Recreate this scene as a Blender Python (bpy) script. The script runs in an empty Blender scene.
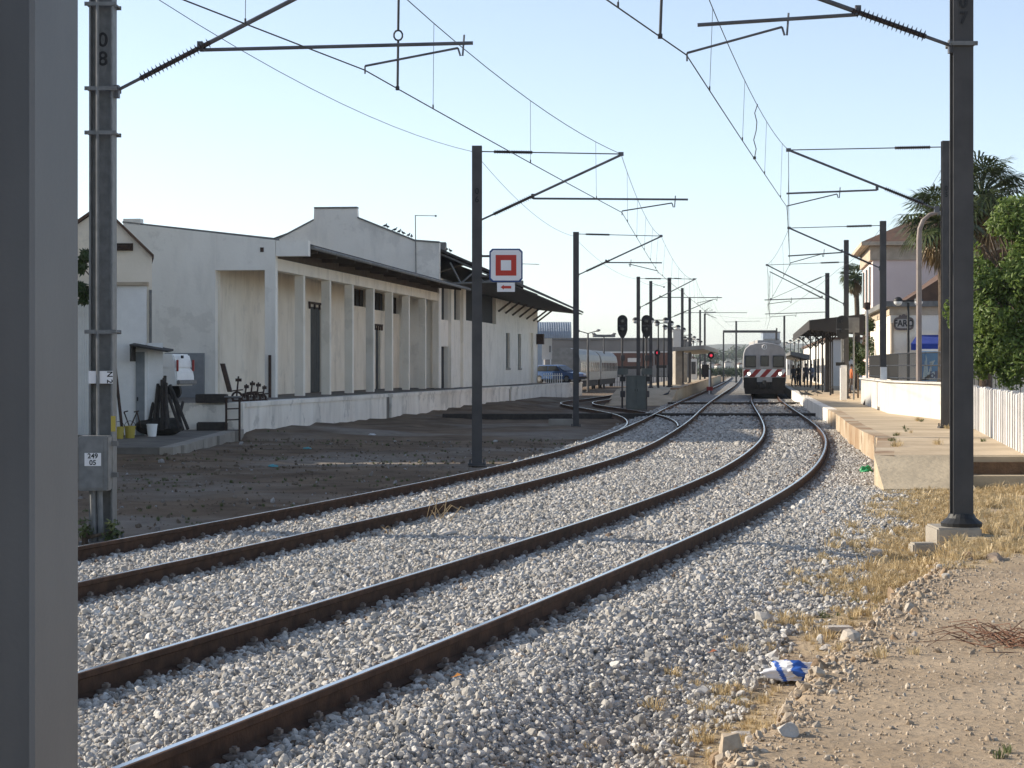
import bpy, bmesh, math, random
import numpy as np
from mathutils import Vector, Matrix, noise as mnoise
R_ = math.radians
rnd = random.Random(7)
nr = np.random.default_rng(11)
scene = bpy.context.scene
COL = scene.collection

# ------------------------------------------------------------------ camera
F, CX, HOR, CAMH = 2100.0, 512.0, 367.0, 1.95       # focal length and horizon in pixels, eye height above the rail heads
cam = bpy.data.cameras.new("camera"); camo = bpy.data.objects.new("camera", cam); COL.objects.link(camo)
cam.sensor_fit = 'HORIZONTAL'; cam.sensor_width = 36.0; cam.lens = F/1024*36.0
cam.shift_y = -(384-HOR)/1024; cam.clip_start = 0.1; cam.clip_end = 30000
camo.location = (0, 0, CAMH); camo.rotation_euler = (R_(90), 0, 0)
scene.camera = camo

# ------------------------------------------------------------------ sky, sun, exposure
SUN_EL, SUN_AZ = 25.0, 15.0                          # the sun stands to the left, a little ahead of the camera
w = bpy.data.worlds.new("World"); scene.world = w; w.use_nodes = True
nt = w.node_tree; nt.nodes.clear()
sky = nt.nodes.new("ShaderNodeTexSky"); sky.sky_type = 'NISHITA'; sky.sun_disc = False
sky.sun_elevation = R_(SUN_EL); sky.sun_rotation = R_(-(90-SUN_AZ)); sky.altitude = 0
sky.air_density = 0.72; sky.dust_density = 0.5; sky.ozone_density = 1.0
bg = nt.nodes.new("ShaderNodeBackground"); bg.inputs[1].default_value = 0.15
wo = nt.nodes.new("ShaderNodeOutputWorld")
hsv = nt.nodes.new("ShaderNodeHueSaturation"); hsv.inputs["Saturation"].default_value = 0.78
nt.links.new(sky.outputs[0], hsv.inputs["Color"]); nt.links.new(hsv.outputs[0], bg.inputs[0]); nt.links.new(bg.outputs[0], wo.inputs[0])
sl = bpy.data.lights.new("sun", 'SUN'); sl.energy = 4.9; sl.angle = R_(0.53); sl.color = (1.0, 0.89, 0.73)
so = bpy.data.objects.new("sun", sl); COL.objects.link(so)
sdir = Vector((-math.cos(R_(SUN_AZ))*math.cos(R_(SUN_EL)), math.sin(R_(SUN_AZ))*math.cos(R_(SUN_EL)), math.sin(R_(SUN_EL))))
so.rotation_euler = sdir.to_track_quat('Z', 'Y').to_euler(); so.location = sdir*200
scene.view_settings.view_transform = 'Standard'; scene.view_settings.look = 'None'
scene.view_settings.exposure = 0.56; scene.view_settings.gamma = 1.0
scene.render.engine = 'CYCLES'
scene.cycles.max_bounces = 8; scene.cycles.diffuse_bounces = 5; scene.cycles.glossy_bounces = 2
scene.cycles.transmission_bounces = 4; scene.cycles.transparent_max_bounces = 8
scene.cycles.use_denoising = True

# ------------------------------------------------------------------ helpers: photo geometry
def W(px, py, Y):
    return Vector(((px-CX)*Y/F, Y, CAMH+(HOR-py)*Y/F))
def G(px, py, z):
    Y = F*(CAMH-z)/(py-HOR); return Vector(((px-CX)*Y/F, Y, z))
def ppx(v): return CX+F*v[0]/v[1]

# ------------------------------------------------------------------ helpers: materials
MATS = {}
def mat(name, c, c2=None, scale=3.0, rough=0.8, metal=0.0, bump=0.0, bscale=None, streak=0.0, streak_c=(0.1,0.09,0.08), detail=6, spec=0.4, emit=None, contrast=(0.35,0.65), trans=0.0, patch=0.0, patch_c=(0.45,0.42,0.37)):
    if name in MATS: return MATS[name]
    m = bpy.data.materials.new(name); m.use_nodes = True; t = m.node_tree; N, L = t.nodes, t.links
    b = N["Principled BSDF"]; b.inputs["Roughness"].default_value = rough; b.inputs["Metallic"].default_value = metal
    b.inputs["Specular IOR Level"].default_value = spec
    c = tuple(c)+(1,); b.inputs["Base Color"].default_value = c
    geo = N.new("ShaderNodeNewGeometry")
    last = None
    if c2 is not None:
        nz = N.new("ShaderNodeTexNoise"); nz.inputs["Scale"].default_value = scale; nz.inputs["Detail"].default_value = detail
        L.new(geo.outputs["Position"], nz.inputs["Vector"])
        rp = N.new("ShaderNodeValToRGB"); rp.color_ramp.elements[0].position = contrast[0]; rp.color_ramp.elements[1].position = contrast[1]
        rp.color_ramp.elements[0].color = c; rp.color_ramp.elements[1].color = tuple(c2)+(1,)
        L.new(nz.outputs["Fac"], rp.inputs["Fac"]); last = rp.outputs["Color"]
        L.new(last, b.inputs["Base Color"])
    if streak > 0:
        mp = N.new("ShaderNodeMapping"); mp.inputs["Scale"].default_value = (0.9, 0.9, 0.22)
        L.new(geo.outputs["Position"], mp.inputs["Vector"])
        n2 = N.new("ShaderNodeTexNoise"); n2.inputs["Scale"].default_value = 1.3; n2.inputs["Detail"].default_value = 7; n2.inputs["Roughness"].default_value = 0.62
        L.new(mp.outputs[0], n2.inputs["Vector"])
        r2 = N.new("ShaderNodeMapRange"); r2.inputs[1].default_value = 0.5; r2.inputs[2].default_value = 0.78; r2.inputs[3].default_value = 0; r2.inputs[4].default_value = streak
        L.new(n2.outputs["Fac"], r2.inputs[0])
        mx = N.new("ShaderNodeMix"); mx.data_type = 'RGBA'
        L.new(r2.outputs[0], mx.inputs[0])
        if last is not None: L.new(last, mx.inputs[6])
        else: mx.inputs[6].default_value = c
        mx.inputs[7].default_value = tuple(streak_c)+(1,)
        L.new(mx.outputs[2], b.inputs["Base Color"])
    if patch > 0:
        n4 = N.new("ShaderNodeTexNoise"); n4.inputs["Scale"].default_value = 0.75; n4.inputs["Detail"].default_value = 10; n4.inputs["Roughness"].default_value = 0.68
        L.new(geo.outputs["Position"], n4.inputs["Vector"])
        r4 = N.new("ShaderNodeMapRange"); r4.inputs[1].default_value = 0.565; r4.inputs[2].default_value = 0.60; r4.inputs[3].default_value = 0; r4.inputs[4].default_value = patch
        L.new(n4.outputs["Fac"], r4.inputs[0])
        m4 = N.new("ShaderNodeMix"); m4.data_type = 'RGBA'; L.new(r4.outputs[0], m4.inputs[0])
        src = b.inputs["Base Color"].links[0].from_socket if b.inputs["Base Color"].links else None
        if src: L.new(src, m4.inputs[6])
        else: m4.inputs[6].default_value = c
        m4.inputs[7].default_value = tuple(patch_c)+(1,); L.new(m4.outputs[2], b.inputs["Base Color"])
    if bump > 0:
        n3 = N.new("ShaderNodeTexNoise"); n3.inputs["Scale"].default_value = bscale or scale*4; n3.inputs["Detail"].default_value = 8
        L.new(geo.outputs["Position"], n3.inputs["Vector"])
        bp = N.new("ShaderNodeBump"); bp.inputs["Strength"].default_value = bump; bp.inputs["Distance"].default_value = 0.05
        L.new(n3.outputs["Fac"], bp.inputs["Height"]); L.new(bp.outputs[0], b.inputs["Normal"])
    if emit:
        b.inputs["Emission Color"].default_value = tuple(emit[0])+(1,); b.inputs["Emission Strength"].default_value = emit[1]
    if trans > 0: b.inputs["Transmission Weight"].default_value = trans
    MATS[name] = m; return m

M_white  = mat("whitewash", (0.90,0.84,0.74), (0.85,0.79,0.68), 1.1, 0.9, bump=0.15, bscale=9, streak=0.35, streak_c=(0.48,0.44,0.37), patch=0.2, spec=0.2)
M_cream  = mat("cream_render", (0.89,0.81,0.68), (0.83,0.75,0.62), 0.9, 0.9, bump=0.15, bscale=9, streak=0.45, streak_c=(0.36,0.31,0.23), patch=0.2, spec=0.2)
M_blueish= mat("painted_end_wall", (0.90,0.86,0.78), (0.85,0.81,0.73), 0.8, 0.9, bump=0.15, bscale=8, streak=0.3, streak_c=(0.33,0.32,0.30), patch=0.2, spec=0.2)
M_platw  = mat("platform_whitewash", (0.88,0.83,0.74), (0.78,0.72,0.63), 0.7, 0.9, bump=0.2, bscale=8, streak=0.6, streak_c=(0.30,0.28,0.24), patch=0.55, spec=0.2)
M_conc   = mat("concrete", (0.36,0.33,0.28), (0.27,0.245,0.21), 1.6, 0.9, bump=0.3, bscale=14, spec=0.2)
M_concd  = mat("dark_concrete", (0.20,0.185,0.16), (0.13,0.12,0.105), 1.6, 0.9, bump=0.3, bscale=14, spec=0.2)
M_plat   = mat("platform_paving", (0.56,0.455,0.32), (0.42,0.335,0.23), 0.6, 0.92, bump=0.25, bscale=10, patch=0.45, patch_c=(0.33,0.26,0.18), spec=0.15)
M_platend= mat("platform_end_concrete", (0.50,0.42,0.30), (0.38,0.32,0.23), 1.2, 0.9, bump=0.3, bscale=10, spec=0.15)
M_curb   = mat("platform_edge_stone", (0.50,0.42,0.31), (0.30,0.20,0.12), 0.5, 0.9, bump=0.3, bscale=10, patch=0.7, patch_c=(0.20,0.12,0.07), spec=0.15)
M_step   = mat("dark_brown_step", (0.15,0.095,0.06), (0.09,0.06,0.04), 5, 0.9, bump=0.5, bscale=20, spec=0.15)  # step face coloured darker brown than the platform end
M_near   = mat("near_mast_paint", (0.125,0.135,0.145), (0.105,0.113,0.122), 1.5, 0.5, bump=0.03, bscale=60, streak=0.4, streak_c=(0.20,0.205,0.205))
M_mast   = mat("mast_steel", (0.068,0.066,0.066), (0.046,0.045,0.046), 2.5, 0.6, bump=0.05, bscale=20, streak=0.35, streak_c=(0.11,0.105,0.095))
M_galv   = mat("galvanised_steel", (0.20,0.205,0.205), (0.145,0.15,0.15), 9, 0.55, metal=0.25, bump=0.06, bscale=60, streak=0.3, streak_c=(0.27,0.27,0.26))
M_tube   = mat("arm_tube_steel", (0.13,0.135,0.15), (0.09,0.092,0.10), 4, 0.5, metal=0.3)
M_insul  = mat("insulator_glaze", (0.045,0.035,0.035), None, rough=0.3)
M_wire   = mat("copper_wire", (0.05,0.052,0.055), None, rough=0.6, metal=0.3)
M_black  = mat("black_paint", (0.016,0.017,0.018), None, rough=0.55)
M_dark   = mat("dark_opening", (0.02,0.021,0.022), None, rough=0.8)
M_door   = mat("old_door_paint", (0.055,0.062,0.060), (0.035,0.038,0.037), 3, 0.7, streak=0.4, streak_c=(0.09,0.07,0.05))
M_rust   = mat("rusty_iron", (0.075,0.045,0.032), (0.04,0.027,0.022), 9, 0.85, bump=0.3, bscale=40)
M_roof   = mat("canopy_roof_sheet", (0.055,0.050,0.045), (0.035,0.032,0.030), 3, 0.85, bump=0.2)
M_roofw  = mat("roof_timber", (0.10,0.08,0.06), (0.07,0.055,0.045), 3, 0.85)
M_lead   = mat("parapet_cap", (0.22,0.22,0.21), (0.15,0.15,0.145), 4, 0.85)
M_tile   = mat("clay_tiles", (0.13,0.075,0.05), (0.085,0.05,0.035), 3, 0.85, bump=0.4, bscale=12)
M_pink   = mat("pale_pink_render", (0.84,0.69,0.63), (0.78,0.63,0.57), 0.8, 0.9, bump=0.1, bscale=9)
M_stone  = mat("cornice_stone", (0.55,0.46,0.35), (0.42,0.34,0.25), 2, 0.9, bump=0.2)
M_sunwhite = mat("sunlit_whitewash", (0.60,0.585,0.55), (0.52,0.505,0.465), 0.9, 0.9, bump=0.15, bscale=9, streak=0.2, streak_c=(0.45,0.40,0.32), spec=0.2)
M_slat   = mat("white_concrete_slats", (0.55,0.54,0.53), (0.47,0.46,0.445), 2.0, 0.85, bump=0.15, bscale=14, streak=0.3, streak_c=(0.42,0.38,0.33))
M_steel  = mat("silver_train_steel", (0.36,0.36,0.35), (0.29,0.29,0.28), 3, 0.35, metal=0.5, streak=0.4, streak_c=(0.25,0.22,0.19))
M_trainf = mat("train_front_paint", (0.46,0.45,0.435), (0.39,0.38,0.365), 3, 0.5, streak=0.35, streak_c=(0.17,0.15,0.13))
M_glass  = mat("dark_window_glass", (0.03,0.035,0.038), None, rough=0.08, spec=0.6)
M_under  = mat("underframe_grime", (0.022,0.021,0.020), (0.035,0.031,0.027), 5, 0.8)
M_red    = mat("red_paint", (0.30,0.025,0.022), None, rough=0.45)
M_signred= mat("sign_red", (0.46,0.028,0.014), None, rough=0.4)
M_signwh = mat("sign_white", (0.74,0.74,0.75), None, rough=0.4)
M_signbl = mat("sign_blue", (0.012,0.045,0.17), None, rough=0.4)
M_whitep = mat("white_paint", (0.86,0.86,0.84), (0.80,0.80,0.78), 4, 0.45)
M_green  = mat("relay_cabinet_green", (0.095,0.115,0.11), (0.075,0.09,0.087), 3, 0.6, streak=0.3, streak_c=(0.2,0.2,0.18))
M_blue   = mat("blue_awning_cloth", (0.025,0.055,0.30), (0.02,0.045,0.25), 3, 0.8)
M_bill   = mat("billboard_blue", (0.03,0.22,0.50), (0.05,0.32,0.62), 0.8, 0.5)
M_billp  = mat("billboard_pale", (0.55,0.72,0.78), None, rough=0.5)
M_lampw  = mat("lamp_globe_white", (0.78,0.78,0.76), None, rough=0.3)
M_timber = mat("crossing_timber", (0.032,0.028,0.025), (0.055,0.047,0.04), 6, 0.85, bump=0.3)
M_yellow = mat("yellow_plastic", (0.42,0.33,0.06), None, rough=0.6)
M_bark   = mat("bark", (0.13,0.095,0.065), (0.07,0.05,0.035), 8, 0.95, bump=0.7, bscale=25)
M_barrel = mat("blue_grey_sheet", (0.28,0.33,0.38), (0.22,0.26,0.31), 0.5, 0.6)
M_farw   = mat("far_whitewash", (0.66,0.64,0.60), (0.55,0.53,0.50), 0.2, 0.9)
M_farg   = mat("far_grey_sheet", (0.22,0.205,0.19), (0.17,0.16,0.15), 0.3, 0.85)
M_brick  = mat("rust_red_wagon", (0.15,0.075,0.055), (0.11,0.06,0.047), 0.7, 0.85, streak=0.4)
def leafmat(name, c, c2, trans=0.25):
    m = bpy.data.materials.new(name); m.use_nodes = True; t = m.node_tree; N, L = t.nodes, t.links
    b = N["Principled BSDF"]; b.inputs["Roughness"].default_value = 0.5; b.inputs["Specular IOR Level"].default_value = 0.35
    geo = N.new("ShaderNodeNewGeometry"); rp = N.new("ShaderNodeValToRGB")
    rp.color_ramp.elements[0].color = tuple(c)+(1,); rp.color_ramp.elements[1].color = tuple(c2)+(1,)
    L.new(geo.outputs["Random Per Island"], rp.inputs[0]); L.new(rp.outputs[0], b.inputs["Base Color"])
    tr = N.new("ShaderNodeBsdfTranslucent"); L.new(rp.outputs[0], tr.inputs[0])
    mx = N.new("ShaderNodeMixShader"); mx.inputs[0].default_value = trans
    L.new(b.outputs[0], mx.inputs[1]); L.new(tr.outputs[0], mx.inputs[2]); L.new(mx.outputs[0], N["Material Output"].inputs[0])
    MATS[name] = m; return m
M_leaf  = leafmat("tree_leaves", (0.075,0.13,0.027), (0.20,0.27,0.06), 0.42)
M_palm  = leafmat("palm_fronds", (0.035,0.06,0.02), (0.085,0.105,0.035), 0.2)
M_palmd = leafmat("dry_palm_fronds", (0.17,0.11,0.05), (0.27,0.19,0.09), 0.2)
M_shrub = leafmat("shrub_leaves", (0.025,0.05,0.015), (0.06,0.09,0.025), 0.2)
M_straw = leafmat("dry_grass_blades", (0.40,0.30,0.155), (0.62,0.50,0.30), 0.3)
M_weed  = leafmat("green_weed_blades", (0.06,0.09,0.03), (0.14,0.16,0.06), 0.3)

# ------------------------------------------------------------------ helpers: meshes
class MB:
    def __init__(s): s.v=[]; s.f=[]; s.m=[]
    def add(s, vs, fs, mi=0):
        o=len(s.v); s.v.extend([tuple(p) for p in vs]); s.f.extend([tuple(i+o for i in f) for f in fs]); s.m.extend([mi]*len(fs)); return s
    def box8(s, p, mi=0):    # p: 4 bottom then 4 top, counter-clockwise from above
        return s.add(p, [(3,2,1,0),(4,5,6,7),(0,1,5,4),(1,2,6,5),(2,3,7,6),(3,0,4,7)], mi)
    def box(s, c, size, rz=0.0, mi=0, bev=0.0):
        cx,cy,cz=c; a,b,h=size[0]/2,size[1]/2,size[2]/2; co,si=math.cos(rz),math.sin(rz)
        def q(x,y,z): return (cx+x*co-y*si, cy+x*si+y*co, cz+z)
        if bev<=0:
            return s.box8([q(-a,-b,-h),q(a,-b,-h),q(a,b,-h),q(-a,b,-h),q(-a,-b,h),q(a,-b,h),q(a,b,h),q(-a,b,h)],mi)
        bm=bmesh.new(); bmesh.ops.create_cube(bm,size=1)
        for v in bm.verts: v.co=(v.co.x*size[0],v.co.y*size[1],v.co.z*size[2])
        bmesh.ops.bevel(bm,geom=bm.edges[:],offset=bev,segments=2,affect='EDGES')
        bm.verts.index_update()
        s.add([q(*v.co) for v in bm.verts],[[v.index for v in f.verts] for f in bm.faces],mi); bm.free(); return s
    def wbox(s, P0, P1, z0, z1, th, mi=0, side=0.0):   # wall from P0 to P1, thickness to the left of P0->P1 when side=0
        p0=Vector((P0[0],P0[1])); p1=Vector((P1[0],P1[1])); d=(p1-p0).normalized(); n=Vector((-d.y,d.x))
        a=p0+n*(-side); b=p1+n*(-side); c=p1+n*(th-side); e=p0+n*(th-side)
        return s.box8([(a.x,a.y,z0),(b.x,b.y,z0),(c.x,c.y,z0),(e.x,e.y,z0),(a.x,a.y,z1),(b.x,b.y,z1),(c.x,c.y,z1),(e.x,e.y,z1)],mi)
    def tube(s, pts, r, n=8, r2=None, mi=0, cap=True):
        pts=[Vector(p) for p in pts]; m=len(pts); o=len(s.v); rings=[]
        up=None
        for i,p in enumerate(pts):
            d=((pts[min(i+1,m-1)]-pts[max(i-1,0)])).normalized()
            if up is None:
                up=Vector((0,0,1)) if abs(d.z)<0.9 else Vector((1,0,0))
            a=d.cross(up); 
            if a.length<1e-5: a=d.cross(Vector((0,1,0)))
            a.normalize(); b=a.cross(d).normalized(); up=b
            rr=r if r2 is None else r+(r2-r)*i/(m-1)
            if isinstance(r,(list,tuple)): rr=r[i]
            for k in range(n):
                t=2*math.pi*k/n; s.v.append(tuple(p+a*(rr*math.cos(t))+b*(rr*math.sin(t))))
        for i in range(m-1):
            for k in range(n):
                k2=(k+1)%n; s.f.append((o+i*n+k,o+i*n+k2,o+(i+1)*n+k2,o+(i+1)*n+k)); s.m.append(mi)
        if cap:
            s.f.append(tuple(o+k for k in range(n-1,-1,-1))); s.m.append(mi)
            s.f.append(tuple(o+(m-1)*n+k for k in range(n))); s.m.append(mi)
        return s
    def lathe(s, c, prof, n=16, mi=0):      # prof: (radius, z) pairs round a vertical axis through c
        o=len(s.v)
        for r,z in prof:
            for k in range(n):
                t=2*math.pi*k/n; s.v.append((c[0]+r*math.cos(t),c[1]+r*math.sin(t),c[2]+z))
        for i in range(len(prof)-1):
            for k in range(n):
                k2=(k+1)%n; s.f.append((o+i*n+k,o+i*n+k2,o+(i+1)*n+k2,o+(i+1)*n+k)); s.m.append(mi)
        s.f.append(tuple(o+k for k in range(n-1,-1,-1))); s.m.append(mi)
        s.f.append(tuple(o+(len(prof)-1)*n+k for k in range(n))); s.m.append(mi)
        return s
    def prism(s, poly, ax, depth, mi=0):    # poly: list of 3-D points of one face; swept by vector ax*depth
        n=len(poly); a=[Vector(p) for p in poly]; d=Vector(ax)*depth; b=[p+d for p in a]
        fs=[tuple(range(n-1,-1,-1)),tuple(range(n,2*n))]+[(i,(i+1)%n,n+(i+1)%n,n+i) for i in range(n)]
        return s.add(a+b,fs,mi)
    def disc(s, c, normal, r, th, n=20, mi=0):
        c=Vector(c); nn=Vector(normal).normalized(); return s.tube([c-nn*th/2,c+nn*th/2],r,n,mi=mi)
    def build(s, name, m, parent=None, smooth=False, loc=None):
        me=bpy.data.meshes.new(name)
        off=Vector((0,0,0))
        if parent is not None:
            q=parent
            while q is not None: off+=q.location; q=q.parent
        elif loc is not None: off=Vector(loc)
        me.from_pydata([(v[0]-off.x,v[1]-off.y,v[2]-off.z) for v in s.v],[],s.f)
        bm=bmesh.new(); bm.from_mesh(me); bmesh.ops.recalc_face_normals(bm,faces=bm.faces[:]); bm.to_mesh(me); bm.free()
        ms=m if isinstance(m,(list,tuple)) else [m]
        for x in ms: me.materials.append(x)
        if len(ms)>1: me.polygons.foreach_set("material_index", s.m)
        if smooth:
            me.polygons.foreach_set("use_smooth",[True]*len(me.polygons))
            try: me.set_sharp_from_angle(angle=R_(40))
            except Exception: pass
        me.update()
        o=bpy.data.objects.new(name,me); COL.objects.link(o)
        if parent is not None: o.parent=parent
        elif loc is not None: o.location=loc
        return o
def tag(o, label=None, cat=None, group=None, kind=None):
    if label: o["label"]=label
    if cat: o["category"]=cat
    if group: o["group"]=group
    if kind: o["kind"]=kind
    return o
def thing(name, label, cat, loc, group=None):
    o=bpy.data.objects.new(name,None); o.empty_display_size=0.2; COL.objects.link(o); o.location=loc
    return tag(o,label,cat,group)
def text_mesh(body, size, name, m, parent, origin, right, up, extrude=0.004, offset=0.0, align='CENTER', squash=1.0):
    cu=bpy.data.curves.new(name,'FONT'); cu.body=body; cu.size=size; cu.extrude=extrude; cu.offset=offset; cu.align_x=align; cu.align_y='CENTER'; cu.space_line=0.95
    to=bpy.data.objects.new(name,cu); COL.objects.link(to)
    bpy.context.view_layer.update()
    me=bpy.data.meshes.new_from_object(to.evaluated_get(bpy.context.evaluated_depsgraph_get()))
    bpy.data.objects.remove(to); 
    r=Vector(right).normalized(); u=Vector(up).normalized(); nrm=r.cross(u); o0=Vector(origin)
    off=Vector((0,0,0)); q=parent
    while q is not None: off+=q.location; q=q.parent
    for v in me.vertices:
        c=v.co.copy(); v.co=o0+r*(c.x*squash)+u*c.y+nrm*c.z-off
    me.materials.clear(); me.materials.append(m)
    o=bpy.data.objects.new(name,me); COL.objects.link(o); o.parent=parent; return o

# ------------------------------------------------------------------ track alignment (plan curves)
XK=np.array([2,10,18,27,37,48,60,75,95,130,200,420.])
YR=np.array([-5.535,-2.9,-0.534,1.905,4.226,6.248,8.055,9.834,11.939,15.693,24.35,49.831])
YL=np.array([-9.288,-7.185,-5.106,-2.714,-0.324,1.832,3.543,5.395,7.641,11.673,20.027,44.955])
SK=np.array([58,68,78,87,95,103,110,118,128,145,200,300.])
YS=np.array([3.25,4.48,5.12,5.15,4.72,4.05,3.55,3.72,5.15,7.6,14.2,26.0])
def spline(xk,yk,x):
    n=len(xk); h=np.diff(xk); A=np.eye(n); b=np.zeros(n)
    for i in range(1,n-1):
        A[i,i-1]=h[i-1]; A[i,i]=2*(h[i-1]+h[i]); A[i,i+1]=h[i]
        b[i]=6*((yk[i+1]-yk[i])/h[i]-(yk[i]-yk[i-1])/h[i-1])
    mm=np.linalg.solve(A,b); x=np.asarray(x,float)
    i=np.clip(np.searchsorted(xk,x)-1,0,n-2); xx=np.clip(x,xk[0],xk[-1]); t=xx-xk[i]; hh=h[i]
    y=yk[i]+t*((yk[i+1]-yk[i])/hh-hh*(2*mm[i]+mm[i+1])/6)+t*t*mm[i]/2+t**3*(mm[i+1]-mm[i])/(6*hh)
    s0=(yk[1]-yk[0])/h[0]-h[0]*mm[1]/6; s1=(yk[-1]-yk[-2])/h[-1]+h[-1]*mm[-2]/6
    return y+np.where(x<xk[0],(x-xk[0])*s0,0)+np.where(x>xk[-1],(x-xk[-1])*s1,0)
def xr(Y): return spline(XK,YR,Y)
def xl(Y): return spline(XK,YL,Y)
def offset_curve(fn, off, Ya, Yb):
    Y=np.concatenate([np.arange(Ya,min(60,Yb),0.4),np.arange(max(60,Ya),Yb,1.5)]) if Yb>60 else np.arange(Ya,Yb,0.4)
    X=fn(Y); d=np.gradient(X,Y); n=np.hypot(1,d)
    return X+off/n, Y-off*d/n
def slope(fn,Y): return (fn(Y+0.5)-fn(Y-0.5))

# ------------------------------------------------------------------ ground heights
def sstep(a,b,x):
    t=np.clip((x-a)/(b-a),0,1); return t*t*(3-2*t)
_ph=nr.uniform(0,6.28,(24,)); _dx=nr.uniform(-1,1,(24,2))
def wob(X,Y,sc,seed=0):
    o=np.zeros_like(X)
    for i in range(6):
        k=(i+seed*5)%24; f=sc*(1.0+0.75*i); o=o+np.sin(X*f*_dx[k,0]+Y*f*_dx[k,1]+_ph[k])/(1+0.6*i)
    return o/2.5
def heights(X,Y):
    X=np.asarray(X,float); Y=np.asarray(Y,float)
    sr=slope(xr,Y); slf=slope(xl,Y)
    uR=(X-xr(Y))/np.sqrt(1+sr*sr); uL=(X-xl(Y))/np.sqrt(1+slf*slf)
    n1=wob(X,Y,0.9); n2=wob(X,Y,2.6,1); n3=wob(X,Y,6.0,2)
    zleft=-0.37+0.035*n1+0.015*n2
    crown=-0.172+0.010*n2
    toe=np.interp(Y,[6,12,20,30,37,60],[-0.62,-0.52,-0.36,-0.2,-0.15,-0.2])
    path=np.interp(Y,[0,5,10,14,25,35,40],[0.36,0.27,0.2,0.13,-0.09,-0.14,-0.15])+0.025*n1+0.012*n2
    e=0.20*wob(X,Y,1.3,3)+0.08*n3                  # ragged bank edge
    far=sstep(34,38,Y)
    z=np.where(uL<-1.2, crown+(zleft-crown)*sstep(-1.35,-2.0,uL), crown)
    z=z-0.03*np.exp(-((uL-0.0)/0.5)**2)*0
    zr=crown+(toe-crown)*sstep(1.45,2.75,uR)
    gully=toe+0.03*n2
    b=sstep(3.5+e,3.85+e*0.8,uR)
    zr=np.where(uR>2.75, gully*(1-b)+path*b, zr)
    z=np.where(uR>1.2, zr, z)
    # town ground to the right of the platform lies level with it
    town=sstep(5.0,6.5,uR)*sstep(44,48,Y)
    z=z*(1-town)+0.33*town
    # yard beyond the goods shed
    lat=X-0.128*Y
    yard=sstep(-13.5,-15.0,lat)*sstep(60,64,Y)*0
    z=z+yard
    gd=(X-(-8.45+0.137*(Y-66.5)))/1.009
    z=z+np.where((Y>66)&(Y<150)&(uL<-1.9),0.26*sstep(4.5,0.4,gd)*(1+0.5*n1+0.3*n2),0)+np.where((uL<-2.2),0.03*n1+0.02*n2,0)
    # bank stones and clods
    z=z+np.where((uR>2.6)&(uR<4.6)&(Y<37), 0.03*n3*np.exp(-((uR-3.75)/0.6)**2), 0)
    return z,uR,uL
def hit(px, py, lift=0.0):
    # where the line of sight through a pixel meets the ground
    Y=np.arange(6.0,70.0,0.01); X=(px-CX)*Y/F; zr=CAMH+(HOR-py)*Y/F; h=heights(X,Y)[0]+lift; k=int(np.argmax(zr<=h)); return Vector((float(X[k]),float(Y[k]),float(h[k]-lift)))
def hz(x,y): return float(heights(np.array([x]),np.array([y]))[0][0])
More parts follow.
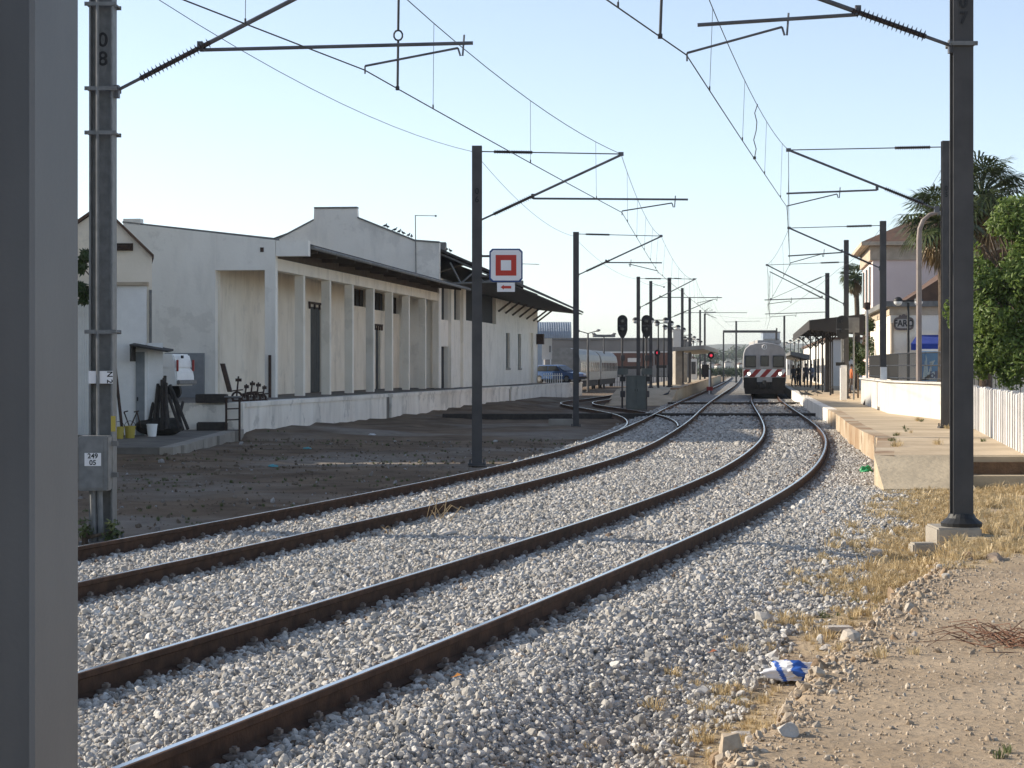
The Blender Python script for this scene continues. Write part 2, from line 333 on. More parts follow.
# ================================================================== GROUND
def ground_material():
    m=bpy.data.materials.new("ground_surface"); m.use_nodes=True; t=m.node_tree; N,L=t.nodes,t.links
    b=N["Principled BSDF"]; b.inputs["Roughness"].default_value=0.95; b.inputs["Specular IOR Level"].default_value=0.15
    geo=N.new("ShaderNodeNewGeometry"); at=N.new("ShaderNodeAttribute"); at.attribute_name="zone"
    sep=N.new("ShaderNodeSeparateColor"); L.new(at.outputs["Color"],sep.inputs[0])
    def noise(sc,det=8,ro=0.6):
        n=N.new("ShaderNodeTexNoise"); n.inputs["Scale"].default_value=sc; n.inputs["Detail"].default_value=det; n.inputs["Roughness"].default_value=ro
        L.new(geo.outputs["Position"],n.inputs["Vector"]); return n.outputs["Fac"]
    def ramp(f,a,c1,bb,c2):
        r=N.new("ShaderNodeValToRGB"); r.color_ramp.elements[0].position=a; r.color_ramp.elements[1].position=bb
        r.color_ramp.elements[0].color=tuple(c1)+(1,); r.color_ramp.elements[1].color=tuple(c2)+(1,); L.new(f,r.inputs[0]); return r.outputs[0]
    def mix(f,a,bb):
        x=N.new("ShaderNodeMix"); x.data_type='RGBA'; L.new(f,x.inputs[0]); L.new(a,x.inputs[6]); L.new(bb,x.inputs[7]); return x.outputs[2]
    vo=N.new("ShaderNodeTexVoronoi"); vo.inputs["Scale"].default_value=17; L.new(geo.outputs["Position"],vo.inputs["Vector"])
    vs=N.new("ShaderNodeSeparateColor"); L.new(vo.outputs["Color"],vs.inputs[0])
    bal=ramp(vs.outputs[0],0.0,(0.12,0.116,0.108),1.0,(0.40,0.388,0.365))
    left=ramp(noise(0.8),0.33,(0.090,0.062,0.040),0.68,(0.21,0.152,0.10))
    left=mix(ramp(noise(0.13,4),0.47,(0,0,0),0.62,(0.8,0.8,0.8)),left,ramp(noise(3),0.3,(0.19,0.165,0.135),0.7,(0.29,0.26,0.22)))
    tan=ramp(noise(1.1),0.3,(0.30,0.225,0.148),0.7,(0.44,0.345,0.24))
    tan=mix(ramp(noise(42,4,0.7),0.50,(0,0,0),0.72,(0.7,0.7,0.7)),tan,ramp(noise(9),0.3,(0.26,0.20,0.14),0.7,(0.50,0.41,0.31)))
    c=mix(sep.outputs[0],left,bal); c=mix(sep.outputs[1],c,tan); c=mix(sep.outputs[2],c,ramp(noise(30,5,0.7),0.3,(0.33,0.25,0.14),0.7,(0.60,0.48,0.29))); L.new(c,b.inputs["Base Color"])
    ad=N.new("ShaderNodeMath"); ad.operation='ADD'; L.new(vo.outputs["Distance"],ad.inputs[0]); L.new(noise(55,10,0.75),ad.inputs[1])
    bp=N.new("ShaderNodeBump"); bp.inputs["Strength"].default_value=0.5; bp.inputs["Distance"].default_value=0.035
    L.new(ad.outputs[0],bp.inputs["Height"]); L.new(bp.outputs[0],b.inputs["Normal"])
    return m
M_ground=ground_material()
def straw_band(X,Y,uR):
    n1=wob(X,Y,0.55,1)+0.5*wob(X,Y,1.7,2)
    band=np.exp(-((uR-(2.9+0.04*(Y-14)))/0.75)**2)*sstep(12,17,Y)+0.9*sstep(19,23,Y)*np.exp(-((uR-4.0)/1.5)**2)+0.75*sstep(27,31,Y)*np.exp(-((uR-5.2)/3.0)**2)+0.6*np.exp(-((uR-3.25)/0.28)**2)*sstep(9,10,Y)
    return np.clip(band*(0.45+0.95*n1),0,1)*np.where(Y>37,0,1)
def make_ground():
    Ys=np.concatenate([[-400,-150,-60,-25,-12,-6,-2,1],np.arange(2.5,9,0.25),np.arange(9,26,0.09),np.arange(26,45,0.22),np.arange(45,130,1.2),np.geomspace(130,9000,46)])
    us=np.concatenate([-np.geomspace(9000,14,26),np.arange(-13.5,-7.5,0.4),np.arange(-7.5,1.6,0.16),np.arange(1.6,5.2,0.07),np.arange(5.2,8,0.25),np.geomspace(8.2,9000,30)])
    U,Y=np.meshgrid(us,Ys); X=U+xr(Y)
    Z,uR,uL=heights(X,Y)
    n1=wob(X,Y,1.1,1); n2=wob(X,Y,4.0,2)
    ball=sstep(-2.05,-1.75,uL+0.15*n1+0.08*n2)*(1-sstep(2.55,2.85,uR+0.12*n1+0.1*n2))
    tan=sstep(2.5,2.9,uR+0.15*n1)
    ny,nx=X.shape
    me=bpy.data.meshes.new("ground")
    idx=np.arange(ny*nx).reshape(ny,nx)
    q=np.stack([idx[:-1,:-1],idx[:-1,1:],idx[1:,1:],idx[1:,:-1]],-1).reshape(-1,4)
    me.from_pydata(np.stack([X,Y,Z],-1).reshape(-1,3).tolist(),[],q.tolist())
    a=me.color_attributes.new("zone",'FLOAT_COLOR','POINT')
    c=np.stack([ball,tan,np.clip(straw_band(X,Y,uR)*tan*1.3,0,0.85),np.ones_like(ball)],-1).reshape(-1).astype(np.float32)
    a.data.foreach_set("color",c)
    me.polygons.foreach_set("use_smooth",[True]*len(me.polygons)); me.materials.append(M_ground)
    o=bpy.data.objects.new("ground",me); COL.objects.link(o); o["kind"]="structure"
make_ground()

# ------------------------------------------------------------------ loose stuff scattered with geometry nodes
def scatter(name, P, S, Rt, sources, label=None):
    lib=bpy.data.collections.new(name+"_pieces")
    for s in sources: lib.objects.link(s)
    me=bpy.data.meshes.new(name); n=len(P)
    me.vertices.add(n); me.vertices.foreach_set("co",np.asarray(P,np.float32).reshape(-1))
    a=me.attributes.new("sc",'FLOAT_VECTOR','POINT'); a.data.foreach_set("vector",np.asarray(S,np.float32).reshape(-1))
    a=me.attributes.new("ro",'FLOAT_VECTOR','POINT'); a.data.foreach_set("vector",np.asarray(Rt,np.float32).reshape(-1))
    a=me.attributes.new("ix",'INT','POINT'); a.data.foreach_set("value",nr.integers(0,len(sources),n).astype(np.int32))
    o=bpy.data.objects.new(name,me); COL.objects.link(o); o["kind"]="stuff"
    if label: o["label"]=label
    g=bpy.data.node_groups.new(name+"_nodes",'GeometryNodeTree')
    g.interface.new_socket(name="Geometry",in_out='INPUT',socket_type='NodeSocketGeometry')
    g.interface.new_socket(name="Geometry",in_out='OUTPUT',socket_type='NodeSocketGeometry')
    N,L=g.nodes,g.links
    gi=N.new("NodeGroupInput"); go=N.new("NodeGroupOutput"); ip=N.new("GeometryNodeInstanceOnPoints"); ci=N.new("GeometryNodeCollectionInfo")
    ci.inputs["Collection"].default_value=lib; ci.inputs["Separate Children"].default_value=True; ci.inputs["Reset Children"].default_value=True
    def na(nm,ty):
        x=N.new("GeometryNodeInputNamedAttribute"); x.data_type=ty; x.inputs["Name"].default_value=nm
        return [s for s in x.outputs if s.name=="Attribute" and s.enabled][0]
    L.new(gi.outputs[0],ip.inputs["Points"]); L.new(ci.outputs[0],ip.inputs["Instance"]); ip.inputs["Pick Instance"].default_value=True
    L.new(na("ix",'INT'),ip.inputs["Instance Index"]); 
    er=N.new("FunctionNodeEulerToRotation"); L.new(na("ro",'FLOAT_VECTOR'),er.inputs[0]); L.new(er.outputs[0],ip.inputs["Rotation"])
    L.new(na("sc",'FLOAT_VECTOR'),ip.inputs["Scale"]); L.new(ip.outputs[0],go.inputs[0])
    md=o.modifiers.new("scatter",'NODES'); md.node_group=g
    return o
def stone_mat(name, stops, rough=0.85):
    m=bpy.data.materials.new(name); m.use_nodes=True; t=m.node_tree; N,L=t.nodes,t.links
    b=N["Principled BSDF"]; b.inputs["Roughness"].default_value=rough; b.inputs["Specular IOR Level"].default_value=0.3
    oi=N.new("ShaderNodeObjectInfo"); r=N.new("ShaderNodeValToRGB"); e=r.color_ramp.elements
    e[0].position=stops[0][0]; e[0].color=tuple(stops[0][1])+(1,); e[1].position=stops[-1][0]; e[1].color=tuple(stops[-1][1])+(1,)
    for p,c in stops[1:-1]:
        x=e.new(p); x.color=tuple(c)+(1,)
    L.new(oi.outputs["Random"],r.inputs[0])
    tc=N.new("ShaderNodeTexCoord"); nz=N.new("ShaderNodeTexNoise"); nz.inputs["Scale"].default_value=2.2; nz.inputs["Detail"].default_value=5
    L.new(tc.outputs["Object"],nz.inputs["Vector"])
    mr=N.new("ShaderNodeMapRange"); mr.inputs[1].default_value=0.3; mr.inputs[2].default_value=0.7; mr.inputs[3].default_value=0.75; mr.inputs[4].default_value=1.15
    L.new(nz.outputs["Fac"],mr.inputs[0]); vm=N.new("ShaderNodeVectorMath"); vm.operation='SCALE'
    L.new(r.outputs[0],vm.inputs[0]); L.new(mr.outputs[0],vm.inputs["Scale"]); L.new(vm.outputs[0],b.inputs["Base Color"])
    return m
def stone_src(name, m, seed, sub=2):
    bm=bmesh.new(); bmesh.ops.create_icosphere(bm,subdivisions=sub,radius=1)
    rr=random.Random(seed); pl=[(Vector((rr.gauss(0,1),rr.gauss(0,1),rr.gauss(0,1))).normalized(),rr.uniform(0.45,0.85)) for _ in range(9)]
    sq=(rr.uniform(0.95,1.35),rr.uniform(0.75,1.0),rr.uniform(0.55,0.85))
    for v in bm.verts:
        p=v.co.copy()
        for n,d in pl:
            k=p.dot(n)
            if k>d: p-=n*(k-d)
        v.co=Vector((p.x*sq[0],p.y*sq[1],p.z*sq[2]))*1.15
    bmesh.ops.dissolve_limit(bm,angle_limit=0.12,verts=bm.verts[:],edges=bm.edges[:])
    me=bpy.data.meshes.new(name); bm.to_mesh(me); bm.free(); me.materials.append(m)
    return bpy.data.objects.new(name,me)
M_bst=stone_mat("ballast_stone",[(0.0,(0.20,0.188,0.17)),(0.25,(0.34,0.322,0.292)),(0.7,(0.48,0.458,0.42)),(0.93,(0.62,0.60,0.56)),(0.955,(0.30,0.22,0.155)),(0.97,(0.48,0.465,0.44)),(1.0,(0.68,0.67,0.64))])
M_peb=stone_mat("path_pebble",[(0.0,(0.27,0.21,0.15)),(0.4,(0.38,0.31,0.23)),(0.8,(0.42,0.35,0.27)),(0.97,(0.48,0.42,0.34)),(1.0,(0.60,0.55,0.48))])
M_rub=stone_mat("yard_rubble",[(0.0,(0.10,0.075,0.052)),(0.7,(0.19,0.15,0.11)),(0.93,(0.24,0.22,0.20)),(1.0,(0.45,0.45,0.44))])
M_rusty=stone_mat("rust_stained_stone",[(0.0,(0.13,0.095,0.07)),(0.6,(0.26,0.20,0.155)),(1.0,(0.38,0.31,0.25))])
B_src=[stone_src("ballast_piece",M_bst,100+i) for i in range(7)]
P_src=[stone_src("pebble_piece",M_peb,200+i,1) for i in range(5)]
R_src=[stone_src("rubble_piece",M_rub,300+i,1) for i in range(5)]
def in_view(X,Y,m=1.0): return np.abs(X)<0.25*Y+m
def strip(Ya,Yb,dens,ulo,uhi):
    n=int((Yb-Ya)*(uhi-ulo)*dens); Y=nr.uniform(Ya,Yb,n); X=xr(Y)+nr.uniform(ulo,uhi,n)
    k=in_view(X,Y); X,Y=X[k],Y[k]; Z,uR,uL=heights(X,Y); return X,Y,Z,uR,uL
def ballast():
    P=[];S=[];RU=[]
    for Ya,Yb,dens,r in ((6,15,2000,0.0176),(15,28,1250,0.0205),(28,48,900,0.0235),(48,75,420,0.032),(75,125,150,0.044)):
        X,Y,Z,uR,uL=strip(Ya,Yb,dens,-8.6,3.6)
        e=0.25*wob(X,Y,1.6,2)+0.12*wob(X,Y,5,3)+nr.normal(0,0.12,len(X))
        k=(uL>-1.75+e)&(uR<2.8+e)
        for a in (0.87,-0.87):
            k&=(np.abs(uR-a)>0.105)
            k&=(np.abs(uL-a)>0.105)
        for Yc in (G(600,413.2,0).y,G(700,402.2,0).y): k&=~((Y>Yc-1.2)&(Y<Yc+0.3))
        X,Y,Z=X[k],Y[k],Z[k]; n=len(X)
        rad=r*np.exp(nr.normal(-0.03,0.31,n))
        dr=np.minimum.reduce([np.abs(np.abs(uR[k])-0.87),np.abs(np.abs(uL[k])-0.87)]); RU.append((nr.uniform(0,1,n)<0.42*np.exp(-(dr/0.24)**2)))
        P.append(np.stack([X,Y,Z+0.25*rad+nr.uniform(-0.012,0.016,n)],-1)); S.append(rad)
    P=np.concatenate(P); S=np.concatenate(S); RU=np.concatenate(RU); n=len(P)
    Q,T=P[RU],S[RU]; scatter("rusty_ballast",Q,np.repeat(T[:,None],3,1)*nr.uniform(0.85,1.15,(len(Q),3)),nr.uniform(0,6.28,(len(Q),3)),[stone_src("rusty_piece",M_rusty,500+i) for i in range(5)],"rust stained ballast stones beside the rails"); P,S=P[~RU],S[~RU]
    # strays rolled down into the gully
    X,Y,Z,uR,uL=strip(8,36,34,2.2,4.2); kk=nr.uniform(0,1,len(X))<np.exp(-np.clip(uR-2.6,0,9)/0.35); X,Y,Z=X[kk],Y[kk],Z[kk]
    rad=0.028*np.exp(nr.normal(0,0.4,len(X))); P=np.concatenate([P,np.stack([X,Y,Z+0.3*rad],-1)]); S=np.concatenate([S,rad])
    n=len(P); print("ballast stones",n)
    scatter("ballast",P,np.repeat(S[:,None],3,1)*nr.uniform(0.85,1.15,(n,3)),nr.uniform(0,6.28,(n,3)),B_src,"grey crushed stone ballast bedding the railway tracks")
ballast()
def pebbles():
    X,Y,Z,uR,uL=strip(7,24,700,2.7,8.5); k=(uR>2.9); X,Y,Z,uR=X[k],Y[k],Z[k],uR[k]
    edge=np.exp(-((uR-3.75)/0.35)**2)
    k=nr.uniform(0,1,len(X))<0.35+0.65*edge; X,Y,Z,edge=X[k],Y[k],Z[k],edge[k]
    rad=0.0062*np.exp(nr.normal(0,0.5,len(X)))*(1+1.8*edge*nr.uniform(0,1,len(X))); n=len(X)
    scatter("path_gravel",np.stack([X,Y,Z+0.2*rad],-1),np.repeat(rad[:,None],3,1),nr.uniform(0,6.28,(n,3)),P_src,"fine tan gravel lying on the dirt path")
pebbles()
def clods():
    X,Y,Z,uR,uL=strip(8,23,46,2.75,4.3); k=nr.uniform(0,1,len(X))<np.exp(-((uR-3.75)/0.34)**2)*(0.25+0.9*np.clip(wob(X,Y,1.2,1),0,1)); X,Y,Z=X[k],Y[k],Z[k]; n=len(X)
    rad=0.026*np.exp(nr.normal(0,0.5,n)); scatter("bank_clods",np.stack([X,Y,Z+0.15*rad],-1),np.repeat(rad[:,None],3,1)*nr.uniform(0.7,1.3,(n,3)),nr.uniform(0,6.28,(n,3)),[stone_src("clod_piece",M_clod,400+i,2) for i in range(5)],"clods of earth and stones along the eroded bank of the path")
M_clod=stone_mat("earth_clod",[(0.0,(0.21,0.145,0.09)),(0.5,(0.33,0.235,0.15)),(0.8,(0.36,0.31,0.25)),(1.0,(0.48,0.44,0.39))],0.95)
clods()
def rubble():
    X,Y,Z,uR,uL=strip(20,66,9,-20,-5); k=(uL<-1.9)&(X-0.128*Y>-16.6); X,Y,Z=X[k],Y[k],Z[k]; n=len(X)
    rad=0.017*np.exp(nr.normal(0,0.6,n))
    scatter("yard_rubble",np.stack([X,Y,Z+0.2*rad],-1),np.repeat(rad[:,None],3,1),nr.uniform(0,6.28,(n,3)),R_src,"scattered dark rubble on the shaded yard ground")
rubble()
def tuft(name,m,nb,hgt,spread,seed):
    rr=random.Random(seed); mb=MB()
    for i in range(nb):
        a=rr.uniform(0,6.28); r0=rr.uniform(0,spread*0.4); L=hgt*rr.uniform(0.45,1.1); lean=rr.uniform(0.25,1.25)*L*0.9; w=0.0035+0.003*rr.random()
        bx,by=r0*math.cos(a),r0*math.sin(a); a2=a+rr.uniform(-0.7,0.7); px,py=-math.sin(a2)*w,math.cos(a2)*w
        p1=(bx+math.cos(a2)*lean*0.35,by+math.sin(a2)*lean*0.35,L*0.55); p2=(bx+math.cos(a2)*lean,by+math.sin(a2)*lean,max(0.02,L*(1-0.55*lean/L)))
        mb.add([(bx-px,by-py,-0.02),(bx+px,by+py,-0.02),(p1[0]+px,p1[1]+py,p1[2]),(p1[0]-px,p1[1]-py,p1[2]),p2],[(0,1,2,3),(3,2,4)])
    me=bpy.data.meshes.new(name); me.from_pydata(mb.v,[],mb.f); me.materials.append(m)
    return bpy.data.objects.new(name,me)
T_src=[tuft("straw_tuft",M_straw,44,0.20,0.30,i) for i in range(5)]
Wd_src=[tuft("weed_tuft",M_weed,26,0.14,0.14,20+i) for i in range(4)]
def grass():
    X,Y,Z,uR,uL=strip(8,37,150,2.3,9)
    k=nr.uniform(0,1,len(X))<straw_band(X,Y,uR)*0.6*np.where(np.hypot((X-5.45)/0.55,(Y-25.1)/1.3)<1,0.12,1)
    X,Y,Z=X[k],Y[k],Z[k]; n=len(X); s=np.exp(nr.normal(-0.85,0.35,n))*np.where(Y<20,0.85,1.0)
    rot=np.stack([nr.normal(0,0.15,n),nr.normal(0,0.15,n),nr.uniform(0,6.28,n)],-1); print("tufts",n)
    scatter("dry_grass",np.stack([X,Y,Z],-1),np.repeat(s[:,None],3,1),rot,T_src,"dry straw coloured grass along the edge of the path")
    X,Y,Z,uR,uL=strip(8,36,9.0,2.4,3.7); k=(wob(X,Y,1.4,3)>0.2); X,Y,Z=X[k],Y[k],Z[k]; n=len(X)
    extra=[G(1010,510,0.0),G(1004,516,0.0),G(1018,512,0.0),G(996,520,0.0),G(1008,756,0.2),G(1000,762,0.2),G(905,575,-0.1)]
    P=np.concatenate([np.stack([X,Y,Z],-1),np.array([[q.x,q.y,hz(q.x,q.y)] for q in extra])]); n=len(P)
    rot=np.stack([nr.normal(0,0.15,n),nr.normal(0,0.15,n),nr.uniform(0,6.28,n)],-1)
    scatter("green_weeds",P,np.repeat(nr.uniform(0.25,0.6,(n,1)),3,1),rot,Wd_src,"small green weeds sprouting in the gully")
    X,Y,Z,uR,uL=strip(20,70,2.2,-20,-5); k=(uL<-2.3)&(X-0.128*Y>-16.6)&(wob(X,Y,0.8,1)>0.1); X,Y,Z=X[k],Y[k],Z[k]; n=len(X)
    rot=np.stack([nr.normal(0,0.15,n),nr.normal(0,0.15,n),nr.uniform(0,6.28,n)],-1)
    scatter("yard_weeds",np.stack([X,Y,Z],-1),np.repeat(nr.uniform(0.3,0.7,(n,1)),3,1),rot,Wd_src,"sparse weeds on the shaded yard ground")
    # weeds growing along cracks of the platform
    P=[]
    for px,py,k in ((922,421,7),(910,432,2),(893,436,3),(897,446,5),(893,441,3),(905,429,2),(948,428,2),(980,442,2),(940,444,2)):
        for i in range(k):
            q=G(px+rnd.uniform(-5,5),py+rnd.uniform(-1,1),0.4); P.append([q.x,q.y,0.4])
    n=len(P); rot=np.stack([nr.normal(0,0.15,n),nr.normal(0,0.15,n),nr.uniform(0,6.28,n)],-1)
    scatter("platform_weeds",np.array(P),np.repeat(nr.uniform(0.4,0.9,(n,1)),3,1),rot,[T_src[0],Wd_src[0],Wd_src[1]],"tufts of weed in the cracks of the platform")
grass()

# ================================================================== RAILS
M_railside=mat("rusty_rail_side",(0.050,0.028,0.018),(0.088,0.048,0.03),7,0.85,bump=0.15,bscale=40,spec=0.2)
M_railtop=mat("polished_rail_head",(0.68,0.69,0.70),None,rough=0.2,metal=1.0)
PROF=[(-0.07,-0.172),(0.07,-0.172),(0.07,-0.158),(0.012,-0.138),(0.012,-0.05),(0.036,-0.038),(0.036,-0.006),(0.030,0.0),(0.010,0.0),(-0.030,0.0),(-0.036,-0.006),(-0.036,-0.038),(-0.012,-0.05),(-0.012,-0.138),(-0.07,-0.158)]
def rail(label, fn, off, Ya, Yb, dz=0.0, clips=True):
    Xc,Yc=offset_curve(fn,off,Ya,Yb); mb=MB(); n=len(PROF)
    T=np.stack([np.gradient(Xc),np.gradient(Yc)],-1); T/=np.linalg.norm(T,axis=1)[:,None]
    for i in range(len(Xc)):
        nx,ny=T[i][1],-T[i][0]
        for (a,z) in PROF: mb.v.append((Xc[i]+nx*a,Yc[i]+ny*a,z+dz))
    for i in range(len(Xc)-1):
        for k in range(n):
            k2=(k+1)%n; mb.f.append((i*n+k,i*n+k2,(i+1)*n+k2,(i+1)*n+k)); mb.m.append(1 if k==8 else 0)
    mb.f.append(tuple(range(n))); mb.m.append(0); mb.f.append(tuple((len(Xc)-1)*n+k for k in range(n-1,-1,-1))); mb.m.append(0)
    o=mb.build("rail",[M_railside,M_railtop],loc=(float(Xc[0]),float(Yc[0]),0))
    tag(o,label,"rail","running rails of the tracks")
    if clips:
        s=np.r_[0,np.cumsum(np.hypot(np.diff(Xc),np.diff(Yc)))]; cb=MB()
        for q in np.arange(0.3,min(s[-1],75),0.6):
            x,y=np.interp(q,s,Xc),np.interp(q,s,Yc); tx,ty=np.interp(q,s,T[:,0]),np.interp(q,s,T[:,1]); rz=math.atan2(ty,tx)
            for sd in (-1,1):
                cx,cy=x+ty*0.085*sd,y-tx*0.085*sd
                cb.box((cx,cy,-0.148+dz),(0.12,0.085,0.026),rz); cb.tube([(cx,cy,-0.16+dz),(cx,cy,-0.092+dz)],0.016,6); cb.box((cx,cy,-0.112+dz),(0.042,0.042,0.022),rz)
        c=cb.build("rail_clip",mat("clip_iron",(0.26,0.22,0.19),(0.14,0.105,0.08),30,0.7),o); c["kind"]="stuff"
rail("outermost right rail of the near track, closest to the platform",xr,0.87,2.2,420)
rail("left rail of the near track, second from the right",xr,-0.87,2.2,420)
rail("right rail of the left track, third from the right",xl,0.87,2.2,420)
rail("leftmost rail beside the shaded yard, running on past the points",xl,-0.87,2.2,420)
rail("outer rail of the siding that curls towards the goods shed",lambda Y:spline(SK,YS,Y),-0.87,66,300,-0.004,False)
rail("inner rail of the siding, crossing the left track at the points",lambda Y:spline(SK,YS,Y),0.87,70,300,-0.006,False)

# timber foot crossings over the tracks
def crossing(label, py, pxa, pxb, z=-0.012):
    q=G(pxa,py,0.0); Y=q.y; Xa,Xb=q.x,(pxb-CX)*Y/F
    cuts=[Xa]
    for fn,off in ((xl,-0.87),(xl,0.87),(xr,-0.87),(xr,0.87)):
        c=float(np.interp(Y,*offset_curve(fn,off,Y-6,Y+6)[::-1])); cuts+= [c-0.05,c+0.09]
    cuts=[c for c in cuts if Xa<=c<=Xb]+[Xb]
    root=thing("timber_crossing",label,"timber crossing",(Xa,Y,-0.17),"timber foot crossings over the tracks")
    for i in range(0,len(cuts)-1,2):
        a,b=cuts[i],cuts[i+1]
        if b-a>0.2: MB().box(((a+b)/2,Y,-0.115),(b-a,0.55,0.23),0,0,0.012).build("plank",M_timber,root)
def end_block(px,py,lab):
    q=G(px,py,-0.05); tag(MB().box((q.x,q.y,-0.06),(0.55,0.5,0.32),0,0,0.02).build("crossing_end_block",M_timber,loc=(q.x,q.y,-0.2)),lab,"timber block")
end_block(837,411.5,"black timber block at the right end of the near foot crossing")
end_block(816,401,"black timber block at the right end of the far foot crossing")
crossing("near timber foot crossing, its right end under the platform edge",413.2,575,836)
crossing("far timber foot crossing just in front of the train",402.2,668,825)
bx=G(522,415.8,-0.2); bx2=G(572,415.8,-0.2)
tag(MB().box(((bx.x-3.5+bx2.x)/2,bx.y,-0.24),(bx2.x-bx.x+3.5,0.4,0.26),0,0,0.02).build("timber_beam",M_timber,loc=(bx.x,bx.y,-0.37)),"long dark timber beam lying between goods shed platform and the points","timber beam")
blk=G(561,425,-0.36)
tag(MB().box((blk.x,blk.y,-0.25),(0.95,0.5,0.26),0.05,0,0.02).build("concrete_block",M_conc,loc=(blk.x,blk.y,-0.37)),"low pale concrete block at the foot of the second left mast","concrete block")

# ================================================================== STATION PLATFORM (right)
PZ=0.40
def platform_right():
    edge=[(876,454),(877.5,438),(863,431.5),(850,424.5),(835,413),(816,404),(789,389)]
    root=thing("station_platform","long sandy station platform beside the near track, with a stone edge","platform",(7,40,0))
    pts=[G(px,py,PZ) for px,py in edge]
    pts[0]=Vector((6.38,37.0,PZ))
    far=[Vector((pts[-1].x+0.118*k,pts[-1].y+k,PZ)) for k in (40,120,250)]
    L=[(p.x,p.y) for p in pts+far]
    # walking surface
    mb=MB(); right=[(14.0,37.0),(15,46),(17,60),(19,75),(22,100),(27,147),(32,187),(42,267),(58,397)]
    n=len(L)
    top=[];  
    for i,(x,y) in enumerate(L):
        rx=float(np.interp(y,[p[1] for p in right],[p[0] for p in right]))
        for f in (0.0,0.02,0.3,0.6,1.0): top.append((x+0.34+(rx-x-0.34)*f,y,PZ-0.004))
    o=len(mb.v); mb.v+=top
    for i in range(n-1):
        for k in range(4): mb.f.append((i*5+k,i*5+k+1,(i+1)*5+k+1,(i+1)*5+k)); mb.m.append(0)
    mb.build("paving",M_plat,root)
    # edge stones: a kerb of separate lengths drawn in one mesh
    kb=MB(); kw=MB()
    for i in range(n-1):
        a,b=Vector(L[i]+(0,)),Vector(L[i+1]+(0,)); d=b-a; ln=d.length; k=max(1,int(ln/4.5)); 
        for j in range(k):
            p=a+d*(j/k); q=a+d*((j+1)/k)-d.normalized()*0.012
            z1=PZ+rnd.uniform(-0.004,0.006)
            kbs=kw if p.y>72 else kb; kbs.wbox((q.x,q.y),(p.x,p.y),-0.45,z1,0.35)
    kb.build("edge_stone",M_curb,root); kw.build("whitewashed_edge",M_platw,root)
    # front end wall and its brown step
    y0=37.0; x0=L[0][0]; xs=12.6
    yb=35.3; MB().box8([(x0-0.13,yb,-0.5),(x0+1.42,yb,-0.5),(x0+1.42,y0-0.003,-0.5),(x0+0.0,y0-0.003,-0.5),(x0-0.13,yb,-0.10),(x0+1.42,yb,-0.10),(x0+1.42,y0-0.003,PZ-0.002),(x0,y0-0.003,PZ-0.002)]).build("end_ramp",M_platend,root)
    MB().box(((x0+1.423+xs)/2,y0-0.2,0.27),(xs-x0-1.423,0.39,0.24)).build("landing",M_platend,root)
    MB().box(((x0+1.423+xs)/2,y0-0.45,0.19),(xs-x0-1.423,0.10,0.21)).build("step",M_step,root)
    MB().box(((x0+1.423+xs)/2,y0-0.68,-0.13),(xs-x0-1.423,0.55,0.42)).build("foot_slab",M_platend,root)
platform_right()

# ================================================================== GOODS PLATFORM (left)
GX0,GY0,GS=-8.45,66.5,0.137
def gp(t,off=0.0):          # along the goods platform edge, off to the left of it
    n=math.hypot(1,GS); return (GX0+GS*t/n-off/n, GY0+t/n+off*GS/n)
def goods_platform():
    root=thing("goods_platform","long whitewashed loading platform along the front of the goods shed","loading platform",(GX0,GY0,-0.4))
    def zt(t): return 0.82-0.0011*t
    cuts=[0,9.5,23,24.1,33,61,62,104]; 
    for i in range(len(cuts)-1):
        a,b=cuts[i],cuts[i+1]-0.03; p,q=gp(a),gp(b); rec=0.10 if b-a<1.3 else 0.0
        p,q=gp(a,rec),gp(b,rec)
        MB().wbox(p,q,-0.5,zt(a)-0.14,0.45).build("retaining_wall",M_platw if rec==0 else M_concd,root)
        if rec==0:
            p2,q2=gp(a,-0.05),gp(b,-0.05); MB().wbox(p2,q2,zt(a)-0.137,zt(a),0.6).build("coping",M_platw,root)
    mb=MB(); a,b,c,d=gp(0,0.5),gp(104,0.5),gp(104,14.8),gp(0,14.8)
    mb.box8([a+(-0.5,),b+(-0.5,),c+(-0.5,),d+(-0.5,),a+(zt(0)-0.005,),b+(zt(104)-0.005,),c+(zt(104)-0.005,),d+(zt(0)-0.005,)]); mb.build("deck",M_concd,root)
    # near end, broken down where the ramp joins
    p,q=gp(0,14.8),gp(0,0.0); MB().wbox((p[0],p[1]-0.003),(q[0],q[1]-0.003),-0.5,zt(0)-0.01,-0.25).build("end_wall",M_platw,root)
goods_platform()
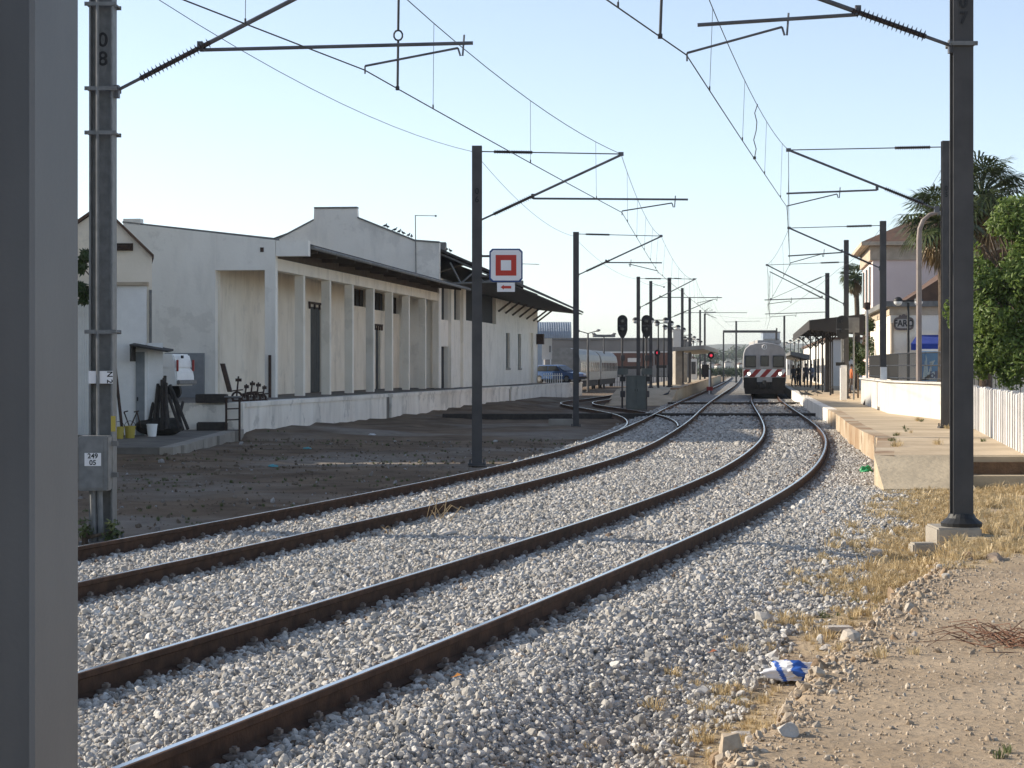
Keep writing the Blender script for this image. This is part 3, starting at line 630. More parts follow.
# ================================================================== GOODS SHED (left)
C0=Vector((-8.9,79.0,0)); FD=Vector((0.129,0.9917,0)).normalized(); FL=Vector((-FD.y,FD.x,0))
def tpx(px,off=0.0):        # distance along the front wall line (set back by off) where a pixel column meets it
    b=C0+FL*off; k=(px-CX)/F; return (b.y*k-b.x)/(FD.x-k*FD.y)
def FP(t,off,z): p=C0+FD*t+FL*off; return Vector((p.x,p.y,z))
def fz(px,py,off=0.0):      # height of a pixel on that line
    p=FP(tpx(px,off),off,0); return CAMH+(HOR-py)*p.y/F
def fbox(mb,t0,t1,o0,o1,z0,z1,mi=0):
    return mb.box8([FP(t0,o0,z0),FP(t1,o0,z0),FP(t1,o1,z0),FP(t0,o1,z0),FP(t0,o0,z1),FP(t1,o0,z1),FP(t1,o1,z1),FP(t0,o1,z1)],mi)
def wall_open(t0,t1,off,th,z0,z1,ops):
    mb=MB(); xs=sorted(set([t0,t1]+[o[0] for o in ops]+[o[1] for o in ops]))
    for a,b in zip(xs[:-1],xs[1:]):
        m=(a+b)/2; hs=sorted([(o[2],o[3]) for o in ops if o[0]<m<o[1]]); z=z0
        for h0,h1 in hs:
            if h0>z+0.01: fbox(mb,a,b,off,off+th,z,h0)
            z=h1
        if z<z1-0.01: fbox(mb,a,b,off,off+th,z,z1)
    return mb
BZ=0.79
shed=thing("goods_shed","long white goods shed with a columned loggia, stepped gable and dark overhanging roof","goods shed",(C0.x,C0.y,BZ))
t8=tpx(439.3); tE=tpx(537.6); BW=2.25
def shed_build():
    # end wall of the lean-to, facing the camera
    def E(off,z,dt=0.0): return FP(dt,off,z)
    zc,zl=6.73,7.42; LW=5.9
    def ztop(o): return zc+(zl-zc)*o/LW
    mb=MB(); ax=FD
    mb.prism([E(0,BZ),E(0.41,BZ),E(0.41,5.6),E(0,5.6)],ax,0.36)
    mb.prism([E(0,5.603),E(2.32,5.603),E(2.32,ztop(2.32)),E(0,zc)],ax,0.36)
    mb.prism([E(2.323,BZ),E(LW,BZ),E(LW,zl),E(2.323,ztop(2.32))],ax,0.36)
    mb.build("end_wall",M_blueish,shed)
    MB().prism([E(-0.05,zc+0.003),E(LW+0.05,zl+0.003),E(LW+0.05,zl+0.07),E(-0.05,zc+0.07)],ax,0.42).build("parapet_cap",M_lead,shed)
    mb=MB(); fbox(mb,0.0,0.4,LW-0.65,LW+0.02,zl-0.1,zl+0.16); mb.build("roof_stub",M_blueish,shed)
    mb=MB(); mb.tube([E(0.2,BZ,-0.06),E(0.2,2.4,-0.06)],0.055,8); mb.build("downpipe",M_rust,shed)
    mb=MB(); fbox(mb,-0.03,-0.002,0.45,0.58,6.28,6.45); mb.build("wall_plate",M_rust,shed)
    a_,b_=W(163.5,396,78.9),W(203,353,78.9); mb=MB(); mb.box(((a_.x+b_.x)/2,79.6,(BZ+b_.z)/2),(b_.x-a_.x,0.9,b_.z-BZ)); mb.build("grey_shutter",mat("grey_shutter_paint",(0.26,0.27,0.28),(0.21,0.22,0.23),3,0.7,streak=0.3),shed)
    # loggia back wall with its doors and fanlights
    def op(pxa,pxb,pya,pyb):
        ta,tb=tpx(pxa,BW),tpx(pxb,BW); pm=(pxa+pxb)/2; return (ta,tb,max(BZ,fz(pm,pyb,BW)),fz(pm,pya,BW))
    doors=[op(310.5,322.5,307,396),op(375.5,380.5,328,395),op(410.5,415.2,317,395),op(426,430.2,320,395)]
    doors=[(a,b,BZ,d) for a,b,c,d in doors]
    fans=[op(354,366.7,289,306.5),op(374.5,385.8,293,310.5),op(393,400.3,297.5,314)]
    wall_open(0.37,t8,BW,0.3,BZ,6.6,doors+fans).build("back_wall",M_cream,shed)
    for i,(a,b,c,d) in enumerate(doors):
        mb=MB(); fbox(mb,a-0.02,b+0.02,BW+0.16,BW+0.22,c,d+0.02)
        k=max(2,int((b-a)/0.35))
        for j in range(k): fbox(mb,a+(b-a)*j/k+0.02,a+(b-a)*(j+1)/k-0.02,BW+0.125,BW+0.158,c+0.03,d-0.03)
        dd=mb.build("sliding_door",M_door,shed)
        mb=MB(); fbox(mb,a-0.5,b+0.25,BW-0.09,BW-0.02,d+0.10,d+0.2)
        for j in range(4): 
            q=FP(a-0.4+j*(b-a+0.5)/3,BW-0.06,d+0.1); mb.tube([q,q+Vector((0,0,-0.22))],0.05,8)
        mb.build("door_rail",M_rust,dd)
    for a,b,c,d in fans:
        mb=MB(); fbox(mb,a-0.02,b+0.02,BW+0.18,BW+0.22,c,d); w_=mb.build("fanlight",M_dark,shed)
        for j in (1,2): mb=MB(); fbox(mb,a+(b-a)*j/3-0.025,a+(b-a)*j/3+0.025,BW+0.13,BW+0.178,c,d); mb.build("glazing_bar",M_rust,w_)
    # iron brackets left on the back wall
    for px,py in ((366.5,350),(366,365),(402.5,352),(403,330)):
        mb=MB(); t=tpx(px,BW); z=fz(px,py,BW); q=FP(t,BW-0.03,z); mb.tube([q+FL*0.06,q-FL*0.16,q-FL*0.16+Vector((0,0,-0.14))],0.025,6)
        mb.build("wall_bracket",M_rust,shed)
    # columns
    for px in (303.5,329.7,352.5,373.4,392.0,408.8,425.3,438.6):
        t=tpx(px); mb=MB(); fbox(mb,t,t+0.30,0.0,0.36,BZ,5.597); mb.build("column",M_white,shed)
    mb=MB(); fbox(mb,0.363,t8,0.0,0.40,5.6,6.05); mb.build("beam",M_cream,shed)
    mb=MB(); fbox(mb,0.363,t8,0.08,0.40,6.053,6.6); mb.build("upper_wall",M_roofw,shed)
    # canopy over the loggia
    n0,n1=-1.28,-1.65
    def slab(t0,t1,prof0,prof1,th):   # profiles: (off,z) outer -> inner
        mb=MB()
        for (a0,a1,b0,b1) in zip(prof0[:-1],prof0[1:],prof1[:-1],prof1[1:]):
            p=[FP(t0,*a0),FP(t1,*b0),FP(t1,*b1),FP(t0,*a1)]
            mb.box8(p+[q+Vector((0,0,th)) for q in p])
        return mb
    slab(0.37,t8-0.02,[(n0,6.47),(0.1,6.62),(LW,7.22)],[(n1,6.25),(0.1,6.5),(LW,7.1)],0.11).build("canopy_roof",M_roof,shed)
    mb=MB(); fbox(mb,0.0,0.34,n0+0.02,-0.02,6.12,6.70); mb.build("canopy_end_panel",M_blueish,shed)
    mb=MB(); 
    a,b=FP(0.4,n0-0.06,6.45),FP(t8,n1-0.06,6.24); mb.tube([a,b],0.075,8); mb.build("gutter",M_lead,shed)
    for i in range(11):
        t=1.6+i*(t8-2.2)/10.5; n=n0+(n1-n0)*t/t8; za=6.40+(6.2-6.40)*t/t8
        mb=MB(); p=[FP(t,n+0.06,za-0.10),FP(t+0.16,n+0.06,za-0.10),FP(t+0.16,0.09,6.30),FP(t,0.09,6.30)]
        q=[FP(t,n+0.06,za+0.05),FP(t+0.16,n+0.06,za+0.05),FP(t+0.16,0.09,6.56),FP(t,0.09,6.56)]
        mb.box8(p+q); mb.build("rafter",M_roofw,shed)
    # tall hall: stepped gable, front wall, roof
    Y8=FP(t8,0,0).y
    def H(px,py,dt=0.0): 
        off=(439.8-px)*Y8/F; p=FP(t8+dt,off,CAMH+(HOR-py)*(Y8)/F); return p
    prof=[(439.8,388),(439.8,243),(415,241),(356.5,217.5),(356,207.5),(312,207.5),(311.5,219.5),(228,262),(228,388)]
    MB().prism([H(*p) for p in prof],FD,0.4).build("stepped_gable",M_blueish,shed)
    mb=MB()
    for a,b in zip(prof[1:-1],prof[2:-1]):
        A,B=H(*a,dt=-0.05),H(*b,dt=-0.05); A.z+=0.004; B.z+=0.004
        if abs(A.x-B.x)>0.3: mb.box8([A,B,B+FD*0.5,A+FD*0.5]+[q+Vector((0,0,0.09)) for q in (A,B,B+FD*0.5,A+FD*0.5)])
    mb.build("gable_cap",M_lead,shed)
    def o2(pxa,pxb,pya,pyb):
        pm=(pxa+pxb)/2; return (tpx(pxa),tpx(pxb),max(BZ-0.1,fz(pm,pyb)),fz(pm,pya))
    z1=6.9
    ops=[o2(441.5,448,286,320),o2(454,460,288,320),o2(465.6,476,290,321),o2(480,496,291,323),o2(441.3,448,346.5,389)]
    nar=[o2(506,509.8,333,368),o2(518,521,334,368)]
    dr=[o2(529,533.5,333,385)]
    ops[4]=(ops[4][0],ops[4][1],0.75,ops[4][3]); dr=[(dr[0][0],dr[0][1],0.7,dr[0][3])]
    wall_open(t8+0.403,tE,0.0,0.35,0.65,z1,[o if o[0]>t8+0.403 else (t8+0.404,)+o[1:] for o in ops+nar+dr]).build("hall_wall",M_white,shed)
    for a,b,c,d in ops[:4]:
        mb=MB(); fbox(mb,max(a,t8+0.41)-0.02,b+0.02,0.24,0.3,c-0.02,d+0.02); mb.build("clerestory_opening",M_dark,shed)
    mb=MB(); fbox(mb,t8+0.41,ops[4][1]+0.02,0.24,0.3,0.7,ops[4][3]+0.02); mb.build("dark_door",M_dark,shed)
    for a,b,c,d in nar:
        mb=MB(); fbox(mb,a-0.02,b+0.02,0.16,0.22,c,d); ww=mb.build("narrow_window",M_door,shed)
        mb=MB(); fbox(mb,a-0.12,b+0.12,-0.05,0.1,c-0.14,c-0.003); mb.build("sill",M_conc,ww)
    for a,b,c,d in dr:
        mb=MB(); fbox(mb,a-0.02,b+0.02,0.2,0.26,c,d); mb.build("side_door",M_cream,shed)
    for px in (448.2,460.4):                      # pilasters
        t=tpx(px); mb=MB(); fbox(mb,t,t+1.0,-0.18,-0.003,0.7,fz(px,286)); mb.build("pilaster",M_white,shed)
    slab(t8+0.41,tE+1.2,[(-3.5,6.86),(0.0,8.40),(6.0,10.3),(12.0,8.2)],[(-3.45,6.12),(0.0,7.7),(6.0,9.9),(12.0,8.0)],0.14).build("hall_roof",M_roof,shed)
    slab(t8+1.3,tE+1.1,[(-3.42,6.72),(-0.003,6.62)],[(-3.38,6.02),(-0.003,6.38)],0.06).build("soffit",M_roof,shed)
    mb=MB(); mb.prism([FP(tE,0,0.6),FP(tE,0,7.6),FP(tE,6,9.8),FP(tE,12,7.9),FP(tE,12,0.6)],FD*-1,0.3); mb.build("far_gable",M_white,shed)
    mb=MB(); fbox(mb,t8+0.4,tE-0.31,11.7,12.0,0.6,7.95); mb.build("rear_wall",M_white,shed)
    mb=MB(); fbox(mb,0.37,t8-0.01,LW-0.3,LW,BZ,7.1); mb.build("lean_to_rear_wall",M_white,shed)
    # verge truss
    mb=MB(); t=t8+0.62
    def T(px,py): return FP(t,(439.8-px)*Y8/F,CAMH+(HOR-py)*Y8/F)
    for a,b in (((441,283.5),(500,281.5)),((441,254),(501,280)),((449,262),(460,283)),((460,283),(473,272)),((473,272),(484,282)),((484,282),(492,279))):
        mb.tube([T(*a),T(*b)],0.055,6)
    mb.build("verge_truss",M_lead,shed)
    for i,px in enumerate((498,505,512,519,526,533,537)):
        t=tpx(px); p=FP(t,-0.02,fz(px,311.5+0.27*(px-498))); q=FP(t+0.1,-1.25,p.z+0.95)
        mb=MB(); mb.tube([p,q],0.075,6); mb.build("roof_strut",M_roofw,shed)
    # boxes and aerials on the roof
    mb=MB(); q=FP(tpx(526),0.9,0); mb.box((q.x,q.y,7.95),(1.4,1.6,0.75)); mb.build("roof_box",M_lead,shed)
    mb=MB(); q=FP(t8+7,1.2,0); mb.box((q.x,q.y,8.9),(0.9,1.6,0.7)); mb.build("roof_box",M_lead,shed)
    mb=MB(); fbox(mb,tE-0.9,tE-0.2,-0.55,-0.003,3.7,4.5); mb.build("wall_cabinet",M_rust,shed)
    bz=H(416.5,275,-0.1)
    mb=MB(); mb.tube([bz,H(415.8,215,-0.1)],0.03,6); mb.tube([H(415.6,215.4,-0.1),H(437.5,216,-0.1)],0.022,6); mb.box(H(436.5,216,-0.1),(0.1,0.06,0.1))
    tag(mb.build("aerial",M_lead,loc=bz),"thin L-shaped aerial on the near stepped gable of the goods shed","aerial","aerials on the goods shed")
    q=FP(tpx(527),0.9,8.3); mb=MB(); Yq=q.y; mb.tube([q,(q.x,q.y,CAMH+(HOR-263)*Yq/F)],0.035,6); zz=CAMH+(HOR-264)*Yq/F
    mb.tube([(q.x-0.6,q.y,zz+0.05),(q.x+1.8,q.y,zz-0.03)],0.025,6); mb.box((q.x,q.y,8.95),(0.13,0.13,0.5))
    for k in range(5): mb.tube([(q.x-0.3+0.45*k,q.y-0.35,zz),(q.x-0.3+0.45*k,q.y+0.35,zz)],0.015,5)
    tag(mb.build("aerial",M_lead,loc=q),"television aerial with a long boom on the far roof box behind the square sign","aerial","aerials on the goods shed")
    # resting birds
    return H
Hpt=shed_build()

def pigeon(p, rz, m, label, group, s=1.0):
    mb=MB(); co,si=math.cos(rz),math.sin(rz)
    def q(x,y,z): return (p[0]+(x*co-y*si)*s,p[1]+(x*si+y*co)*s,p[2]+z*s)
    mb.tube([q(-0.19,0,0.085),q(-0.12,0,0.10),q(-0.02,0,0.125),q(0.06,0,0.15),q(0.085,0,0.20),q(0.105,0,0.235),q(0.135,0,0.232),q(0.165,0,0.222)],[0.012,0.03,0.062,0.055,0.03,0.03,0.022,0.005],9)
    for sd in (-1,1): mb.tube([q(0.0,0.025*sd,0.08),q(0.005,0.025*sd,0.0)],0.007,5); mb.tube([q(0.05,0.058*sd,0.155),q(-0.05,0.062*sd,0.125),q(-0.15,0.02*sd,0.095)],[0.008,0.035,0.006],6)
    return tag(mb.build("pigeon",m,loc=p,smooth=True),label,"bird",group)
M_bird=mat("pigeon_grey",(0.07,0.072,0.08),(0.045,0.046,0.05),20,0.7)
for i,(px,py) in enumerate(((384,224.6),(386.5,226),(394,230.6),(398.5,233.4),(402.5,235.8),(408,239.2),(411,241))):
    q=Hpt(px,217.5+(px-356.5)*0.4017,0.2); q.z+=0.085; pigeon(q,rnd.uniform(0,6.3),M_bird,"one of the small dark pigeons perched along the stepped gable slope","pigeons on the goods shed gable",0.95)
for i,(px,py) in enumerate(((445,252.5),(449,254.5))):
    t=t8+0.7; off=(439.8-px)*FP(t,0,0).y/F
    q=FP(t,off,8.55+0.44*off*(1 if off<0 else 0.3)); pigeon(q,rnd.uniform(0,6.3),M_bird,"small dark pigeon on the roof verge right of the stepped gable","pigeons on the shed roof verge",0.9)

# ================================================================== LOW RAMP, CREAM HOUSE, UNSEEN BLOCKS ADDED FOR SHADE
def low_ramp():
    a=Vector((-8.9,55.4)); b=Vector((-8.5,66.2))
    root=thing("loading_ramp","low cracked concrete ramp running up to the end of the goods platform","ramp",(a.x,a.y,-0.4))
    mb=MB(); n=10
    for i in range(n):
        p,q=a.lerp(b,i/n),a.lerp(b,(i+1)/n); z0,z1=-0.17+0.16*i/n,-0.17+0.16*(i+1)/n; j0,j1=rnd.uniform(-.05,.05),rnd.uniform(-.05,.05)
        mb.box8([(p.x-0.4,p.y,-0.5),(p.x+j0,p.y,-0.5),(q.x+j0,q.y,-0.5),(q.x-0.4,q.y,-0.5),(p.x-0.4,p.y,z0),(p.x+j0,p.y,z0),(q.x+j0,q.y,z1),(q.x-0.4,q.y,z1)])
    mb.build("edge",M_conc,root)
    MB().box8([(-24,a.y+0.05,-0.5),(a.x-0.4,a.y+0.05,-0.5),(b.x-0.4,b.y,-0.5),(-24,b.y,-0.5),(-24,a.y+0.05,-0.175),(a.x-0.4,a.y+0.05,-0.175),(b.x-0.4,b.y,-0.015),(-24,b.y,-0.015)]).build("slab",M_concd,root)
low_ramp()
def cream_house():
    Y=62.5; z0=-0.12
    root=thing("cream_house","cream gabled outbuilding with a white gate panel, left of the goods shed","house",W(128,440,Y))
    def p(px,py,y=Y): return W(px,py,y)
    back=Vector((-0.19,1,0))
    prof=[(152,430),(152,256),(102,207.5),(15,268),(15,430)]
    P=[p(*q) for q in prof]; 
    for q in (P[0],P[-1]): q.z=z0
    MB().prism(P,back,8.0).build("gable_wall",M_cream,root)
    mb=MB()
    for a,b in ((P[1],P[2]),(P[2],P[3])):
        up=Vector((0,0,0.012)); f=Vector((0,-0.18,0))
        d=(b-a).normalized(); a2=a-d*0.12 if a is P[1] else a; b2=b+d*0.12 if b is P[3] else b
        mb.box8([a2+up+f,b2+up+f,b2+up+back*8.2,a2+up+back*8.2]+[q+Vector((0,0,0.10)) for q in (a2+up+f,b2+up+f,b2+up+back*8.2,a2+up+back*8.2)])
    mb.build("roof",M_tile,root)
    a=p(78,300); b=p(147,286); g=MB(); g.box(((p(96,300).x+b.x)/2,Y-0.05,(b.z+z0)/2),(b.x-p(96,300).x,0.08,b.z-z0)); gt=g.build("gate_panel",M_whitep,root)
    mb=MB(); mb.box(((p(93,300).x+p(149,300).x)/2,Y-0.1,b.z+0.06),(p(149,300).x-p(93,300).x,0.2,0.1)); mb.build("gate_lintel",M_stone,root)
    mb=MB(); mb.box(((a.x+p(93,300).x)/2,Y-0.04,(p(78,300).z+z0)/2),(p(93,300).x-a.x,0.06,p(78,300).z-z0)); 
    for k in range(8): mb.box((a.x+0.03+k*0.055,Y-0.085,(p(78,300).z+z0)/2),(0.025,0.028,p(78,300).z-z0-0.1))
    mb.build("corrugated_gate",M_whitep,root)
    mb=MB(); c=p(123,247); 
    for k in range(4): mb.box((c.x,Y-0.09-0.03*k,c.z+0.09-0.05*k),(0.55-0.02*k,0.10,0.03),0)
    mb.box((c.x,Y-0.03,c.z),(0.6,0.06,0.22)); mb.build("rusty_vent",M_rust,root)
    mb=MB(); q=p(150,290); mb.tube([(q.x+0.03,Y-0.08,q.z),(q.x+0.03,Y-0.08,z0)],0.04,8); mb.build("drainpipe",M_lead,root)
    # low wing with the door, right of the gable
    xa,xb=p(135,400).x,p(163.5,400).x
    MB().box8([(p(148,0).x,Y-0.12,z0),(xb,Y-0.12,z0),(xb-0.3,Y+1.6,z0),(p(148,0).x,Y+1.6,z0),(p(148,0).x,Y-0.12,p(0,343).z),(xb,Y-0.12,p(0,343).z),(xb-0.3,Y+1.6,p(0,343).z),(p(148,0).x,Y+1.6,p(0,343).z)]).build("side_wall",M_whitep,root)
    da,db=p(136.8,352),p(145.6,352); dm=MB(); dm.box(((da.x+db.x)/2,Y-0.14,(da.z+z0)/2),(db.x-da.x,0.09,da.z-z0)); dd=dm.build("door",mat("grey_door",(0.24,0.26,0.27),(0.19,0.21,0.22),4,0.6),root)
    MB().box((da.x+0.06,Y-0.20,1.0),(0.03,0.05,0.12)).build("handle",M_dark,dd)
    mb=MB(); mb.box(((da.x+db.x)/2-0.0,Y-0.12,da.z+0.05),(db.x-da.x+0.14,0.14,0.09)); mb.box((db.x+0.05,Y-0.12,(da.z+z0)/2),(0.09,0.14,da.z-z0)); mb.build("door_frame",M_whitep,dd)
    A,B=p(135,344.5),p(172.5,351); mb=MB(); mb.box8([A+Vector((0,-0.9,-0.05)),B+Vector((0,-0.9,-0.05)),B+Vector((0,0.2,0)),A+Vector((0,0.2,0)),A+Vector((0,-0.9,0.0)),B+Vector((0,-0.9,0.0)),B+Vector((0,0.2,0.06)),A+Vector((0,0.2,0.06))])
    mb.box((A.x+0.03,Y-0.5,A.z-0.28),(0.05,0.75,0.45)); mb.build("door_canopy",M_roof,root)
cream_house()
def unseen_shade_blocks():  # blocks out of view, added to cast the shade on yard and tracks
    r=thing("yard_shade_shed","unseen long low white shed beyond the left edge, added to shade the yard","shed",(-18,33,-0.4))  # unseen, shaped so that its shadow stops beside the leftmost rail
    b0,b1=Vector((-22.6,14)),Vector((-13.5,53.3)); wv=Vector((-6,0.8))
    P=[b0,b1,b1+wv,b0+wv]
    MB().box8([(q.x,q.y,-0.5) for q in P]+[(q.x,q.y,6.5) for q in P]).build("wall",M_cream,r)
    c0,c1=b0+wv*0.5,b1+wv*0.5; e=0.25
    mb=MB(); mb.add([(b0.x+e,b0.y,6.5),(b1.x+e,b1.y,6.5),(c1.x,c1.y,7.6),(c0.x,c0.y,7.6),(P[2].x-e,P[2].y,6.5),(P[3].x-e,P[3].y,6.5),(b0.x+e,b0.y,6.38),(b1.x+e,b1.y,6.38),(P[2].x-e,P[2].y,6.38),(P[3].x-e,P[3].y,6.38)],[(0,1,2,3),(3,2,4,5),(0,6,7,1),(5,4,8,9),(0,3,5,9,6),(1,7,8,4,2),(6,9,8,7)]); mb.build("roof",M_tile,r)
    for k in range(6):
        q=b0.lerp(b1,(k+0.5)/6); mb=MB(); mb.wbox((q.x+0.04,q.y-0.6),(q.x+0.04+0.11,q.y+0.6),1.2,2.6,0.1); wd=mb.build("window",M_glass,r)
    r=thing("yard_shade_block","unseen tall narrow white block behind the near masts, added to shade the yard","building",(-15,59,-0.4))  # unseen block added to carry the yard shade on past the shed
    pp=[(-13.5,54.12),(-13.3,63.4),(-18.9,64.9),(-19.1,55.62)]
    MB().box8([q+(-0.45,) for q in pp][::1]+[q+(6.9,) for q in pp]).build("wall",M_cream,r); MB().box8([(q[0]*1.0,q[1],6.903) for q in pp]+[(q[0],q[1],7.05) for q in pp]).build("roof_slab",M_conc,r)
    MB().wbox((-13.7,53.5),(-13.7,54.3),-0.45,3.9,0.3).build("gap_shade_wall",M_cream,r)  # unseen wall added in the gap to shorten the sunlit strip
    MB().wbox((-13.45,57),(-13.42,58),0.0,2.1,0.06).build("door",M_door,r)
    r=thing("track_shade_block","unseen tall plain block behind the cream house, added to shade the tracks","warehouse",(-22,70,-0.4))  # unseen stepped block, its heights set to throw shade over the tracks
    MB().box((-21.9,71.2,5.3),(11,13.4,11.6)).build("wall",M_cream,r); MB().box((-21.9,71.2,11.2),(11.2,13.6,0.2)).build("roof_slab",M_conc,r); MB().box((-25.0,84.7,7.1),(11,13.4,15.2)).build("wall",M_cream,r); MB().box((-25.0,84.7,14.8),(11.2,13.6,0.2)).build("roof_slab",M_conc,r)
    r2=thing("track_shade_block","unseen tallest plain block far behind the goods shed, added to shade the tracks","warehouse",(-31,106,-0.4)); MB().box((-32.2,106,9.6),(13,28,20.1)).build("wall",M_cream,r2); MB().box((-32.2,106,19.75),(13.3,28.3,0.2)).build("roof_slab",M_conc,r2)  # unseen block added to stretch the shade across to the right rail
    for k in range(5): MB().box((-25.66,95+k*5.4,9.0),(0.12,1.4,1.8)).build("window",M_glass,r2)
    for k in range(4):
        for z in (3.5,8.0): MB().box((-28.4+k*2.7,64.48,z),(1.2,0.12,1.6)).build("window",M_glass,r)
unseen_shade_blocks()
# ================================================================== CATENARY MASTS
def hbeam(mb, x, y, z0, z1, w, d, web_across=True, tf=0.022, tw=0.016):
    h=(z1-z0); zc=(z0+z1)/2
    if web_across:       # web lies along x, flanges left and right
        mb.box((x-w/2+tf/2,y,zc),(tf,d,h)); mb.box((x+w/2-tf/2,y,zc),(tf,d,h)); mb.box((x,y,zc),(w-2*tf-0.002,tw,h))
    else:                # flanges face the camera
        mb.box((x,y-d/2+tf/2,zc),(w,tf,h)); mb.box((x,y+d/2-tf/2,zc),(w,tf,h)); mb.box((x,y,zc),(tw,d-2*tf-0.002,h))
def insulator(a,b,parent,k=None,r=0.075):
    a,b=Vector(a),Vector(b); L=(b-a).length; n=k or max(5,int(L/0.055)); mb=MB(); d=(b-a)/n
    mb.tube([a,b],0.032,8)
    for i in range(n): mb.tube([a+d*(i+0.35),a+d*(i+0.5),a+d*(i+0.65)],[r*0.5,r,r*0.5],10)
    return mb.build("insulator",M_insul,parent)
GM="catenary masts along the line"
def mast(label, px, Y, z0, ztop, wd=0.26, wa=False, pitch=None, m=None, arms=(), base='plate', number=None, numpy_=None, clamps=(), group=GM):
    x=(px-CX)*Y/F; root=thing("catenary_mast",label,"catenary mast",(x,Y,z0),group); m=m or M_mast
    mb=MB(); hbeam(mb,x,Y,z0+0.0,ztop,wd,wd if wa else wd*0.9,wa); mb.build("post",m,root)
    if base=='dome':
        mb=MB(); mb.lathe((x,Y,z0-0.02),[(wd*1.0,0),(wd*1.04,0.05),(wd*0.72,0.11),(wd*0.62,0.16)],4+16); mb.build("foot",M_black,root)
    elif base=='plate':
        mb=MB(); mb.box((x,Y,z0+0.015),(wd*1.75,wd*1.7,0.05)); 
        for sx in (-1,1):
            for sy in (-1,1): mb.tube([(x+sx*wd*0.7,Y+sy*wd*0.68,z0),(x+sx*wd*0.7,Y+sy*wd*0.68,z0+0.12)],0.02,6)
        mb.build("foot",m,root)
    fr=Y-wd*0.5
    for a in arms:
        kind,p,q=a[0],a[1],a[2]; P,Q=W(p[0],p[1],Y),W(q[0],q[1],Y)
        if kind=='diag':
            d=(Q-P); L=d.length; u=d.normalized(); ia=P+u*min(0.35,0.1*L); ib=ia+u*min(1.05,0.28*L)
            t=MB().tube([ib,Q+u*0.06],0.030,10).build("cantilever_tube",M_tube,root); insulator(ia,ib,t)
            MB().tube([P-u*0.02,ia],0.022,8).box(P-u*0.02,(0.12,0.12,0.16)).build("hinge",M_tube,t)
        elif kind=='tie':
            d=(Q-P); L=d.length; u=d.normalized(); ia=P+u*0.3; ib=ia+u*min(0.9,0.3*L)
            t=MB().tube([P,Q],0.014,8).box(Q,(0.12,0.06,0.09)).build("tie_rod",M_tube,root)
            if L>1.5: insulator(ia,ib,t,r=0.06)
        elif kind=='reg':
            t=MB().tube([P,Q],0.024,8); t.box(P+Vector((0,0,0.05)),(0.07,0.05,0.12)); t.build("registration_arm",M_tube,root)
        elif kind=='steady':
            t=MB().tube([P,Q],0.015,8); t.tube([P+Vector((0.0,0,0.0)),P+Vector((0.03,0,-0.1)),P+Vector((0.06,0,-0.1)),P+Vector((0.08,0,0.17))],0.014,6); t.tube([Q,Q+Vector((0,0,-0.1))],0.012,6); t.build("steady_arm",M_tube,root)
        elif kind=='drop':
            MB().tube([P,Q],0.010,6).build("hanger_wire",M_wire,root)
    for z in clamps:
        mb=MB(); mb.box((x,fr-0.02,z),(wd*1.35,0.03,0.05)); mb.box((x,Y+wd*0.5+0.02,z),(wd*1.35,0.03,0.05))
        for sx in (-1,1): mb.tube([(x+sx*wd*0.62,fr-0.06,z),(x+sx*wd*0.62,Y+wd*0.5+0.06,z)],0.012,6)
        mb.build("clamp",M_galv,root)
    if number:
        text_mesh(number,wd*0.85,"number",M_black,root,(x,(Y-0.012 if wa else fr-0.004),numpy_),(1,0,0),(0,0,1),offset=0.004)
    return root
# the big mast cut off by the left edge of the picture
def near_mast():
    ncx,ncy=-0.2271*5.33,5.33; wd=0.27; r=R_(-11.5); ca,sa=math.cos(r),math.sin(r)
    # the near right corner of the H section stands at (ncx, ncy); the channel opens towards the camera
    x=ncx-wd/2*ca-wd/2*sa; Y=ncy-wd/2*sa+wd/2*ca
    x=ncx+(-wd/2*ca-wd/2*sa)+0.0; z0=hz(x,Y)-0.02
    root=thing("catenary_mast","huge grey steel mast filling the left edge of the picture","catenary mast",(x,Y,z0),GM)
    ca,sa=math.cos(R_(-11.5)),math.sin(R_(-11.5)); tmp=MB(); hbeam(tmp,0,0,z0,8.2,wd,wd,True,0.016,0.012); mb=MB()
    # place so that local (+wd/2, -wd/2) meets the corner
    ox=ncx-(wd/2*ca+wd/2*sa); oy=ncy-(wd/2*sa-wd/2*ca)
    mb.add([(ox+v[0]*ca-v[1]*sa,oy+v[0]*sa+v[1]*ca,v[2]) for v in tmp.v],tmp.f); mb.build("post",M_near,root)
    x,Y=ox,oy; MB().box((x,Y,z0+0.02),(0.5,0.5,0.06),R_(-11.5)).build("foot",M_galv,root)
    zt=7.6; ct=Vector((-3.87,5.05,5.75)); mt=Vector((-3.87,5.05,7.0))
    t=MB().tube([(x-0.15,Y,5.6),mt],0.03,10).build("cantilever_tube",M_tube,root); insulator((x-0.5,Y,5.6+0.18),(x-1.3,Y,5.6+0.6),t)
    MB().tube([(x-1.6,Y,6.25),(ct.x-0.2,Y,6.1)],0.024,8).build("registration_arm",M_tube,root)
    MB().tube([(ct.x+1.2,Y,6.05),(ct.x,Y,5.8)],0.015,8).build("steady_arm",M_tube,root)
    MB().tube([(x,Y,7.2),mt],0.014,8).build("tie_rod",M_tube,root)
near_mast()
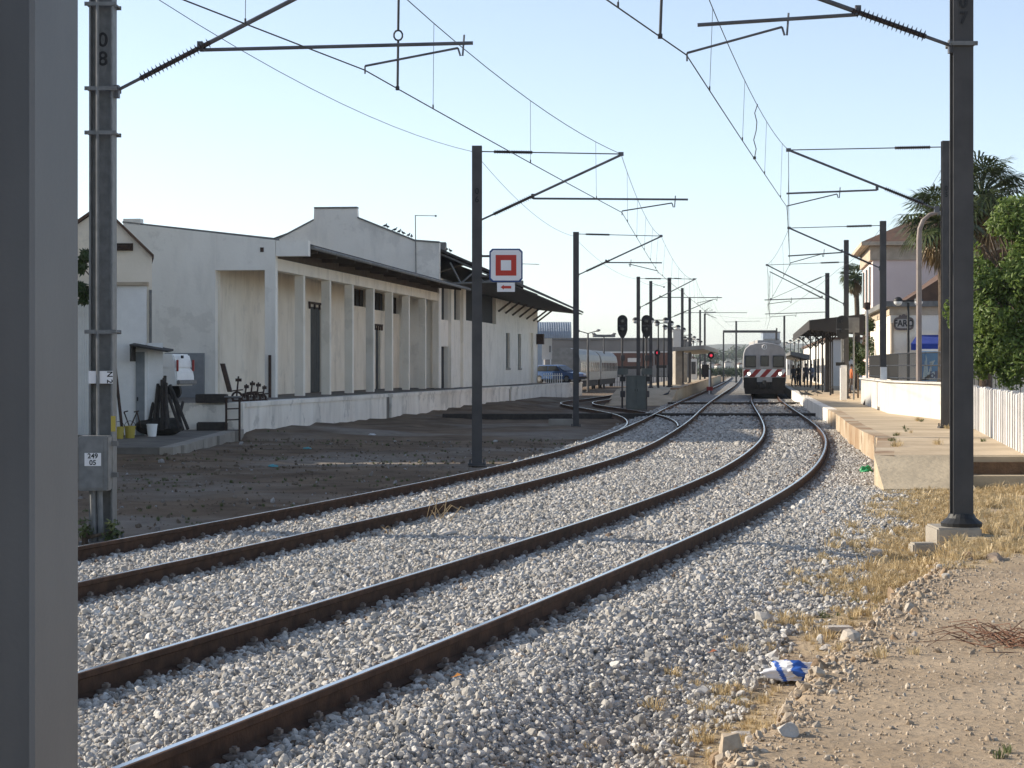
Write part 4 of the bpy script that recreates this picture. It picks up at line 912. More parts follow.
# left row
m8=mast("grey H-section mast with a cable box, second from the left edge",103,27.0,-0.32,8.3,0.30,True,m=M_galv,base='plate',
   arms=[('diag',(116,91),(366,-38)),('reg',(200,50),(473,43)),('steady',(458,48),(365,66)),('tie',(110,-50),(366,-41))],number="0\n8",numpy_=CAMH+(HOR-50)*27/F,clamps=[CAMH+(HOR-p)*27/F for p in (6,90,134,332)])
def mast8_extras():
    Y=27.0; q=lambda px,py,dy=0: W(px,py,Y+dy)
    x=(103-CX)*Y/F
    # junction box with its number plate, cable pipes and the white painted band
    a,b=q(78,436,-0.46),q(108,491,-0.46); bxm=MB(); bxm.box(((a.x+b.x)/2,Y-0.32,(a.z+b.z)/2),(b.x-a.x,0.28,a.z-b.z),0,0,0.015); bb=bxm.build("cable_box",M_galv,m8)
    lid=MB(); lid.box(((a.x+b.x)/2-0.02,Y-0.465,(a.z+b.z)/2),(b.x-a.x-0.07,0.014,a.z-b.z-0.06),0,0,0.006); lid.build("lid",M_galv,bb)
    pa,pb=q(84.5,453,-0.48),q(101,466,-0.48); MB().box(((pa.x+pb.x)/2,Y-0.477,(pa.z+pb.z)/2),(pb.x-pa.x,0.006,pa.z-pb.z)).build("number_plate",M_signwh,bb)
    text_mesh("249\n05",0.088,"plate_number",M_black,bb,((pa.x+pb.x)/2,Y-0.482,(pa.z+pb.z)/2),(1,0,0),(0,0,1),0.001,0.002)
    mb=MB(); 
    for px,r in ((93,0.042),(99.5,0.038)): mb.tube([q(px,490,-0.3),q(px+1.5,541,-0.3)],r,10)
    mb.build("cable_pipe",M_galv,m8)
    mb=MB(); mb.tube([q(97.5,-20,-0.17),q(97.5,300,-0.17),q(98.0,436,-0.17)],0.022,8); mb.build("conduit",M_galv,m8)
    za,zb=q(0,371,-.155).z,q(0,383.5,-.155).z; mb=MB(); mb.box((x,Y-0.155,(za+zb)/2),(0.31,0.008,za-zb)); mb.build("painted_band",M_signwh,m8)
    text_mesh("N 2",0.10,"band_number",M_black,m8,(x+0.115,Y-0.161,(za+zb)/2),(0,0,-1),(1,0,0),0.001,0.002)
    mb=MB(); w1,w2=q(111,416,-.155),q(115.5,431.5,-.155); mb.box(((w1.x+w2.x)/2,Y-0.155,(w1.z+w2.z)/2),(w2.x-w1.x,0.008,w1.z-w2.z)); mb.build("warning_strip",M_yellow,m8)
    mb=MB(); mb.box((x+0.05,Y-0.2,q(0,443).z),(0.36,0.06,0.06)); mb.build("box_bracket",M_galv,m8); MB().box((x+0.05,Y-0.2,q(0,474).z),(0.36,0.06,0.06)).build("box_bracket",M_galv,m8)
mast8_extras()
m6=mast("dark mast carrying the red and white square sign",477,49.0,-0.33,CAMH+(HOR-146)*49/F,0.235,False,
   arms=[('diag',(480,220.5),(621,155)),('tie',(481,151.5),(621,154)),('reg',(533,198.5),(688,199.5)),('steady',(672,203),(622,211))],number="0\n6",numpy_=CAMH+(HOR-196)*49/F)
m4=mast("dark mast standing right of the goods shed roof tip, behind the sign",576,80.0,-0.34,CAMH+(HOR-232)*80/F,0.22,False,
   arms=[('diag',(578,275),(661,236.5)),('tie',(578,234),(661,236)),('reg',(606,262.5),(662,262.8)),('steady',(629,264),(658,271))])
LM=[("slim dark mast right behind the green relay cabinet",638.3,119.5,-0.32,276.7,0.20,[('diag',(640,307.5),(695.5,279)),('tie',(640,278.5),(694,279)),('reg',(660,297.3),(722,297.6)),('steady',(716,299),(697,303))]),
 ("slim dark mast just right of the right-hand twin signal head",650.8,140,0.5,281,0.20,[('tie',(651,283),(664,287))]),
 ("thickest dark mast of the island platform, left of the concrete shelter",669.4,146,0.55,277.7,0.25,[('diag',(670,318),(712,300)),('tie',(670,278),(694,279.5))]),
 ("dark mast rising behind the pillar of the concrete shelter",682.3,168,0.55,288,0.21,[('reg',(683,313),(716,312))]),
 ("dark mast above the roof end of the concrete shelter",689.7,180,0.55,298,0.21,[('reg',(690,312.6),(747,312.7))]),
 ("left one of the two slim masts right of the concrete shelter",700.1,228,-0.1,310,0.20,[]),
 ("mast topped with looped fittings, right one of the pair right of the shelter",704.8,236,-0.1,313.5,0.20,[('tie',(704.8,312),(712,310)),('diag',(705,311),(709,308)),('diag',(706,314),(716,318))]),
 ("lone far mast between the tracks, left of the train",736.2,285,-0.2,321,0.23,[('reg',(726,322),(760,321))])]
for lab,px,Y,z0,pt,wd,ar in LM: mast(lab,px,Y,z0,CAMH+(HOR-pt)*Y/F,wd,False,arms=ar,base='plate')
# right row
m7=mast("thick dark mast on a concrete block in the dry grass, nearest on the right",961.5,25.5,0.03,7.6,0.243,False,base='dome',
   arms=[('diag',(952,46),(690,-48)),('reg',(858,14.5),(697.5,25)),('steady',(782,27),(687,53)),('tie',(955,-45),(690,-49))],number="0\n7",numpy_=CAMH+(HOR-12)*25.5/F,clamps=[CAMH+(HOR-45)*25.5/F])
mb=MB(); mb.box((5.38,25.6,-0.14),(0.54,0.74,0.31),0,0,0.02); mb.build("foundation_block",M_conc,m7)
m5=mast("dark mast at the back of the platform beside the white wall, second on the right",945.5,53.4,0.4,CAMH+(HOR-141)*53.4/F,0.20,False,
   arms=[('diag',(936,209),(788.5,150)),('tie',(942,147),(788.5,150)),('reg',(877,190),(786.5,193.5)),('steady',(837,194),(787,206))],number="0\n5",numpy_=CAMH+(HOR-192)*53.4/F)
m3=mast("dark mast with a white painted foot against the white wall, third on the right",883,75.7,0.4,CAMH+(HOR-221)*75.7/F,0.21,False,
   arms=[('diag',(880,268),(789,228)),('tie',(880,225.5),(789,228)),('reg',(842,252.5),(788,256)),('steady',(822,254),(790,263)),('drop',(788.5,150),(789,206))])
MB().box(((883-CX)*75.7/F,75.7-0.125,1.60),(0.235,0.02,0.70)).build("white_band",M_whitep,m3)
mast("thick pole behind the platform signal, carrying two sloping arms",846.3,103,0.4,CAMH+(HOR-240)*103/F,0.22,False,
   arms=[('diag',(844,304),(767,265)),('tie',(845,262),(767,265)),('reg',(822,298),(764.5,300)),('steady',(790,301),(768,304))],base='plate')
mast("dark mast in front of the platform canopy, above the people",827.3,130,0.4,CAMH+(HOR-273)*130/F,0.24,False,
   arms=[('diag',(826,300),(770.5,272)),('tie',(826,275),(771,299)),('reg',(826,312),(765,314)),('steady',(795,315),(770,317))],base='plate')
mast("short far mast above the train roof",776.7,330,-0.2,CAMH+(HOR-328)*330/F,0.21,False)
mast("far mast just right of the train roof",784.3,255,0.4,CAMH+(HOR-316)*255/F,0.22,False)
# portal beam over the tracks behind the train
p,q=W(723,331.5,300),W(777,332.5,300); t=thing("signal_gantry","far steel beam spanning over the tracks behind the train","gantry",(p.x,p.y,-0.2))
MB().box(((p.x+q.x)/2,300,p.z),(q.x-p.x,0.5,0.35)).build("beam",M_mast,t); MB().box((p.x+0.1,300.3,(p.z-0.2)/2),(0.2,0.2,p.z+0.2)).build("upright",M_mast,t); MB().box((q.x-0.1,300.3,(p.z-0.2)/2),(0.2,0.2,p.z+0.2)).build("upright",M_mast,t)

# ================================================================== OVERHEAD WIRES
def catenary(label, supports, prev_c, prev_m, rc=0.0085, rm=0.007, jump=()):
    C=[Vector(prev_c)]+[s[0] for s in supports]; Mm=[Vector(prev_m)]+[s[1] for s in supports]
    root=thing("overhead_line",label,"overhead wire",C[0],"overhead lines of the two tracks")
    def sag(a,b,k,n):
        return [a.lerp(b,i/n)-Vector((0,0,4*k*(i/n)*(1-i/n))) for i in range(n+1)]
    cp=[];mp=[];drops=[]
    for i in range(len(C)-1):
        n=12; L=(C[i+1]-C[i]).length; s=sag(C[i],C[i+1],0.02,n); k=min(0.55,0.012*L); t=sag(Mm[i],Mm[i+1],k,n)
        cp+=s[:-1]; mp+=t[:-1]
        nd=max(2,int(L/6)) if i<5 else 0
        for j in range(nd):
            f=(j+0.5)/nd; a=C[i].lerp(C[i+1],f)-Vector((0,0,0.08*f*(1-f))); b=Mm[i].lerp(Mm[i+1],f)-Vector((0,0,4*k*f*(1-f))); drops.append((a,b))
    cp.append(C[-1]); mp.append(Mm[-1])
    MB().tube(cp,rc,6).build("contact_wire",M_wire,root); MB().tube(mp,rm,6).build("messenger_wire",M_wire,root)
    for a,b in drops: MB().tube([a,b],0.004,5).tube([a-Vector((0,0,0.0)),a+Vector((0,0,0.06))],0.012,5).build("dropper",M_wire,root)
    for (i,f,r,ring) in jump:
        a=C[i].lerp(C[i+1],f); L=(C[i+1]-C[i]).length; b=Mm[i].lerp(Mm[i+1],f)-Vector((0,0,4*min(0.55,0.012*L)*f*(1-f)))
        if not ring:
            MB().tube([a+(b-a)*(k/6)+Vector((0.03*math.sin(k*2.2),0,0)) for k in range(7)],r,8).box(a,(0.05,0.07,0.05)).build('jumper_cable',M_wire,root); continue
        md=a.lerp(b,0.55); mb=MB()
        mb.tube([a,a.lerp(b,0.3),md-Vector((0,0,0.07))],r,8); mb.tube([md+Vector((0,0,0.07)),b],r,8); mb.box(a,(0.05,0.07,0.05))
        mb.tube([md+Vector((0.06*math.sin(k*math.pi/5),0,0.07*math.cos(k*math.pi/5))) for k in range(11)],r*0.8,6); mb.build("jumper_cable",M_wire,root)
    return root
catenary("overhead contact and messenger wires above the left track",
  [(W(364.5,70,27),W(366,-38,27)),(W(622,212.5,49),W(621,154,49)),(W(658,272,80),W(661,236,80)),(W(697,304,119.5),W(695.5,279,119.5)),(W(713,318,175),W(712,300,175)),(W(733,336,250),W(733,326,250))],
  (-8.3,5,5.8),(-8.3,5,7.1),jump=[(1,0.075,0.017,True)])
catenary("overhead contact and messenger wires above the near right track",
  [(W(686.5,55,25.5),W(690,-48,25.5)),(W(787,207,53.4),W(788.5,150,53.4)),(W(790,264,75.7),W(789,228,75.7)),(W(768,305,92),W(767,265,92)),(W(770,318,130),W(770.5,272,130)),(W(765,336,255),W(765,326,255))],
  (-3.9,5,5.75),(-3.87,5.05,7.0),jump=[(0,0.93,0.017,True),(1,0.50,0.009,False)])
# return conductor hung on the left masts
def conductor(label,pts,k=0.35,r=0.006):
    out=[]
    for a,b in zip(pts[:-1],pts[1:]):
        a,b=Vector(a),Vector(b); out+=[a.lerp(b,i/12)-Vector((0,0,4*k*(i/12)*(1-i/12))) for i in range(12)]
    out.append(Vector(pts[-1])); tag(MB().tube(out,r,5).build("return_wire",M_wire,loc=out[0]),label,"overhead wire")
conductor("thin return wire sagging between the tops of the left masts",[(-8.3,5,7.2),W(98,-40,27),W(474,152,49),W(573,236,80),W(637,279,119.5),W(669,281,146)])
conductor("thin cross wire running from the station roof up to the masts",[W(900,233,112),W(944,165,53.4)],0.1,0.006)
conductor("thin wire slanting across the tracks from the second right mast to the far left masts",[W(884,224,75.7),W(840,268,92),W(768,318,150),W(704,313,236)],0.2,0.007)

# ================================================================== SIGNS AND SIGNALS
def square_sign():
    Y=48.72; c=W(506,265.3,Y); s=33.4*Y/F; root=thing("square_sign","white square sign with red target and blue border on the mast","railway sign",c)
    def rs(w,cut,y,th,m,name,par):
        h=w/2; k=cut; poly=[(-h+k,-h),(h-k,-h),(h,-h+k),(h,h-k),(h-k,h),(-h+k,h),(-h,h-k),(-h,-h+k)] if k>0 else [(-h,-h),(h,-h),(h,h),(-h,h)]
        return MB().prism([(c.x+a,y,c.z+b) for a,b in poly],(0,1,0),th).build(name,m,par)
    rs(s,0.09*s,Y,0.03,M_signbl,"border_plate",root); rs(s*0.91,0.075*s,Y-0.005,0.0045,M_signwh,"white_field",root)
    rs(s*0.62,0,Y-0.010,0.0045,M_signred,"red_square",root); rs(s*0.305,0,Y-0.015,0.0045,M_signwh,"white_centre",root)
    d=W(506,287.2,Y); MB().box((d.x,Y+0.01,d.z),(17.8*Y/F,0.02,9.2*Y/F)).build("arrow_plate",M_signwh,root)
    u=Y/F; MB().prism([(d.x+a*u,Y-0.006,d.z+b*u) for a,b in ((-5.5,0),(-2.2,2.3),(-2.2,1.3),(5.2,1.3),(5.2,-1.3),(-2.2,-1.3),(-2.2,-2.3))],(0,1,0),0.005).build("red_arrow",M_signred,root)
    mb=MB(); mx=(477-CX)*49/F
    for py in (256,276): q=W(489,py,Y); mb.box(((mx+0.05+q.x+0.5)/2,Y+0.055,q.z),(q.x+0.5-mx-0.05,0.04,0.05))
    mb.build("bracket",M_mast,root)
square_sign()
def twin_signal(label,px,group):
    Y=112; x=(px-CX)*Y/F; zt=CAMH+(HOR-315)*Y/F; zb=CAMH+(HOR-338)*Y/F; root=thing("railway_signal",label,"railway signal",(x,Y,-0.34),group)
    MB().tube([(x,Y,-0.36),(x,Y,zt-0.4)],0.055,10).build("post",M_mast,root)
    r=0.27; pts=[]
    for k in range(13): a=math.pi*k/12; pts.append((x+r*math.cos(a),Y-0.16,zt-r+r*math.sin(a)))
    pts+=[(x-r,Y-0.16,zb+0.42),(x-r*0.75,Y-0.16,zb+0.2),(x-0.08,Y-0.16,zb),(x+0.08,Y-0.16,zb),(x+r*0.75,Y-0.16,zb+0.2),(x+r,Y-0.16,zb+0.42)]
    MB().prism(pts,(0,1,0),0.05).build("back_board",M_black,root)
    for k in range(2):
        z=zt-0.33-0.42*k; h=MB(); h.tube([(x,Y-0.17,z),(x,Y-0.42,z+0.0)],0.11,14); hh=h.build("hood",M_black,root); MB().disc((x,Y-0.425,z),(0,1,0),0.08,0.01).build("lens",M_glass,hh)
    for py,w,h,m in ((358,0.22,0.30,M_mast),(371.5,0.55,0.34,M_green),(379,0.30,0.26,M_black),(394,0.26,0.34,M_mast)):
        z=CAMH+(HOR-py)*Y/F; MB().box((x+0.02,Y-0.12,z),(w,0.2,h),0,0,0.02).build("equipment_box",m,root)
    z=CAMH+(HOR-326)*Y/F; MB().box((x,Y-0.2,z),(0.56,0.015,0.02)).build("trim_bar",M_galv,root)
twin_signal("black two-lamp signal left of the green relay cabinet",622.3,"twin black signals by the relay cabinet")
twin_signal("black two-lamp signal right of the green relay cabinet",646.3,"twin black signals by the relay cabinet")
def cabinet():
    Y=109; a,b=W(626.2,375.5,Y),W(645.6,410.5,Y); z0=-0.37; root=thing("relay_cabinet","grey green relay cabinet with double doors between two black signals","cabinet",((a.x+b.x)/2,Y,z0))
    cx=(a.x+b.x)/2; w=b.x-a.x; MB().box((cx,Y,(a.z+z0)/2+0.04),(w,0.6,a.z-z0-0.16),0,0,0.015).build("body",M_green,root)
    MB().box((cx,Y,a.z-0.03),(w+0.08,0.7,0.06),0,0,0.01).build("roof",M_green,root); MB().box((cx,Y,z0+0.06),(w+0.04,0.64,0.12)).build("plinth",M_concd,root)
    for s in (-1,1):
        d=MB().box((cx+s*w*0.245,Y-0.312,(a.z+z0)/2+0.04),(w*0.46,0.02,a.z-z0-0.3),0,0,0.006).build("door",M_green,root)
        MB().box((cx+s*0.06,Y-0.335,0.75),(0.025,0.03,0.12)).build("handle",M_dark,d)
cabinet()
M_redglow=mat("red_signal_lamp",(0.5,0.02,0.03),None,rough=0.3,emit=((1.0,0.05,0.10),0.5))
M_headl=mat("head_lamp_glow",(1,0.95,0.85),None,rough=0.3,emit=((1.0,0.88,0.72),4.0))
def red_signal(label,px,py,Y,z0,r,white_foot):
    c=W(px,py,Y); root=thing("red_signal",label,"railway signal",(c.x,Y,z0),"red lit signals")
    MB().tube([(c.x,Y,z0),(c.x,Y,c.z)],0.05,8).build("post",M_mast,root)
    MB().disc((c.x,Y-0.1,c.z),(0,1,0),r,0.06).build("back_board",M_black,root); h=MB().tube([(c.x,Y-0.13,c.z),(c.x,Y-0.3,c.z)],r*0.5,12).build("hood",M_black,root); MB().disc((c.x,Y-0.31,c.z),(0,1,0),r*0.42,0.02).build("lens",M_redglow,root)
    if white_foot:
        MB().box((c.x-0.12,Y-0.1,z0+1.0),(0.12,0.12,2.0)).build("white_marker",M_whitep,root); MB().box((c.x-0.1,Y-0.17,z0+0.5),(0.5,0.03,0.3)).build("red_plate",M_red,root); MB().box((c.x-0.42,Y,z0+1.9),(0.55,0.3,1.0)).build("cabinet",M_timber,root)
red_signal("red lit signal right of the concrete shelter beside the tracks",710.8,355.5,165,-0.25,0.27,True)
red_signal("red lit signal among the lamp posts left of the concrete shelter",657.2,352.8,150,0.5,0.22,False)

# ================================================================== LAMP POSTS
def globe(mb_w,mb_b,c,r):
    n=7; mb_w.lathe(c,[(r*math.sin(math.pi*k/(2*n))+0.002,-r*math.cos(math.pi*k/(2*n))) for k in range(n+1)],14)
    mb_b.lathe(c,[(r*1.06*math.cos(math.pi*k/(2*n))+0.002,0.012+r*1.0*math.sin(math.pi*k/(2*n))) for k in range(n+1)],14)
def globe_lamp(label,px,py,Y,z0,arm,group,r=0.2):
    c=W(px,py,Y); x=c.x; root=thing("globe_lamp",label,"street lamp",(x,Y,z0),group)
    MB().tube([(x,Y,z0),(x,Y,z0+0.9),(x,Y,c.z-0.05)],[0.075,0.055,0.045],10).build("post",M_black,root)
    MB().tube([(x-arm+r*0.8,Y,c.z+0.02),(x,Y,c.z+0.03),(x+arm-r*0.8,Y,c.z+0.02)],0.03,8).build("cross_arm",M_black,root)
    for s in (-1,1):
        a,b=MB(),MB(); globe(a,b,(x+s*arm,Y,c.z),r); g=a.build("lamp_globe",M_lampw,root,True); b.build("lamp_cap",M_black,g,True)
GI="globe lamps along the island platform"
ILP=[(643.3,320.5,136,"nearest twin globe lamp of the island platform, between the black signal heads"),(658.3,320.5,141,"twin globe lamp of the island platform, second from the signals"),(664,323.5,150,"twin globe lamp of the island platform, third from the signals"),(671.5,327.5,162,"twin globe lamp left of the thick mast on the island platform"),
 (677.5,330,174,"twin globe lamp beside the white board over the shelter")]+[(px,py,Y,"one of the small far twin globe lamps over the shelter roof") for px,py,Y in ((685,335.5,203),(689.5,338,221),(693.5,340.3,240),(697,342.3,262))]
for px,py,Y,l in ILP: globe_lamp(l,px,py,Y,0.5,0.50,GI)
globe_lamp("black twin globe lamp in front of the station wall, right of the town name sign",908.3,301.5,82,0.33,0.40,"globe lamps of the station",0.17)
for i,(px,py,Y) in enumerate(((790.5,343.5,272),(794.5,341.5,250),(798.5,339.5,232),(803,337.8,215))): globe_lamp("one of the far twin globe lamps of the right platform beyond the canopy",px,py,Y,0.4,0.5,"far globe lamps of the right platform")
def twin_arm_lamp(label,px,py,Y,z0,half):
    c=W(px,py,Y); root=thing("street_lamp",label,"street lamp",(c.x,Y,z0),"twin arm street lamps in the yard")
    MB().tube([(c.x,Y,z0),(c.x,Y,c.z)],[0.12,0.07],8).build("post",M_mast,root)
    for s in (-1,1):
        MB().tube([(c.x,Y,c.z),(c.x+s*half*0.7,Y,c.z+0.22)],0.045,6).build("arm",M_mast,root); MB().tube([(c.x+s*half*0.66,Y,c.z+0.2),(c.x+s*half*0.8,Y,c.z+0.28),(c.x+s*half*1.0,Y,c.z+0.3)],[0.06,0.13,0.06],8).build("lamp_head",M_galv,root)
twin_arm_lamp("nearer twin arm street lamp above the silver coaches",588,333.5,186,-0.3,1.1)
twin_arm_lamp("farther twin arm street lamp left of the black signals",604,336.5,225,-0.3,1.3)
p=W(919,382,66); mb=MB(); pp=[(919.3,395),(919,240),(919.8,229),(923,220.5),(930,214.5),(938,212.5),(943,213)]
t=thing("street_lamp","tall rust pink lamp pole with a bent top in front of the station","street lamp",(p.x,66,0.33))
MB().tube([(p.x,66,0.33)]+[tuple(W(a,b,66)) for a,b in pp[1:]],[0.09,0.085,0.08,0.07,0.065,0.06,0.055],10).build("post",mat("pink_rust_paint",(0.27,0.225,0.20),(0.21,0.17,0.15),3,0.6),t)
q=W(945,213.5,66); MB().box((q.x,66,q.z),(0.5,0.22,0.1),0,0,0.03).build("lamp_head",M_galv,t)
p=W(867,404,86); t=thing("thin_pole","thin pale pole with a rusty box on top at the end of the white wall","pole",(p.x,86,0.4))
MB().tube([(p.x,86,0.4),(p.x,86,CAMH+(HOR-306)*86/F)],0.055,8).build("post",mat("pale_pole_paint",(0.45,0.42,0.39),None,rough=0.6),t); MB().lathe((p.x,86,0.4),[(0.16,0),(0.16,0.05),(0.07,0.25)],10).build("foot",M_rust,t)
c=W(867.5,306,86); MB().box((c.x,86,c.z),(0.22,0.2,0.3),0,0,0.02).build("top_box",M_rust,t)
# signal on the right platform with its white lower post
Y=98; x=(843,)[0]; c=W(842.2,327,Y); t=thing("platform_signal","black oblong signal on a white pillar at the platform edge","railway signal",(c.x,Y,0.4))
r=0.21; zt=CAMH+(HOR-315.5)*Y/F; zb=CAMH+(HOR-339)*Y/F
pts=[(c.x+r*math.cos(math.pi*k/12)*1.35,Y-0.14,zt-r+r*math.sin(math.pi*k/12)) for k in range(13)]+[(c.x+r*1.35*math.cos(math.pi+math.pi*k/12),Y-0.14,zb+r+r*math.sin(math.pi+math.pi*k/12)) for k in range(13)]
MB().prism(pts,(0,1,0),0.06).build("back_board",M_black,t)
MB().box((c.x,Y-0.15,c.z-0.1),(0.62,0.02,0.03)).build("trim_bar",M_galv,t)
MB().tube([(c.x,Y,0.4),(c.x,Y,zt-0.3)],0.06,10).build("post",M_galv,t)
MB().box((W(843,380,Y).x,Y-0.12,0.4+0.82),(0.30,0.2,1.64),0,0,0.02).build("white_pillar",M_whitep,t)
MB().box((c.x-0.1,Y-0.1,CAMH+(HOR-364)*Y/F),(0.42,0.14,0.16)).build("equipment_box",M_dark,t)
for k in range(2): MB().disc((c.x,Y-0.21,c.z+0.25-0.4*k),(0,1,0),0.09,0.12).build("hood",M_black,t)
c=W(854,325,100); t=thing("speaker_board","grey square board on a post under the station canopy","board",(c.x,100,0.4))
MB().box((c.x,100,c.z),(10.5*100/F,0.06,15*100/F),0,0,0.01).build("panel",M_lead,t); MB().tube([(c.x,100.06,0.4),(c.x,100.06,c.z)],0.04,8).build("post",M_galv,t)
# ================================================================== TRAIN
def train():
    Y=140.0; cx=float(xr(Y))-0.02; th=math.atan(0.116); ax=Vector((math.sin(th),math.cos(th),0)); sx=Vector((math.cos(th),-math.sin(th),0))
    root=thing("passenger_train","silver railcar with red and white striped front and lit head lamps at the platform","train",(cx,Y,0))
    def p(a,l,z): q=Vector((cx,Y,0))+sx*a+ax*l; return (q.x,q.y,z)
    w=1.43; L=44
    sec=[(-w,0.95),(w,0.95),(w+0.02,1.6),(w,2.55),(w-0.03,2.85),(w-0.14,3.18),(w-0.42,3.41),(w-0.85,3.53),(0,3.59),(-w+0.85,3.53),(-w+0.42,3.41),(-w+0.14,3.18),(-w+0.03,2.85),(-w,2.55),(-w-0.02,1.6)]
    # body and front as separate meshes
    MB().prism([p(a,0.35,z) for a,z in sec],ax,L).build("body",M_steel,root)
    fr=MB(); n=len(sec); f0=[p(a*0.97,0.0,z-(0.0 if z<3 else 0.03)) for a,z in sec]; f1=[p(a,0.347,z) for a,z in sec]
    fr.add(f0+f1,[tuple(range(n))]+[(i,(i+1)%n,n+(i+1)%n,n+i) for i in range(n)]); front=fr.build("front",M_trainf,root)
    def fb(a0,a1,z0,z1,dep,m,name,par,th_=0.05):
        return MB().box8([p(a0,-dep,z0),p(a1,-dep,z0),p(a1,-dep+th_,z0),p(a0,-dep+th_,z0),p(a0,-dep,z1),p(a1,-dep,z1),p(a1,-dep+th_,z1),p(a0,-dep+th_,z1)]).build(name,m,par)
    # gangway door and windows
    fb(-0.34,0.34,1.87,3.15,0.05,M_trainf,"centre_door",root,0.07)
    for a0,a1,z0,z1 in ((-1.24,-0.62,1.98,2.66),(-0.22,0.24,2.05,2.66),(0.60,1.24,1.98,2.66)):
        wn=fb(a0,a1,z0,z1,0.075,M_glass,"front_window",root,0.04); 
        mb=MB(); 
        for (b0,b1,c0,c1) in ((a0-0.05,a1+0.05,z1+0.003,z1+0.05),(a0-0.05,a1+0.05,z0-0.05,z0-0.003),(a0-0.05,a0-0.003,z0,z1),(a1+0.003,a1+0.05,z0,z1)):
            mb.box8([p(b0,-0.09,c0),p(b1,-0.09,c0),p(b1,-0.0,c0),p(b0,-0.0,c0),p(b0,-0.09,c1),p(b1,-0.09,c1),p(b1,-0.0,c1),p(b0,-0.0,c1)])
        mb.build("window_frame",M_black,wn)
    # striped band
    band=fb(-1.40,1.40,1.28,1.80,0.060,M_whitep,"stripe_band",root,0.03)
    mb=MB(); z0,z1=1.285,1.795; sl=0.46
    for a in (-1.72,-1.02,-0.32,0.38,1.08):
        q=[(a,z0),(a+0.36,z0),(a+0.36+sl,z1),(a+sl,z1)]
        # clip to the band
        def clip(poly,xm,keep):
            out=[]
            for i in range(len(poly)):
                A,B=poly[i],poly[(i+1)%len(poly)]; ia=(A[0]-xm)*keep>=0; ib=(B[0]-xm)*keep>=0
                if ia: out.append(A)
                if ia!=ib: t=(xm-A[0])/(B[0]-A[0]); out.append((xm,A[1]+t*(B[1]-A[1])))
            return out
        q=clip(clip(q,-1.395,1),1.395,-1)
        if len(q)>2: mb.prism([p(x_,-0.066,z_) for x_,z_ in q],ax,0.005)
    mb.build("red_stripes",M_red,band)
    fb(-1.40,1.40,1.803,1.86,0.058,M_steel,"trim",root,0.03)
    for a in (-1.03,1.03):
        h=MB().disc(p(a,-0.10,1.50),ax,0.15,0.07).build("head_lamp",M_steel,root); MB().disc(p(a,-0.142,1.50),ax,0.10,0.012).build("lens",M_headl,h)
    mb=MB(); c=p(0.0,-0.07,3.28); 
    rg=[Vector(c)+sx*(0.15*math.cos(k*math.pi/8))+Vector((0,0,0.15*math.sin(k*math.pi/8))) for k in range(17)]; mb.tube(rg,0.03,6); mb.tube([Vector(c)+sx*-0.02+Vector((0,0,-0.08)),Vector(c)+sx*0.02+Vector((0,0,0.08))],0.03,6)
    mb.build("emblem",M_whitep,root)
    # lower front: apron, buffers, coupler, pipes
    fb(-1.38,-0.5,0.52,1.24,0.02,M_under,"apron",root,0.3); fb(0.5,1.38,0.52,1.24,0.02,M_under,"apron",root,0.3); fb(-0.497,0.497,0.6,1.2,-0.02,M_black,"buffer_beam",root,0.25)
    for a in (-0.88,0.88):
        b=MB().tube([p(a,0.0,0.98),p(a,-0.5,0.98)],0.11,12).build("buffer",M_under,root); MB().disc(p(a,-0.53,0.98),ax,0.24,0.05).build("buffer_head",M_under,b)
    MB().box(p(0,-0.35,0.95),(0.18,0.6,0.22)).tube([p(0,-0.62,0.95),p(0.02,-0.66,0.7),p(0,-0.6,0.5)],0.045,8).build("coupler",M_black,root)
    mb=MB()
    for a in (-0.45,-0.3,0.32,0.47): mb.tube([p(a,-0.05,0.9),p(a,-0.28,0.72),p(a*0.9,-0.2,0.45)],0.03,6)
    mb.build("brake_hoses",M_black,root)
    MB().box8([p(-1.3,0.0,0.16),p(1.3,0.0,0.16),p(1.3,0.25,0.16),p(-1.3,0.25,0.16),p(-1.34,-0.02,0.50),p(1.34,-0.02,0.50),p(1.34,0.25,0.50),p(-1.34,0.25,0.50)]).build("snow_plough",M_under,root)
    MB().box8([p(-1.30,0.4,0.30),p(1.30,0.4,0.30),p(1.30,L,0.30),p(-1.30,L,0.30),p(-1.36,0.4,0.947),p(1.36,0.4,0.947),p(1.36,L,0.947),p(-1.36,L,0.947)]).build("underframe",M_under,root)
    for l in (3.0,5.4,17,19.4,25,27.4,38,40.4):
        for a in (-0.84,0.84):
            MB().disc(p(a,l,0.43),sx,0.42,0.13,20).build("wheel",M_rust,root)
    # side: windows and doors on both flanks
    for s in (-1,1):
        for k in range(13):
            l=2.0+k*3.2; nm="side_door" if k%4==1 else "side_window"; z0,z1=(1.05,2.6) if k%4==1 else (1.75,2.5); wl=1.1 if k%4==1 else 1.9
            a0=s*(w+0.005); MB().box8([p(a0,l,z0),p(a0+s*0.025,l,z0),p(a0+s*0.025,l+wl,z0),p(a0,l+wl,z0),p(a0-s*0.03,l,z1),p(a0+s*0.01,l,z1),p(a0+s*0.01,l+wl,z1),p(a0-s*0.03,l+wl,z1)]).build(nm,M_glass if nm=="side_window" else M_trainf,root)
    for s in (-1,1):
        MB().tube([p(s*1.40,-0.06,1.05),p(s*1.42,-0.1,1.9)],0.02,6).build("grab_rail",M_steel,root)
    mb=MB(); mb.box(p(0.2,4.0,3.66),(1.6,2.4,0.22)); mb.box(p(-0.3,12,3.66),(1.2,3.0,0.2)); mb.build("roof_vents",M_trainf,root)
train()

